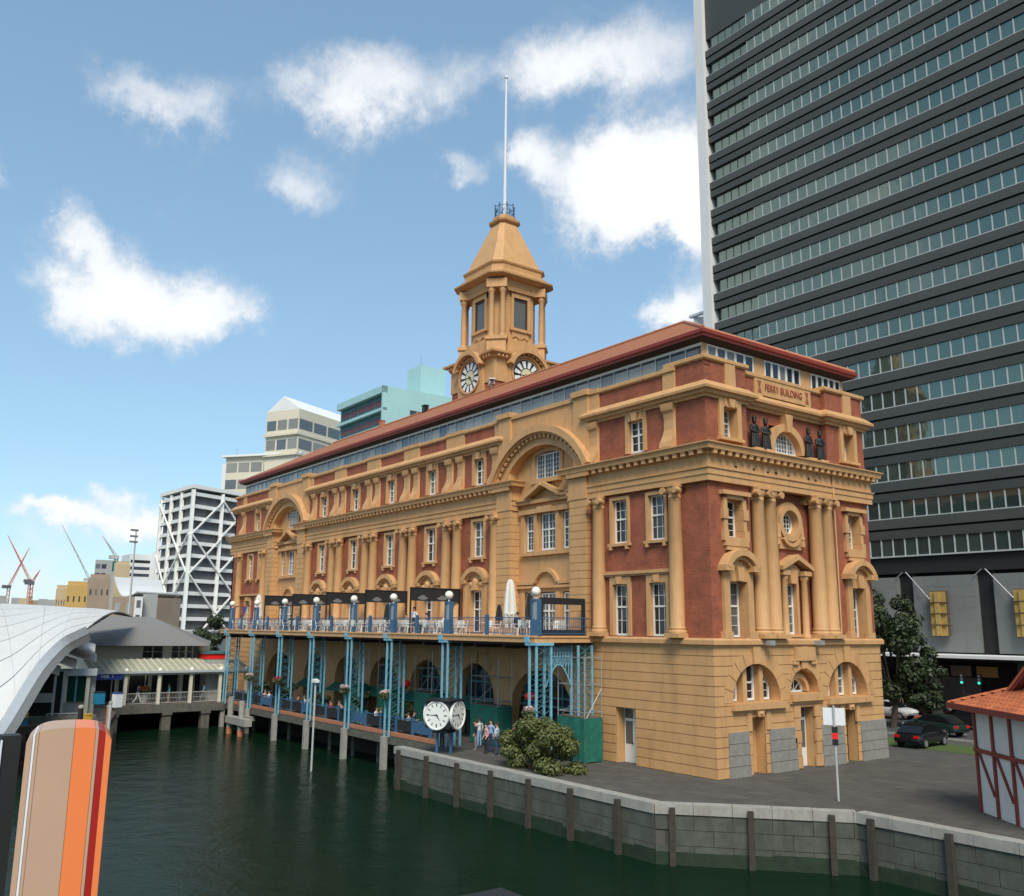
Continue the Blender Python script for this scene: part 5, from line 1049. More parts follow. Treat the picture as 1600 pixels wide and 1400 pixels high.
# ------------------------------------------------------------------ LEFT: pier, covered walkway, terminals
PW = [gz(-260, 1150), gz(0, 1138), gz(172, 1127), gz(182, 1112)]
pier_pts = [(p.x, p.y) for p in PW] + [(-57.2, -16.0), (-57.2, -1.6), (-130, -1.6), (-130, -70)]
b = MB(); b.prism([(x, y, -.55) for x, y in pier_pts], [(x, y, 0.0) for x, y in pier_pts]); struct(b.obj('pier_deck', 'timber_deck'))
b = MB(); b.box(-57.5, -57.15, -16.2, -4.6, -.72, .02); struct(b.obj('pier_beam', 'wet_concrete'))
for k, (y, lab) in enumerate(((-14.6, 'squat concrete pier pile beneath the blue sign'), (-9.9, 'square concrete pier pile standing clear in the dark water'), (-6.3, 'concrete pier pile below the last walkway posts'))):
    tag(MB().box(-.38, .38, -.38, .38, -3, -.5).box(-.5, .5, -.45, .45, -.95, -.5).obj('pier_pile', 'wet_concrete', None, loc=(-57.6, y, 0)), lab, 'pile', 'concrete piles under the pier')
for k in range(5):
    p = PW[1].lerp(PW[2], k / 4); tag(MB().tube((0, 0, -3), (0, 0, -.5), .25, 8).obj('pier_pile', 'wet_concrete', None, loc=(p.x - .6, p.y + .2, 0)), 'dark round pile under the terminal end of the pier', 'pile', 'round piles under the terminal')
# fender jetty off the boardwalk: two pale posts and a low beam
jt = thing('fender_jetty', 'low grey concrete fender beam on two pale posts beside the boardwalk', 'jetty', (-50.6, -5.9, 0))
MB().box(-1.5, 3.2, -.35, .35, -1.35, -.75).obj('beam', 'concrete', jt); MB().box(-.6, .2, -.3, 1.8, -1.2, -.8).obj('strut', 'concrete', jt)
for x, h in ((-1.2, .9), (1.55, .7)): MB().tube((x, 0, -3), (x, 0, h), .26, 10).obj('post', 'concrete', jt); MB().tube((x, 0, -2.35), (x, 0, -1.75), .275, 10).obj('rust_band', 'terracotta_edge', jt)
# covered walkway along the pier
WK = thing('covered_walkway', 'long cream posted walkway with a ribbed translucent roof on the pier', 'walkway', (-58, -9.2, 0))
for y in (-7.3, -4.42, -1.42, 1.52, 4.35, 6.9):
    for x in (0, -3.0): MB().box(x - .14, x + .14, y - .14, y + .14, 0, 2.72).obj('post', 'cream_paint', WK)
    MB().tube((.05, y, 2.95), (.05, y, 3.1), .16, 8).ball((.12, y, 3.12), .2, 8, 5).obj('roof_lamp', 'globe', WK)
MB().box(-.16, .16, -7.5, 7.2, 2.66, 2.90).obj('beam', 'cream_paint', WK); MB().box(.1, .45, -7.6, 7.3, 2.84, 3.02).obj('gutter', 'shell_beam', WK); MB().box(-3.16, -2.84, -7.5, 7.2, 2.66, 2.90).obj('beam', 'cream_paint', WK)
for i in range(24):
    y0 = -7.5 + i * 14.7 / 24; MB().prism([(.3, y0, 2.98), (.3, y0 + .50, 2.98), (-3.4, y0 + .50, 3.95), (-3.4, y0, 3.95)], [(.3, y0, 3.03), (.3, y0 + .50, 3.03), (-3.4, y0 + .50, 4.0), (-3.4, y0, 4.0)]).obj('roof_sheet', 'walk_roof', WK)
    MB().prism([(.3, y0 + .5, 3.0), (.3, y0 + .612, 3.0), (-3.4, y0 + .612, 3.97), (-3.4, y0 + .5, 3.97)], [(.3, y0 + .5, 3.09), (.3, y0 + .612, 3.09), (-3.4, y0 + .612, 4.06), (-3.4, y0 + .5, 4.06)]).obj('roof_rib', 'cream_paint', WK)
rail((-58.0, -13.4, 0), (-58.0, -4.5, 0)).obj('guard_rail', 'crane_grey', WK, loc=(58, 9.2, 0))
t = thing('pier_sign', 'blue sign with white lettering hung at the head of the walkway', 'sign', (-57.8, -15.05, 2.33)); MB().box(0, .08, -1.15, 1.1, 0, .54).obj('board', 'sign_blue', t)
tm = text_mesh('PIER  1', .38, .02, 'sign_white'); o = put('lettering', tm, t); o.rotation_euler = (R_(90), 0, R_(90)); o.location = (.1, -.25, .28); MB().tube((.04, -1, .5), (.04, -1, .8), .03).tube((.04, 1, .5), (.04, 1, .8), .03).obj('hanger', 'steel', t)
# ticket hall with grey hipped roof behind the walkway
HR = thing('ticket_hall', 'cream walled ticket hall with a broad grey hipped roof behind the walkway', 'building', (0, 0, 0))
A = [at(150, 1010, 99), at(313, 1010, 99)]; e0, e1 = at(120, 1009, 97), at(327, 1009, 97); r0_, r1_ = at(150, 962, 110), at(238, 964, 110)
bk0, bk1 = at(40, 1000, 122), at(330, 1003, 122)
zE = 5.25; zR = 8.1
def xy(v, z): return (v.x, v.y, z)
b = MB(); b.add([xy(e0, zE), xy(e1, zE), xy(bk1, zE), xy(bk0, zE), xy(r0_, zR), xy(r1_, zR)], [(0, 1, 5, 4), (1, 2, 5), (2, 3, 4, 5), (3, 0, 4), (0, 3, 2, 1)]); b.obj('roof', 'grey_roof', HR)
b = MB(); b.prism([xy(A[0], 0), xy(A[1], 0), xy(bk1.lerp(A[1], .08), 0), xy(bk0.lerp(A[0], .08), 0)], [xy(A[0], zE), xy(A[1], zE), xy(bk1.lerp(A[1], .08), zE), xy(bk0.lerp(A[0], .08), zE)]); b.obj('wall', 'cream_paint', HR)
fd = (A[1] - A[0]); fd.z = 0; fl = fd.length; fd.normalize(); fn = Vector((fd.y, -fd.x, 0))
def hall_box(s0, s1, z0, z1, d0, d1, nm, m): a = Vector((A[0].x, A[0].y, 0)); return MB().prism([tuple(a + fd * s + fn * d0 + Vector((0, 0, z))) for s, z in ((s0, z0), (s1, z0), (s1, z1), (s0, z1))], [tuple(a + fd * s + fn * d1 + Vector((0, 0, z))) for s, z in ((s0, z0), (s1, z0), (s1, z1), (s0, z1))]).obj(nm, m, HR)
for i, (s0, s1) in enumerate(((4.3, 5.15), (5.25, 6.1), (7.0, 7.6), (7.7, 8.2), (8.4, 8.9), (9.0, 9.5))):
    for z0 in (4.05, 4.65): hall_box(s0, s1, z0, z0 + .55, -.02, .03, 'window', 'car_glass')
for i in range(11): hall_box(.2 + i * .36, .25 + i * .36, 3.9, 5.1, 0, .05, 'cladding_rib', 'cream_paint')
# interior back wall and floor clutter of the walkway
hall_box(-.5, fl + 1, .0, 2.6, .9, 1.0, 'shop_window', 'dark_inside')
for i in range(7): hall_box(.2 + i * 1.5, .3 + i * 1.5, 0, 2.6, 1.0, 1.08, 'shop_mullion', 'cream_paint')
# shell roofed terminal in front
ST = thing('shell_terminal', 'white panelled shell roof terminal with a curved grey edge beam', 'building', (0, 0, 0))
NC = [(-120, 1290, 60), (-50, 1200, 63.5), (0, 1135, 66.5), (25, 1095, 68.5), (60, 1040, 71.5), (95, 1003, 74.5), (118, 990, 77), (135, 982, 79)]
FC = [(-420, 946, 92), (-260, 943, 93), (-120, 942, 94), (0, 943, 96), (70, 946, 98), (120, 950, 100), (165, 955, 102), (208, 963, 104)]
def smooth_pts(P):
    o = []
    for i in range(len(P) - 1):
        p0, p1, p2, p3 = P[max(i - 1, 0)], P[i], P[i + 1], P[min(i + 2, len(P) - 1)]
        for k in range(3): t = k / 3; o.append(.5 * ((2 * p1) + (p2 - p0) * t + (2 * p0 - 5 * p1 + 4 * p2 - p3) * t * t + (3 * p1 - p0 - 3 * p2 + p3) * t ** 3))
    return o + [P[-1]]
near = smooth_pts([at(*p) for p in NC]); farc = smooth_pts([at(*p) for p in FC])
def surf(i, t): a, c = near[i], farc[i]; p = a.lerp(c, t); p.z += .9 * math.sin(math.pi * t) * (1 if True else 0); return p
NT = 7
for i in range(0, len(near) - 1, 3):
    for j in range(NT):
        t0, t1 = j / NT + (.003 if j else 0), (j + 1) / NT - .003; b = MB(); rg = []
        for k in range(4):
            f = 0; A_, B_ = surf(i + k, t0), surf(i + k, t1)
            if k == 0: A_, B_ = A_.lerp(surf(i + 1, t0), .02), B_.lerp(surf(i + 1, t1), .02)
            rg.append([tuple(A_), tuple(B_), tuple(B_ - Vector((0, 0, .12))), tuple(A_ - Vector((0, 0, .12)))])
        b.loft(rg); b.obj('roof_panel', 'shell_roof', ST)
b = MB()
for i in range(len(near) - 1):
    q = [surf(i, 0), surf(i + 1, 0), surf(i + 1, 1), surf(i, 1)]; mid = [surf(i, .5), surf(i + 1, .5)]
    dz = Vector((0, 0, .14)); b.add([tuple(v - dz) for v in (q[0], q[1], mid[1], mid[0])], [(0, 1, 2, 3)]); b.add([tuple(v - dz) for v in (mid[0], mid[1], q[2], q[3])], [(0, 1, 2, 3)])
b.obj('roof_deck', 'louvre', ST)
tow = (CAM - near[12]); tow.z = 0; tow.normalize()
for nm, off0, off1, dn0, dn1, m in (('edge_beam', .15, .55, -.18, .42, 'shell_beam'), ('beam_shadow_gap', .02, .16, -.02, .30, 'podium_dark'), ('beam_soffit', .1, .5, .42, .95, 'louvre')):
    b = MB(); rg = []
    for i, v in enumerate(near):
        d = (near[min(i + 1, len(near) - 1)] - near[max(i - 1, 0)]).normalized(); nn = d.cross(tow).normalized(); nn = nn if nn.z > 0 else -nn
        rg.append([tuple(v + tow * off0 - nn * dn0), tuple(v + tow * off1 - nn * dn0), tuple(v + tow * off1 - nn * dn1), tuple(v + tow * off0 - nn * dn1)])
    b.loft(rg); b.obj(nm, m, ST)
# louvres, glazing and side wall below the beam
for px0, py0, px1, py1, dd, nm, m in ((112, 1008, 148, 1020, 78, 'louvre_blade', 'shell_roof'), (95, 1018, 150, 1036, 79, 'louvre_panel', 'grey_wall'), (80, 1032, 118, 1045, 77, 'louvre_blade', 'shell_roof'), (70, 1048, 92, 1056, 76, 'louvre_blade', 'shell_roof')):
    a, c = at(px0, py0, dd), at(px1, py1, dd + 1.5); w = Vector((0, 0, .1)); bk = Vector((-2.6, .6, .5)); MB().prism([tuple(a), tuple(c), tuple(c + bk), tuple(a + bk)], [tuple(a + w), tuple(c + w), tuple(c + bk + w), tuple(a + bk + w)]).obj(nm, m, ST)
def screen(px0, px1, py0, py1, dd, nm, m, th=.15, dd1=None):
    a, c = at(px0, (py0 + py1) / 2, dd), at(px1, (py0 + py1) / 2, dd1 or dd); z1 = at((px0 + px1) / 2, py0, dd).z; z0 = at((px0 + px1) / 2, py1, dd).z; d = (c - a); d.z = 0; d.normalize(); n = Vector((-d.y, d.x, 0)) * th
    P = lambda v, z: (v.x, v.y, z)
    return MB().prism([P(a, z0), P(c, z0), P(c, z1), P(a, z1)], [P(a + n, z0), P(c + n, z0), P(c + n, z1), P(a + n, z1)]).obj(nm, m, ST)
screen(92, 148, 1048, 1121, 80, 'side_wall', 'grey_wall'); screen(104, 133, 1056, 1096, 79.8, 'window', 'green_glass', .1); screen(117, 120, 1055, 1097, 79.7, 'window_bar', 'teal_post', .06); screen(101, 105, 1054, 1098, 79.6, 'window_jamb', 'cream_paint', .08); screen(133, 139, 1050, 1118, 79.4, 'corner_column', 'cream_paint', .4)
screen(40, 96, 1050, 1120, 79, 'shop_interior', 'dark_inside'); screen(42, 70, 1062, 1083, 78.6, 'window', 'green_glass', .1); screen(36, 82, 1084, 1098, 77, 'counter', 'grey_wall', .8); screen(90, 152, 1045, 1056, 79.2, 'lintel', 'shell_beam', .5)
for px in (82, 96): screen(px, px + 4, 1056, 1120, 77.2, 'column', 'crane_grey', .3)
screen(20, 150, 1119, 1131, 74, 'kerb_wall', 'wet_concrete', .6)
# clutter on the terminal edge
def crate(lab, px, py, dd, w, h, d, m, rim=None):
    p = at(px, py, dd); t = thing('crate', lab, 'crate', (p.x, p.y, 0 if p.z < .6 else p.z), R_(20)); MB().box(-w/2, w/2, -d/2, d/2, 0, h).obj('tub', m, t); MB().box(-w/2 - .03, w/2 + .03, -d/2 - .03, d/2 + .03, h, h + .06).obj('rim', rim or m, t)
crate('yellow plastic crate below a blue one on the terminal edge', 34, 1126, 72, .6, .45, .5, 'plastic_yellow'); 
p = at(34, 1126, 72); t = thing('crate', 'bright blue plastic crate stacked on the yellow crate', 'crate', (p.x, p.y, .52), R_(20)); MB().box(-.3, .3, -.25, .25, 0, .42).obj('tub', 'plastic_blue', t); MB().box(-.33, .33, -.28, .28, .42, .48).obj('rim', 'plastic_blue', t)
crate('dark blue tub lying left of the yellow crate', 22, 1128, 72, .7, .3, .5, 'sign_blue'); crate('small yellow box beside the dark mooring pile', 137, 1124, 73, .4, .32, .4, 'plastic_yellow'); crate('teal bin beside the cream walkway wall', 154, 1100, 78, .6, .85, .6, 'plastic_blue', 'black_metal')
crate('pale wheelie bin with a blue band under the blue sign', 182, 1105, 76, .55, 1.0, .55, 'sign_white', 'sign_blue')
for lab, px, py0, py1, dd, r, m in (('thick dark mooring pile at the terminal edge', 127, 1104, 1135, 68, .16, 'black_metal'), ('tall thin grey mooring pole at the corner of the pier', 173, 1098, 1146, 66, .10, 'crane_grey'), ('thin rusty mooring pole beside the taller grey one', 169, 1104, 1140, 67, .07, 'terracotta_edge')):
    p = at(px, py0, dd); t = thing('mooring_pile', lab, 'mooring pile', (p.x, p.y, -3.2), 0, 'mooring piles'); MB().tube((0, 0, 0), (0, 0, p.z + 3.2), r, 8).obj('shaft', m, t); MB().lathe([(r * 1.15, p.z + 3.1), (r * 1.15, p.z + 3.22), (r * .6, p.z + 3.3)], n=8).obj('cap', 'concrete', t)
t = thing('guard_rail', 'grey tubular guard rail on the terminal edge', 'railing', tuple(Vector((*at(100, 1122, 74).xy, 0))), 0)
d_ = (at(130, 1122, 74) - at(75, 1122, 74)); d_.z = 0
for k in range(4): MB().tube(tuple(d_ * (k / 3 - .5)), tuple(d_ * (k / 3 - .5) + Vector((0, 0, 1.05))), .03).obj('stanchion', 'steel', t)
for z in (.35, .7, 1.03): MB().tube(tuple(d_ * -.5 + Vector((0, 0, z))), tuple(d_ * .5 + Vector((0, 0, z))), .025).obj('bar', 'steel', t)

# ------------------------------------------------------------------ ferry deck below the camera with an orange locker
dk = CAM.z - 2.15
FD = thing('ferry_deck', 'dark ferry deck edge under the viewpoint', 'ferry', (28.2, -36.4, 0)); MB().box(-3.0, 8, -6, 4.5, dk - .35, dk).obj('deck', 'deck_black', FD); MB().prism([(-2.8, -5.8, -2.6), (8, -5.8, -2.6), (8, 4.3, -2.6), (-2.8, 4.3, -2.6)], [(-2.9, -5.9, dk - .35), (8, -5.9, dk - .35), (8, 4.4, dk - .35), (-2.9, 4.4, dk - .35)]).obj('hull', 'deck_black', FD)
p0, p1 = at(42, 1150, 6), at(175, 1150, 6); pc = (p0 + p1) / 2; wd = p1 - p0; wd.z = 0; ww = wd.length; hh = at(108, 1137, 6).z - dk
t = thing('locker', 'rounded orange and buff locker with a red stripe on the ferry deck', 'locker', (pc.x, pc.y, dk), math.atan2(wd.y, wd.x))
def seg(x0, x1, m, nm):
    pts = [(x0, 0)] + [(x1, 0)]; top = lambda x: hh - .07 * (abs(2 * x / ww) ** 5) - .012 * abs(x / ww); n = 6
    pts = [(x0, 0), (x1, 0)] + [(x1 + (x0 - x1) * i / n, top(x1 + (x0 - x1) * i / n)) for i in range(n + 1)]
    return MB().prism([(x, 0, z) for x, z in pts], [(x, .5, z) for x, z in pts]).obj(nm, m, t)
e = [-.5, -.43, -.40, -.36, .05, .30, .34, .42, .5]
for i, (m, nm) in enumerate((('orange_pale', 'side_strip'), ('sign_white', 'white_band'), ('orange_pale', 'side_strip'), ('orange_pale', 'buff_panel'), ('orange', 'orange_panel'), ('orange_pale', 'side_strip'), ('orange_red', 'red_stripe'), ('orange', 'orange_panel'))): seg(e[i] * ww + .001, e[i + 1] * ww - .001, m, nm)
p = at(16, 1148, 6.1); t = thing('deck_post', 'black deck post with a thin pale cable beside the orange locker', 'post', (p.x, p.y, dk)); MB().box(-.06, .06, -.05, .05, 0, p.z - dk).obj('post', 'deck_black', t); MB().tube((.07, -.05, 0), (.07, -.05, p.z - dk - .02), .006).obj('cable', 'sign_white', t)
# ------------------------------------------------------------------ BACKGROUND: left
def facade(th, a, c, z0, z1, cols, rows, nm='window', m='far_glass', mx=.15, mz=.3, d=.06, sill=None):
    """windows spread over the wall a-c (plan points), each its own part; outward is right of a->c"""
    a, c = Vector((a[0], a[1], 0)), Vector((c[0], c[1], 0)); t = (c - a); Ln = t.length; t.normalize(); n = Vector((t.y, -t.x, 0)); cw, rh = Ln / cols, (z1 - z0) / rows
    me = cached(('fw', th.name, round(cw, 3), round(rh, 3), m, mx, mz, d), lambda: MB().box(-cw * (.5 - mx), cw * (.5 - mx), -d, .03, -rh * (.5 - mz), rh * (.5 - mz)).mesh(nm, [m]))
    for i in range(cols):
        for j in range(rows): p = a + t * cw * (i + .5); o = put(nm, me, th, (p.x, p.y, z0 + rh * (j + .5)), math.atan2(t.y, t.x))
def block(th, pts, z0, z1, m, nm='wall'): return MB().prism([(x, y, z0) for x, y in pts], [(x, y, z1) for x, y in pts]).obj(nm, m, th)
def quadpts(a, c, depth):
    a, c = Vector((a[0], a[1])), Vector((c[0], c[1])); t = (c - a).normalized(); n = Vector((-t.y, t.x)); return [tuple(a), tuple(c), tuple(c + n * depth), tuple(a + n * depth)]
# white braced parking tower
WB = thing('braced_tower', 'white parking tower wrapped in diagonal cross bracing', 'building', (0, 0, 0))
ca, cl, crr = at(302, 775, 232), at(254, 775, 252), at(400, 775, 246)
ca, cl, crr = [Vector((v.x, v.y, 0)) for v in (ca, cl, crr)]; bk = cl + (crr - ca)
ztop = at(302, 757, 232).z; fh = 3.0; nf = 13
def shrink(v, f): c0 = (ca + bk) / 2; return c0 + (v - c0) * f
core = [shrink(v, .93) for v in (ca, crr, bk, cl)]; block(WB, [(v.x, v.y) for v in core], 0, ztop - 2.0, 'braced_dark', 'dark_core')
zs0 = ztop - 2.6
for k in range(nf):
    z = zs0 - k * fh; f = 1 - .0 * k
    for (a, c, nm) in ((ca, crr, 'parapet_beam'), (cl, ca, 'parapet_beam')):
        t_ = (c - a).normalized(); n = Vector((t_.y, -t_.x, 0)); MB().prism([tuple(a + n * .1 + Vector((0, 0, z))), tuple(c + n * .1 + Vector((0, 0, z))), tuple(c + n * .1 + Vector((0, 0, z + .88))), tuple(a + n * .1 + Vector((0, 0, z + .88)))], [tuple(a - n * .6 + Vector((0, 0, z))), tuple(c - n * .6 + Vector((0, 0, z))), tuple(c - n * .6 + Vector((0, 0, z + .88))), tuple(a - n * .6 + Vector((0, 0, z + .88)))]).obj(nm, 'braced_white', WB)
    o = MB(); q = [shrink(v, 1.0) for v in (ca, crr, bk, cl)]; o.prism([(v.x, v.y, z - .05) for v in q], [(v.x, v.y, z + .02) for v in q]); o.obj('floor_slab', 'far_grey', WB)
q = [shrink(v, 1.05) for v in (ca, crr, bk, cl)]; MB().prism([(v.x, v.y, ztop - .9) for v in q], [(v.x, v.y, ztop) for v in q]).obj('roof_slab', 'braced_white', WB)
for v in (ca, ca.lerp(crr, .45), ca.lerp(crr, .9), cl, cl.lerp(ca, .33), cl.lerp(ca, .66)):
    MB().box(v.x - .4, v.x + .4, v.y - .4, v.y + .4, 0, ztop - 1.2).obj('column', 'braced_white', WB)
def brace(a, c, z0, z1):
    t_ = (c - a).normalized(); n = Vector((t_.y, -t_.x, 0)) * .5; MB().bar(tuple(a + n + Vector((0, 0, z0))), tuple(c + n + Vector((0, 0, z1))), .34, .34).obj('brace', 'braced_white', WB)
m1, m2 = ca.lerp(crr, .45), ca.lerp(crr, .9); zt = ztop - 3
for a, c, z0, z1 in ((ca, m1, zt - 9, zt), (ca, m1, zt - 9, zt - 18), (ca, m1, zt - 18.5, zt - 9.5), (ca, m1, zt - 18.5, zt - 28), (ca, m1, zt - 37, zt - 28), (m1, m2, zt, zt - 9), (m1, m2, zt - 9, zt), (m1, m2, zt - 18, zt - 9), (m1, m2, zt - 18, zt - 27), (m1, m2, zt - 28, zt - 19), (m1, m2, zt - 28, zt - 37),
                      (cl, ca, zt - 27, zt - 9), (cl, ca, zt, zt - 18), (cl, ca, zt - 13, zt - 36), (cl, ca, zt - 36, zt - 18)): brace(a, c, z0, z1)
# cream office block with a gabled top, stepping down to a lower wing
CO = thing('cream_office', 'cream stepped office block with a pale gabled top floor', 'building', (0, 0, 0))
g0, g1, g2 = at(418, 640, 268), at(468, 640, 260), at(545, 640, 280); zl = at(468, 638, 260).z
tL = quadpts(g0, g1, 32); block(CO, tL, 0, zl, 'cream_office')
gm = (Vector(tL[0]) + Vector(tL[1])) / 2; gb = (Vector(tL[2]) + Vector(tL[3])) / 2; zr = zl + 4.3
MB().add([(tL[0][0], tL[0][1], zl), (tL[1][0], tL[1][1], zl), (gm.x, gm.y, zr), (tL[3][0], tL[3][1], zl), (tL[2][0], tL[2][1], zl), (gb.x, gb.y, zr)], [(0, 1, 2), (3, 5, 4), (0, 2, 5, 3), (1, 4, 5, 2), (0, 3, 4, 1)]).obj('gable_roof', 'pale_roof', CO)
facade(CO, tL[0], tL[1], zl - 13.0, zl - 1.4, 3, 2, m='soft_glass', mx=.08, mz=.25); facade(CO, tL[1], tL[2], zl - 13.0, zl - 1.4, 5, 2, m='soft_glass', mx=.06, mz=.25)
tm = text_mesh('TOWER', 1.1, .1, 'sign_blue'); o = put('lettering', tm, CO) if False else None
for dz in (12.8, 6.9):
    ex_ = [Vector(v) for v in tL]; cc = sum(ex_, Vector((0, 0))) / 4; block(CO, [tuple(cc + (v - cc) * 1.05) for v in ex_], zl - dz - .7, zl - dz, 'cream_office', 'balcony_slab')
l0, l1 = at(352, 740, 275), at(470, 715, 262); lw = quadpts(l0, l1, 40); zw = at(440, 707, 264).z; block(CO, lw, 0, zw - .6, 'cream_office', 'lower_wing'); c4 = sum((Vector(v) for v in lw), Vector((0, 0))) / 4; block(CO, [tuple(c4 + (Vector(v) - c4) * 1.06) for v in lw], zw - .6, zw, 'pale_roof', 'wing_roof')
facade(CO, lw[0], lw[1], zw - 11, zw - 1.2, 6, 2, m='soft_glass', mx=.06, mz=.22)
# teal tower
TE = thing('teal_building', 'pale teal office block with recessed balconies and a rooftop plant room', 'building', (0, 0, 0))
t0, t1, t2 = at(533, 640, 168), at(606, 606, 152), at(700, 615, 172); zt_ = at(606, 603, 152).z; tq = quadpts(t0, t1, 26); block(TE, tq, 0, zt_, 'teal_wall')
T0, T1 = Vector((*tq[0], 0)), Vector((*tq[1], 0)); td = (T1 - T0).normalized(); tn = Vector((td.y, -td.x, 0)); TL = (T1 - T0).length
def te(s0, s1, z0, z1, d0, d1, nm, m): return MB().prism([tuple(T0 + td * s + tn * d0 + Vector((0, 0, z))) for s, z in ((s0, z0), (s1, z0), (s1, z1), (s0, z1))], [tuple(T0 + td * s + tn * d1 + Vector((0, 0, z))) for s, z in ((s0, z0), (s1, z0), (s1, z1), (s0, z1))]).obj(nm, m, TE)
for k in range(6):
    z = zt_ - 1.2 - k * 3.1; te(.3, TL - .4, z - 2.6, z, .02, .06, 'loggia', 'teal_dark'); te(.0, TL, z - 3.1, z - 2.6, .05, .8, 'balcony_edge', 'teal_wall')
    for i in range(5): s = 1.0 + i * (TL - 2) / 5; te(s, s + (TL - 2) / 5 - .6, z - 1.9, z - .9, .06, .12, 'shade', 'maroon')
te(TL - .4, TL, 0, zt_, .0, .9, 'end_fin', 'teal_wall'); te(0, TL, zt_ - 1.2, zt_ + .02, .0, .9, 'top_beam', 'teal_wall')
S0, S1 = Vector((*tq[1], 0)), Vector((*tq[2], 0)); sd = (S1 - S0).normalized(); sn = Vector((sd.y, -sd.x, 0))
for i in range(4): P = S0 + sd * (4.5 + i * 1.5); MB().prism([tuple(P + sd * s + Vector((0, 0, z))) for s, z in ((0, zt_ - 5), (1.3, zt_ - 5), (1.3, zt_ - 3.6), (0, zt_ - 3.6))], [tuple(P + sn * .1 + sd * s + Vector((0, 0, z))) for s, z in ((0, zt_ - 5), (1.3, zt_ - 5), (1.3, zt_ - 3.6), (0, zt_ - 3.6))]).obj('window', 'far_glass', TE)
h0, h1 = at(637, 580, 168), at(658, 575, 164); hq = quadpts(h0, h1, 5.5); block(TE, hq, zt_ - .5, at(658, 570, 164).z, 'teal_wall', 'plant_room'); MB().tube((h1.x, h1.y, at(658, 570, 164).z), (h1.x, h1.y, at(658, 570, 164).z + 1.4), .06).obj('aerial', 'steel', TE)
# grey block behind the cream wing and a far antenna
GB = thing('grey_block', 'plain pale grey block beyond the cream wing', 'building', (0, 0, 0)); a, c = at(347, 735, 320), at(372, 735, 318); block(GB, quadpts(a, c, 20), 0, at(360, 726, 320).z, 'far_white'); MB().tube((a.x + 2, a.y + 4, 40), (a.x + 2, a.y + 4, at(360, 700, 320).z), .08).obj('mast', 'steel', GB)
# distant apartments, tan buildings, stone building, tent roofed hall
AP = thing('apartment_block', 'white apartment block with dark balcony rows and a green roof frame', 'building', (0, 0, 0)); a, c = at(203, 870, 402), at(237, 868, 404); block(AP, quadpts(a, c, 14), 0, at(220, 866, 402).z, 'far_white'); facade(AP, a, c, 9, at(220, 872, 402).z, 1, 9, 'balcony', 'far_glass', .05, .28); a2, c2 = at(237, 862, 398), at(252, 862, 398); block(AP, quadpts(a2, c2, 16), 0, at(240, 863, 398).z, 'far_white', 'stair_wall')
p = at(192, 874, 402); MB().bar((p.x - 2, p.y - 3, p.z - 1), (p.x, p.y + 4, p.z - 1), .6, .6).bar((p.x - 2, p.y - 3, p.z - 1), (p.x - 2, p.y - 3, p.z - 5), .6, .6).obj('green_frame', 'green_net', AP)
AQ = thing('apartment_block', 'grey apartment block with short rows of dark windows behind the tan wall', 'building', (0, 0, 0)); a, c = at(149, 880, 420), at(182, 876, 420); block(AQ, quadpts(a, c, 14), 0, at(165, 875, 420).z, 'far_grey'); facade(AQ, a, at(168, 876, 420), 14, at(165, 878, 420).z, 2, 5, 'window', 'far_glass', .1, .25)
for lab, px0, px1, py, dd, m, nm in (('mustard yellow warehouse in the distance', 104, 139, 914, 300, 'far_mustard', 'warehouse'), ('low tan house at the far end of the yellow warehouse', 88, 104, 920, 305, 'far_tan', 'warehouse'), ('brown stone warehouse with a broken roofline', 139, 174, 903, 290, 'far_stone', 'warehouse'), ('tall plain tan slab in front of the apartments', 180, 204, 882, 330, 'far_tan', 'slab_building')):
    t = thing(nm, lab, 'building', (0, 0, 0)); a, c = at(px0, py, dd), at(px1, py, dd); q = quadpts(a, c, 20); block(t, q, 0, a.z, m); block(t, [tuple(Vector(v) + (sum((Vector(w) for w in q), Vector((0, 0))) / 4 - Vector(v)) * .12) for v in q], a.z, a.z + 1.2, m, 'roof')
    if nm == 'warehouse': facade(t, a, c, a.z - 6, a.z - 2, 4, 1, 'window', 'far_glass', .36, .3)
TH = thing('tent_hall', 'low hall with a white swooping tent roof', 'building', (0, 0, 0)); a, c = at(176, 935, 190), at(212, 935, 186); q = quadpts(a, c, 12); zt2 = at(190, 932, 188).z; block(TH, q, 0, zt2, 'far_stone')
sw = MB(); rg = []
for i in range(9):
    f = i / 8; p = a.lerp(c, f); zz = zt2 + .2 + 2.2 * (2 * f - 1) ** 2 * (1.6 if f < .5 else .35); bk_ = (Vector(q[3]) - Vector(q[0])); rg.append([(p.x, p.y, zz), (p.x + bk_.x, p.y + bk_.y, zz), (p.x + bk_.x, p.y + bk_.y, zz - .25), (p.x, p.y, zz - .25)])
sw.loft(rg); sw.obj('tent_roof', 'far_white', TH); facade(TH, a, c, zt2 - 4, zt2 - .5, 2, 1, 'window', 'far_grey', .3, .2)
t = thing('grey_house', 'small white and grey building beside the braced tower', 'building', (0, 0, 0)); a, c = at(211, 932, 170), at(224, 932, 170); block(t, quadpts(a, c, 8), 0, a.z, 'far_white'); a2, c2 = at(224, 928, 172), at(247, 928, 172); block(t, quadpts(a2, c2, 8), 0, a2.z, 'far_grey', 'annexe'); facade(t, a, c, 7, a.z, 1, 2, 'window', 'far_glass', .25, .25)
# floodlight mast
p = at(213, 828, 160); t = thing('floodlight_mast', 'tall slim mast with two tiers of floodlights', 'mast', (p.x, p.y, 0)); MB().tube((0, 0, 0), (0, 0, p.z), .22, 8, 0, .12).obj('mast', 'crane_grey', t)
for z in (p.z, p.z - 1.0, p.z - 1.9): MB().box(-.2, .2, -.85, .35, z - .2, z + .1).obj('floodlight', 'louvre', t)
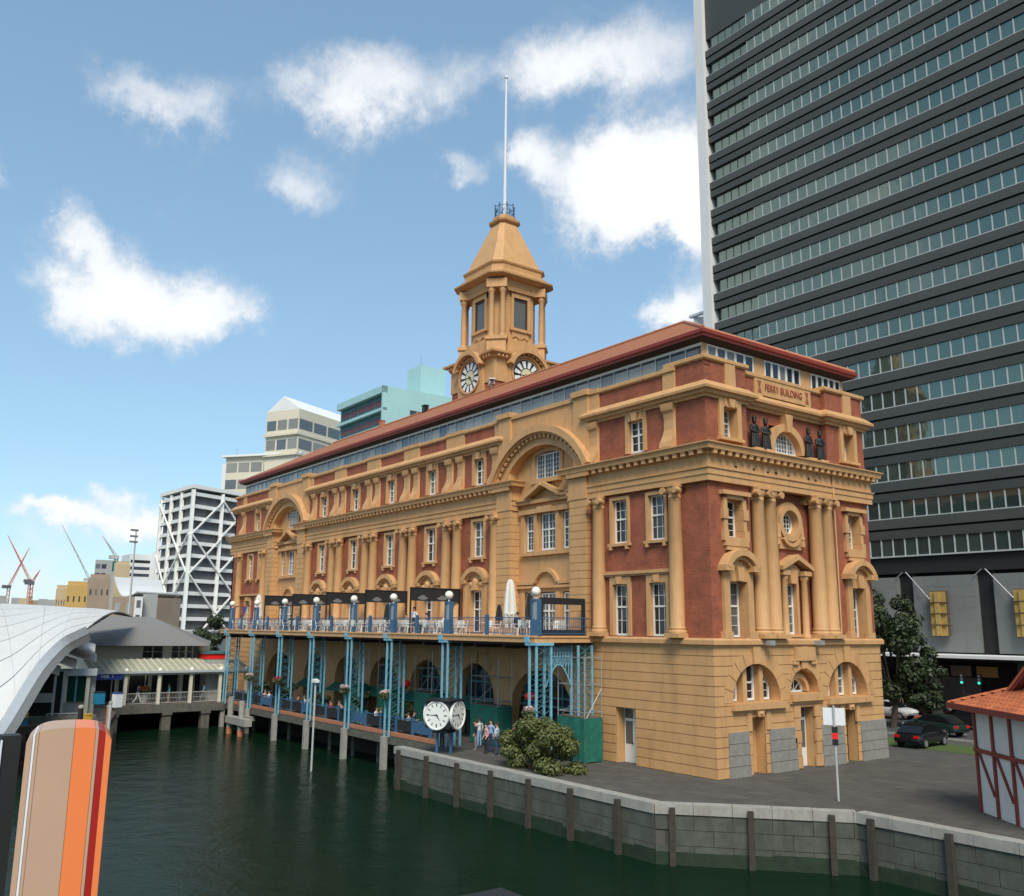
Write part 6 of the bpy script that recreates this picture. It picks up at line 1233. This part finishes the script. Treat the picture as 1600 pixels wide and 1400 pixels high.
# tower cranes
def crane(lab, px, pyb, pyt, jx, jy, dd, m='crane_red'):
    p = at(px, pyt, dd); j = at(jx, jy, dd); t = thing('tower_crane', lab, 'crane', (p.x, p.y, 0), 0, 'tower cranes on the skyline'); b = MB(); o = Vector((p.x, p.y, 0))
    for sx in (-.7, .7):
        for sy in (-.7, .7): b.tube((sx, sy, 0), (sx, sy, p.z), .18, 4)
    for k in range(int(p.z / 2.4)): b.tube((-.7, -.7, k * 2.4), (.7, .7, k * 2.4 + 2.4), .12, 4); b.tube((.7, -.7, k * 2.4 + 2.4), (-.7, .7, k * 2.4), .12, 4)
    b.obj('tower', m, t); q = MB(); e = j - o; s = Vector((0, 0, p.z)); up = Vector((0, 0, .8)); dn = (e - s).normalized(); sd_ = dn.cross(Vector((1, 0, 0))).normalized() * .7
    for of in (sd_, -sd_, dn.cross(sd_).normalized() * .9): q.tube(tuple(s + of), tuple(e), .2, 4)
    n = 10
    for k in range(n): q.tube(tuple(s.lerp(e, k / n) + sd_ * (1 - k / n)), tuple(s.lerp(e, (k + 1) / n) - sd_ * (1 - k / n)), .12, 4)
    q.obj('jib', m, t); c = MB(); f = Vector((-dn.x, -dn.y, 0)).normalized() if Vector((dn.x, dn.y)).length > .01 else Vector((0, -1, 0)); c.box(-1.6, 1.6, -3.4, 1.0, p.z - 1.2, p.z + .6); c.obj('machinery_deck', 'braced_dark' if m == 'crane_red' else m, t)
crane('red and white crane leaning right, standing at the left of the crossed pair', 14, 935, 916, 46, 856, 600); crane('red crane whose jib leans left across its neighbour', 47, 935, 907, 12, 836, 640); crane('short red crane with its jib raised right', 50, 935, 910, 63, 890, 560)
crane('grey crane with a steep jib behind the grey apartments', 182, 900, 870, 160, 837, 520, 'crane_grey'); crane('very thin grey crane jib rising over the tan buildings', 140, 905, 905, 97, 820, 700, 'crane_grey')
rnd = random.Random(3)
for k in range(16):
    px = -60 + k * 11 + rnd.uniform(-4, 4); a, c = at(px, 936, 560), at(px + rnd.uniform(8, 15), 936, 560); t = thing('distant_building', 'low grey building on the far shoreline', 'building', (0, 0, 0), 0, 'far shoreline buildings'); block(t, quadpts(a, c, 20), 0, at(px, rnd.uniform(930, 940), 560).z, rnd.choice(['far_grey', 'far_tan', 'far_stone', 'far_grey']))
tree('shoreline_tree', 'dark green tree between the braced tower and the ferry building', tuple(Vector((*at(327, 1000, 128).xy, 0))), 8.6, 2.8, .2, 'leaf_dark', 4200, .22, 61, None, 'tree', .3); tree('shoreline_tree', 'smaller dark tree left of the taller one by the ferry building', tuple(Vector((*at(308, 1000, 132).xy, 0))), 6.9, 2.2, .18, 'leaf_dark', 1800, .22, 62, None, 'tree', .3)
t = thing('red_kiosk', 'low kiosk with a red band beside the far corner of the ferry building', 'kiosk', tuple(Vector((*at(333, 1020, 98).xy, 0)))); MB().box(-1.4, 1.4, -1.0, 1.0, 0, 4.0).obj('wall', 'grey_wall', t); MB().box(-1.45, 1.45, -1.05, 1.05, 4.0, 4.5).obj('red_band', 'lantern_red', t); MB().box(-1.6, 1.6, -1.2, 1.2, 4.5, 4.7).obj('roof', 'teal_dark', t)
t = thing('flat_block', 'wide pale podium at the foot of the braced tower', 'building', (0, 0, 0)); a, c = at(235, 985, 200), at(330, 985, 195); block(t, quadpts(a, c, 20), 0, 6.0, 'far_grey'); facade(t, a, c, 2, 6, 10, 1, 'window', 'far_glass', .1, .2)

# ------------------------------------------------------------------ BACKGROUND: right, dark office tower across the street
DT = thing('office_tower', 'dark grey office tower with long bands of greenish windows', 'building', (0, 45, 0)); XL, XR = -37.2, 26.0
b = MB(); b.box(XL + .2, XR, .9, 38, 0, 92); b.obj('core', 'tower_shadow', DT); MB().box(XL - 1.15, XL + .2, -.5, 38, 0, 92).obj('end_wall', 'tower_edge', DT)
SILL = [14.44 + 3.645 * k for k in range(19)]; SP = 1.205
nw = int((XR - XL - 6.5) / SP)
def tw_win():
    f = MB(); w = SP; h = 1.62; f.box(-w/2, -w/2 + .055, -.10, .05, 0, h, 0); f.box(w/2 - .055, w/2, -.10, .05, 0, h, 0); f.box(-w/2 + .055, w/2 - .055, -.03, .02, 0, h, 1); return f.mesh('window', ['tower_mullion', 'tower_glass'])
wm = tw_win(); cnt = 0; rest = MB(); wins = []
for k, z in enumerate(SILL):
    for i in range(nw): wins.append((abs(z - 25) * .3 + abs(-8 - (XR - SP * (i + .5))) + (0 if XR - SP * (i + .5) < 6 else 200), XR - SP * (i + .5), z, k))
wins.sort(); 
for _, x, z, k in wins[:300]: put('window', wm, DT, (x, .12, z))
for _, x, z, k in wins[300:]:
    w = SP; rest.box(x - w/2, x - w/2 + .055, .02, .17, z, z + 1.62, 0); rest.box(x + w/2 - .055, x + w/2, .02, .17, z, z + 1.62, 0); rest.box(x - w/2 + .055, x + w/2 - .055, .09, .14, z, z + 1.62, 1)
o = rest.obj('far_windows', ['tower_mullion', 'tower_glass'], DT); o['kind'] = 'stuff'
rest = MB(); xe = XR - nw * SP
for k, z in enumerate(SILL):
    MB().box(XL + .8, XR, -.06, .3, z - .10, z).obj('sill_rail', 'tower_mullion', DT)
    if k == 0: continue
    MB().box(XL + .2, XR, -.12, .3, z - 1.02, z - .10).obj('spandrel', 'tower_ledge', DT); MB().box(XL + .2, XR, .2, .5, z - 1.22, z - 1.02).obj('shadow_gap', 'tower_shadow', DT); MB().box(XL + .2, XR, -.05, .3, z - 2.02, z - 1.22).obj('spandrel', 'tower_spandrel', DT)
    for i in range(5): x = XL + .9 + i * (xe - XL - .9) / 5; q = MB(); w = (xe - XL - .9) / 5; q.box(x, x + .05, .2, .32, z, z + 1.62, 0); q.box(x + .05, x + w, .26, .3, z, z + 1.62, 1); q.obj('window', ['tower_spandrel', 'tower_glass'], DT)
MB().box(XL + .2, XR, .1, .9, SILL[-1] + 1.62, 92).obj('top_wall', 'tower_spandrel', DT)
# podium: pale panels between dark recesses, splayed rods and gilded lanterns
MB().box(XL + .2, XR, .15, .9, 12.75, 14.3).obj('podium_band', 'podium_dark', DT); MB().box(XL + .2, XR, -.2, .2, 14.30, 14.42).obj('podium_rail', 'tower_mullion', DT)
PD = 7.42
for k in range(-3, 5):
    x = -15.25 + PD * k; MB().box(x + .85, x + PD - .72, -.05, .6, 5.55, 12.4).obj('podium_panel', 'podium_panel', DT); MB().box(x - .72, x + .85, .5, .9, 5.3, 12.9).obj('recess', 'podium_dark', DT)
    for v in range(5): MB().box(x + .85 + v * 1.17, x + .865 + v * 1.17, -.06, -.04, 5.6, 12.4).obj('panel_joint', 'louvre', DT)
    for j in range(2, 7): MB().box(x + .85, x + PD - .72, -.058, -.045, 5.55 + j * .98, 5.565 + j * .98).obj('panel_joint', 'louvre', DT)
    MB().tube((x + .25, -.1, 12.85), (x + 2.75, -.75, 10.25), .055, 6).obj('stay_rod', 'rim', DT); MB().tube((x - .05, -.1, 12.85), (x - .7, -.2, 12.3), .05, 6).obj('stay_rod', 'rim', DT)
    lt = bpy.data.objects.new('wall_lantern', None); COL.objects.link(lt); lt.parent = DT; lt.location = (x + 3.5, -.75, 7.0)
    for c_ in range(3):
        for r_ in range(4): MB().box(-.75 + c_ * .5, -.28 + c_ * .5, -.1 + (.1 if c_ != 1 else -.06), .5, r_ * 1.0, r_ * 1.0 + .93).obj('gilt_panel', 'brass', lt)
    MB().box(-.8, .8, .06, .45, -.05, 4.0).obj('lantern_core', 'bark', lt)
    for r_ in range(1, 4): MB().box(-.82, .82, -.2, .5, r_ - .06, r_ - .0).obj('lantern_band', 'bark', lt)
    MB().box(-.3, .3, .5, .8, 1, 3).obj('lantern_bracket', 'black_metal', lt)
MB().box(XL, XR, -5.0, .2, 5.18, 5.42).obj('canopy', 'tower_edge', DT); MB().box(XL, XR, -4.8, .2, 5.0, 5.17).obj('canopy_soffit', 'podium_dark', DT)
MB().box(XL, XR, .3, .9, .13, 5.2).obj('shopfront', 'dark_inside', DT)
for k in range(16): x = XL + 1 + k * 3.9; MB().box(x, x + 3.6, .22, .28, .2, 3.4).obj('shop_window', 'pane', DT)
for k in range(8): x = -33 + k * 7.42; MB().box(x - .3, x + .3, -4.4, -3.8, .13, 5.0).obj('canopy_column', 'tower_spandrel', DT)
for k, (x, m) in enumerate(((-11.5, 'far_stone'), (-9.2, 'far_mustard'), (-14.5, 'lantern_red'), (-4.2, 'sign_white'))): MB().box(x, x + 1.8, .1, .2, 3.5, 4.4).obj('shop_sign', m, DT)
LW = thing('rear_block', 'pale grey lift block beside the dark office tower', 'building', (0, 0, 0)); a, c = at(1084, 510, 112), at(1100, 505, 112); block(LW, quadpts(a, c, 8), 0, at(1090, 495, 112).z, 'tower_edge'); MB().box(a.x - .6, c.x + .6, a.y - .2, a.y + .3, at(1090, 495, 112).z, at(1090, 495, 112).z + .3).obj('coping', 'pale_roof', LW)
p = at(1035, 515, 95); t = thing('roof_aerial', 'spiky aerial rising behind the roof ridge', 'aerial', (p.x, p.y, 25)); MB().tube((0, 0, 0), (0, 0, p.z - 25), .03).obj('mast', 'steel', t)
for k in range(4): MB().tube((-.1, -1.2 + .1 * k, p.z - 25.3 - .2 * k), (.1, 1.2 - .1 * k, p.z - 25.3 - .2 * k), .02, 4).obj('element', 'steel', t)

# ------------------------------------------------------------------ street life on the right
tree('street_tree', 'dense dark green tree at the rear corner of the ferry building', (-9.0, 31.0, 0), 11.0, 3.1, .28, 'leaf_dark', 12000, .20, 71, None, 'tree', .16, 48)
tree('street_tree', 'low round tree beside the big one on the pavement edge', (-7.2, 32.2, 0), 6.4, 1.9, .2, 'leaf_dark', 6000, .18, 72, None, 'tree', .2, 24)
def car(label, loc, rz, paint, group='cars on the street'):
    t = thing('car', label, 'car', loc, rz, group); L, W = 4.4, 1.75
    st = [(-2.2, .42, .62, .80), (-2.1, .34, .86, .86), (-1.5, .30, .95, .87), (-.9, .28, .98, .87), (.8, .28, .98, .87), (1.5, .30, .90, .86), (2.05, .36, .78, .83), (2.2, .45, .62, .76)]
    b = MB(); b.loft([[(x, -w, z0 + .1), (x, -w * .93, z0), (x, w * .93, z0), (x, w, z0 + .1), (x, w, z1 - .14), (x, w * .9, z1), (x, -w * .9, z1), (x, -w, z1 - .14)] for x, z0, z1, w in st]); b.obj('body', paint, t, True)
    g = [(-1.85, .93, .95, .80), (-1.2, .93, 1.36, .70), (-.4, .93, 1.44, .68), (.35, .93, 1.40, .68), (1.15, .93, .97, .78)]
    b = MB(); b.loft([[(x, -.80, z0), (x, .80, z0), (x, w, z1), (x, -w, z1)] for x, z0, z1, w in g]); b.obj('greenhouse', 'car_glass', t); MB().loft([[(x, -w, z), (x, w, z), (x, w, z + .035), (x, -w, z + .035)] for x, z, w in ((-1.2, 1.36, .70), (-.4, 1.445, .68), (.35, 1.40, .68))]).obj('roof', paint, t)
    for x in (-1.35, 1.38):
        for s in (-1, 1): w = MB().tube((x, s * .66, .32), (x, s * .88, .32), .32, 16).obj('wheel', 'tyre', t); MB().tube((x, s * .86, .32), (x, s * .895, .32), .20, 12).obj('rim', 'rim', w)
    for s in (-1, 1):
        MB().box(2.06, 2.19, s * .6 - .17, s * .6 + .17, .58, .72).obj('headlight', 'headlight', t); MB().box(-2.21, -2.1, s * .62 - .16, s * .62 + .16, .66, .82).obj('tail_light', 'lamp_red', t); MB().box(.75, .92, s * .92 - .09, s * .92 + .09, .95, 1.07).obj('mirror', paint, t)
    return t
car('white car beside the rear corner of the ferry building', (-13.6, 38.3, 0), R_(0), 'car_white'); car('black car half hidden behind the red tiled kiosk', (-5.4, 35.4, 0), R_(180), 'car_black'); car('dark green car near the lawn at the street edge', (-4.6, 29.2, 0), R_(172), 'car_green'); car('dark car waiting under the tower canopy', (-12.5, 42.6, .13), R_(8), 'car_black')
car('black car parked by the corner of the ferry building beyond the sign post', (-1.6, 22.0, 0), R_(95), 'car_black')
# sign post in front of the end wall
p = at(1303, 1120, 44.5); t = thing('road_sign', 'blank backed white sign on a striped post before the end wall', 'sign', (p.x, p.y, 0), R_(35)); MB().tube((0, 0, 0), (0, 0, 4.05), .05, 8).obj('post', 'crane_grey', t); MB().box(-.46, .46, .05, .08, 3.2, 3.95).obj('plate', 'sign_white', t)
for k, m in enumerate(('black_metal', 'lantern_red', 'black_metal')): MB().box(-.13, .13, -.07, .03, 2.35 + k * .27, 2.60 + k * .27).obj('signal_head', m, t)
for lab, x, y in (('slim traffic light with a green lamp under the street tree', -8.2, 40.6), ('second traffic light with a green lamp beyond the street tree', -6.9, 40.9)):
    t = thing('traffic_light', lab, 'traffic light', (x, y, .13)); MB().tube((0, 0, 0), (0, 0, 3.0), .06, 8).obj('post', 'black_metal', t); MB().box(-.16, .16, -.14, .14, 2.9, 3.8).obj('housing', 'black_metal', t)
    for k, m in enumerate(('lamp_red', 'plastic_yellow')): MB().tube((0, -.15, 3.64 - k * .28), (0, -.13, 3.64 - k * .28), .1, 10).obj('dark_lens', 'louvre', t)
    M = mat('lamp_green', (.02, .5, .3), .3, .02, emit=(.05, .9, .55)); MB().tube((0, -.17, 3.08), (0, -.13, 3.08), .11, 10).obj('green_lens', 'lamp_green', t)
# kiosk with red tiled roof
K0 = at(1482, 1100, 45); KZ = 4.25; KR = R_(53)
KK = thing('kiosk', 'half-timbered kiosk with an orange tiled roof and dark red eaves', 'kiosk', (K0.x, K0.y, 0), KR - R_(90))
kw, kd = 6.6, 6.0
MB().box(.7, kw, .7, kd, 0, KZ - .1).obj('wall', 'kiosk_white', KK)
for x in (.7, 2.1, 3.5, 4.9): MB().box(x, x + .16, .62, .7, 0, KZ - .1).obj('timber', 'kiosk_red', KK); MB().bar((x + .16, .66, 2.6), (x + 1.3, .66, .8), .06, .12).obj('brace', 'kiosk_red', KK)
for y in (.7, 2.3, 3.9): MB().box(.62, .7, y, y + .16, 0, KZ - .1).obj('timber', 'kiosk_red', KK)
MB().box(.62, kw, .61, .69, 2.4, 2.56).obj('timber', 'kiosk_red', KK)
MB().box(0, kw + .1, 0, kd, KZ - .12, KZ).obj('eave_soffit', 'kiosk_red', KK); MB().box(-.08, kw + .1, -.08, .0, KZ - .14, KZ + .1).obj('fascia', 'kiosk_red', KK); MB().box(-.08, .0, .0, kd, KZ - .14, KZ + .1).obj('fascia', 'kiosk_red', KK)
ht = 1.75; hr = .40
MB().add([(0, 0, KZ), (kw, 0, KZ), (kw, kd, KZ), (0, kd, KZ), (ht, ht, KZ + ht * hr), (kw, ht, KZ + ht * hr), (kw, kd - .5, KZ + ht * hr), (ht, kd - .5, KZ + ht * hr)], [(0, 1, 5, 4), (1, 2, 6, 5), (2, 3, 7, 6), (3, 0, 4, 7), (4, 5, 6, 7), (0, 3, 2, 1)]).obj('roof_base', 'terracotta_edge', KK)
def tile_mesh():
    n = 5; b = MB(); a = [(-.16 + .32 * i / n, 0, .045 * math.sin(math.pi * i / n) + .02) for i in range(n + 1)]; c = [(x * .92, .40, z - .012) for x, y, z in a]
    b.loft([a + [(.16, 0, 0), (-.16, 0, 0)], c + [(.147, .40, -.02), (-.147, .40, -.02)]]); return b.mesh('roof_tile', ['tile'])
sl = math.atan(hr); rows = 6
for face in (0, 1):
    for r in range(rows):
        y = r * (ht / rows); n = int((kw - y) / .33) if face == 0 else int((kd - y * 1.5) / .33)
        for i in range(n):
            o = put('roof_tile', cached('ktile', tile_mesh), KK); s = y + .16 + i * .33
            o.location = (s, y - .03, KZ + y * hr + .03) if face == 0 else (y - .03, s, KZ + y * hr + .03); o.rotation_euler = (sl, 0, 0) if face == 0 else (sl, 0, -math.pi / 2)
for i in range(8):
    f = i / 8; o = put('hip_tile', cached('hipt', lambda: MB().tube((0, 0, 0), (0, .42, .02), .10, 8, 0, .085).mesh('hip_tile', ['tile'])), KK); o.location = (ht * f, ht * f, KZ + ht * f * hr + .06); o.rotation_euler = (math.atan(hr / math.sqrt(2)), 0, R_(-45))
# upper gable of the kiosk
gx = ht + .35; MB().add([(gx, ht + .2, KZ + .55), (kw, ht + .2, KZ + .55), (kw, ht + .2, KZ + 2.1), (gx + 1.9, ht + .2, KZ + 1.9), (gx, kd - .6, KZ + .55), (kw, kd - .6, KZ + .55), (kw, kd - .6, KZ + 2.1), (gx + 1.9, kd - .6, KZ + 1.9)], [(0, 1, 2, 3), (7, 6, 5, 4), (0, 3, 7, 4), (3, 2, 6, 7), (1, 5, 6, 2), (0, 4, 5, 1)]).obj('gable_wall', 'kiosk_white', KK)
MB().bar((gx - .4, ht - .1, KZ + .5), (gx + 2.6, ht - .1, KZ + 2.4), .12, .22).obj('bargeboard', 'kiosk_red', KK); MB().bar((gx - .4, ht + .6, KZ + .55), (gx + 2.6, ht + .6, KZ + 2.55), 1.6, .12).obj('gable_roof', 'tile', KK)
for s_ in (0, .9): MB().box(gx + 1.0 + s_, gx + 1.12 + s_, ht + .14, ht + .2, KZ + .55, KZ + 1.75 + s_ * .7).obj('timber', 'kiosk_red', KK)
# ------------------------------------------------------------------ PEOPLE
def body_mesh(pose):
    if pose == 'stand': J = [((0,0,.95),(.15,.11)),((0,0,1.15),(.135,.10)),((0,0,1.38),(.165,.10)),((0,.0,1.50),.055),((0,.015,1.60),(.075,.09)),((0,.01,1.73),(.07,.085)),
        ((.09,0,.88),.095),((.10,.02,.48),.065),((.10,-.01,.10),.045),((.11,.13,.04),.04),((-.09,0,.88),.095),((-.11,.0,.48),.065),((-.12,-.04,.10),.045),((-.12,.10,.04),.04),
        ((.20,0,1.40),.06),((.25,-.02,1.12),.045),((.25,.10,.90),.035),((.25,.14,.82),.035),((-.20,0,1.40),.06),((-.26,-.02,1.12),.045),((-.24,.12,.93),.035),((-.23,.17,.86),.035)]
    elif pose == 'walk': J = [((0,0,.95),(.15,.11)),((0,.02,1.15),(.135,.10)),((0,.04,1.38),(.165,.10)),((0,.05,1.50),.055),((0,.07,1.60),(.075,.09)),((0,.06,1.73),(.07,.085)),
        ((.09,0,.88),.095),((.10,.22,.50),.065),((.10,.30,.12),.045),((.10,.43,.07),.04),((-.09,0,.88),.095),((-.10,-.08,.48),.065),((-.10,-.38,.18),.045),((-.10,-.30,.06),.04),
        ((.20,.03,1.40),.06),((.25,-.14,1.14),.045),((.24,-.12,.90),.035),((.24,-.08,.83),.035),((-.20,.03,1.40),.06),((-.25,.16,1.14),.045),((-.22,.32,.98),.035),((-.21,.38,.95),.035)]
    else: J = [((0,0,.50),(.16,.12)),((0,-.02,.72),(.14,.10)),((0,0,.95),(.165,.10)),((0,.02,1.07),.055),((0,.05,1.17),(.075,.09)),((0,.05,1.30),(.07,.085)),
        ((.09,.04,.50),.095),((.12,.42,.52),.07),((.12,.42,.12),.048),((.12,.54,.05),.04),((-.09,.04,.50),.095),((-.12,.42,.52),.07),((-.12,.40,.12),.048),((-.12,.52,.05),.04),
        ((.20,.0,.97),.06),((.26,.06,.72),.045),((.16,.30,.76),.035),((.12,.36,.78),.035),((-.20,.0,.97),.06),((-.26,.06,.72),.045),((-.16,.28,.74),.035),((-.12,.35,.78),.035)]
    B = [(0,1),(1,2),(2,3),(3,4),(4,5),(0,6),(6,7),(7,8),(8,9),(0,10),(10,11),(11,12),(12,13),(2,14),(14,15),(15,16),(16,17),(2,18),(18,19),(19,20),(20,21)]
    me = skin_mesh('body', J, B, 1); me.materials.clear()
    for m in ('skin', 'skin', 'skin'): me.materials.append(MATS[m])
    zn = J[3][0][2] - .02; legs = [6, 7, 8, 9, 10, 11, 12, 13, 0]
    for p in me.polygons:
        c = p.center; best = min(range(len(J)), key=lambda i: (Vector(J[i][0]) - c).length)
        p.material_index = 0 if best in (3, 4, 5, 16, 17, 20, 21) else (2 if best in legs else 1); p.use_smooth = True
    hd = Vector(J[4][0]); tp_ = Vector(J[5][0]); h = MB(); c = (hd + tp_) / 2 + Vector((0, -.015, .035)); rg = []
    for k in range(6):
        a = math.pi * .5 * k / 5; rg.append([(c.x + .098 * math.cos(a) * math.cos(2 * math.pi * i / 12), c.y + .112 * math.cos(a) * math.sin(2 * math.pi * i / 12) - (.02 if k == 0 else 0), c.z + .0 + .112 * math.sin(a) - (.05 if k == 0 and math.sin(2 * math.pi * i / 12) < .2 else 0)) for i in range(12)])
    h.loft(rg); f = MB(); fy = hd.y + .095; f.box(-.014, .014, fy - .02, fy + .02, hd.z + .02, hd.z + .07)
    return me, h.mesh('hair', ['hair_dark'], True), f.mesh('nose', ['skin'])
CLOTH = {}
def cloth(c):
    k = 'cloth_%02d' % len(CLOTH)
    if c not in CLOTH: CLOTH[c] = k; mat(k, c, .8, .12, 8., .2)
    return MATS[CLOTH[c]]
BM = {}
def person(label, loc, rz, pose, top, legs, scale=1., hair=None, group=None):
    if pose not in BM: BM[pose] = body_mesh(pose)
    b, h, n = BM[pose]; t = thing('person', label, 'person', loc, rz, group); t.scale = (scale,) * 3
    o = put('body', b, t)
    for i, m in ((1, cloth(top)), (2, cloth(legs))): o.material_slots[i].link = 'OBJECT'; o.material_slots[i].material = m
    hh_ = put('hair', h, t); put('nose', n, t)
    if hair: hh_.material_slots[0].link = 'OBJECT'; hh_.material_slots[0].material = cloth(hair)
    return t
WHT, BLK, NVY, RED, GRY, BLU, TAN, PNK = (.7, .7, .7), (.02, .02, .022), (.03, .05, .12), (.4, .03, .04), (.2, .2, .21), (.25, .38, .6), (.4, .28, .16), (.6, .3, .32)
person('waiter in a white shirt and black trousers standing on the balcony', (-23.8, -3.6, 6.9), R_(200), 'stand', WHT, BLK)
for k, (u, y, c, lab) in enumerate(((12.0, -3.5, BLK, 'person in black seated on the balcony near the windbreak'), (20.6, -3.0, WHT, 'person in a white top seated under the awning by the arch bay'), (21.6, -3.9, NVY, 'person in navy seated at the balcony rail under the first awning'), (26.4, -2.7, GRY, 'person in grey seated under the waiter\'s awning'), (45.2, -3.4, BLK, 'person in black seated under the far awning'), (58.0, -3.2, TAN, 'person in tan seated at the far end of the balcony'))):
    person(lab, (-u, y, 6.9), R_(60 * k + 20), 'sit', c, BLK, 1.0, group='guests on the balcony')
# standing group on the quay below the balcony
for x, y, rz, top, legs, lab, s in ((-15.3, -4.1, 150, BLK, GRY, 'person in a black top at the left of the standing group on the quay', 1.0), (-14.4, -3.6, 200, BLU, NVY, 'tall person in pale blue at the back of the standing group', 1.06), (-13.9, -4.3, 170, PNK, BLK, 'person in a pink top in the middle of the standing group', .98), (-13.2, -4.0, 120, (.42, .5, .62), NVY, 'person in a light blue shirt at the right of the standing group', 1.03), (-12.6, -3.2, 230, BLK, BLK, 'person dressed all in black behind the standing group', 1.0), (-16.6, -2.9, 90, WHT, BLU, 'person in white with blue jeans by the street clock', 1.0), (-17.8, -4.9, 10, (.02, .12, .4), BLK, 'person in a bright blue top passing under the street clock', 1.0)):
    person(lab, (x, y, 0), R_(rz), 'stand', top, legs, s, group='people on the quay')
# diners on the boardwalk
DN = [(21.6, -3.6, RED, 'diner in red nearest the street clock'), (23.9, -3.7, GRY, 'diner in grey beside the red lantern bay'), (24.6, -2.9, BLK, 'diner in black beside the one in grey'), (28.0, -3.6, BLK, 'diner in black at the table right of the big potted shrub'), (28.9, -3.5, WHT, 'diner in white at the table right of the big potted shrub'), (34.4, -3.6, PNK, 'diner in pink left of the big potted shrub'), (35.2, -3.4, BLK, 'diner in black facing the one in pink'), (35.9, -3.7, RED, 'diner in red further along the boardwalk'), (40.2, -3.6, TAN, 'diner in tan with bare arms by the middle shrub'), (41.3, -3.5, WHT, 'diner in white by the middle shrub'), (42.0, -3.8, BLK, 'diner in black by the pink flower bowl'), (48.6, -3.6, WHT, 'diner in white near the far end of the boardwalk'), (49.7, -3.6, PNK, 'diner in pink near the far end of the boardwalk')]
for k, (u, y, c, lab) in enumerate(DN): person(lab, (-u, y, .22), R_(90 if k % 2 else -90) + R_(k * 17 % 40), 'sit', c, random.Random(k).choice([BLK, NVY, GRY]), 1.0, hair=(.12, .07, .03) if k % 3 == 0 else None, group='diners on the boardwalk')
for k, u in enumerate((22.8, 28.5, 34.9, 40.8, 49.1)):
    t = thing('terrace_table', 'small square dark table between seated diners on the boardwalk', 'table', (-u, -3.6, .22), 0, 'dark tables on the boardwalk'); MB().box(-.4, .4, -.4, .4, .70, .74).obj('tabletop', 'timber_deck', t); MB().box(-.04, .04, -.04, .04, .03, .7).obj('leg', 'black_metal', t); MB().box(-.25, .25, -.25, .25, 0, .03).obj('base', 'black_metal', t)
for k, (u, y, c, lab) in enumerate(DN):
    t = thing('terrace_chair', 'dark chair under a seated diner on the boardwalk', 'chair', (-u, y, .22), R_(90 if k % 2 else -90) + R_(k * 17 % 40), 'dark chairs on the boardwalk'); MB().box(-.22, .22, -.22, .24, .36, .40).obj('seat', 'black_metal', t); MB().box(-.22, .22, -.26, -.22, .4, .82).obj('backrest', 'black_metal', t)
    for sx in (-1, 1):
        for sy in (-1, 1): MB().box(sx * .2 - .02, sx * .2 + .02, sy * .2 - .02, sy * .2 + .02, 0, .36).obj('leg', 'black_metal', t)
# walkers on the pier
for y, x, rz, top, legs, pose, lab in ((-12.2, -59.0, 10, NVY, WHT, 'walk', 'walker in a navy top and white trousers under the covered walkway'), (-9.3, -59.2, 180, (.1, .35, .35), TAN, 'stand', 'person in a teal top standing by the walkway rail'), (-6.0, -59.0, 190, BLU, GRY, 'walk', 'walker in pale blue near the far end of the walkway'), (-4.2, -59.4, 20, RED, NVY, 'stand', 'person in red at the far end of the walkway'), (-11.2, -60.0, 30, BLK, BLK, 'stand', 'person in black waiting deep inside the walkway')): person(lab, (x, y, 0), R_(rz), pose, top, legs, group='people on the pier')
for k, (y, lab) in enumerate(((-11.4, 'planter of orange flowers on the walkway behind the walker'), (-4.0, 'planter of orange flowers at the far end of the walkway'))):
    t = thing('flower_planter', lab, 'planter', (-59.8, y, 0)); MB().lathe([(.3, 0), (.45, .8), (.4, .8)], n=12).obj('pot', 'crane_grey', t); q = MB(); leaves(q, random.Random(k + 30), [((0, 0, 1.1), (.6, .6, .4))], 250, .12); q.obj('foliage', 'leaf', t); q = MB(); leaves(q, random.Random(k + 33), [((0, 0, 1.35), (.6, .6, .3))], 140, .1); q.obj('flowers', 'orange', t)
# pedestrians by the tower shops
for x, y, top, lab in ((-9.5, 42.2, RED, 'pedestrian in red beside the waiting dark car'), (-7.6, 43.0, WHT, 'pedestrian in white by the tower shop window'), (-14.8, 42.0, TAN, 'pedestrian in tan on the red brick pavement')): person(lab, (x, y, .13), R_(80), 'walk', top, BLK, group='pedestrians across the street')
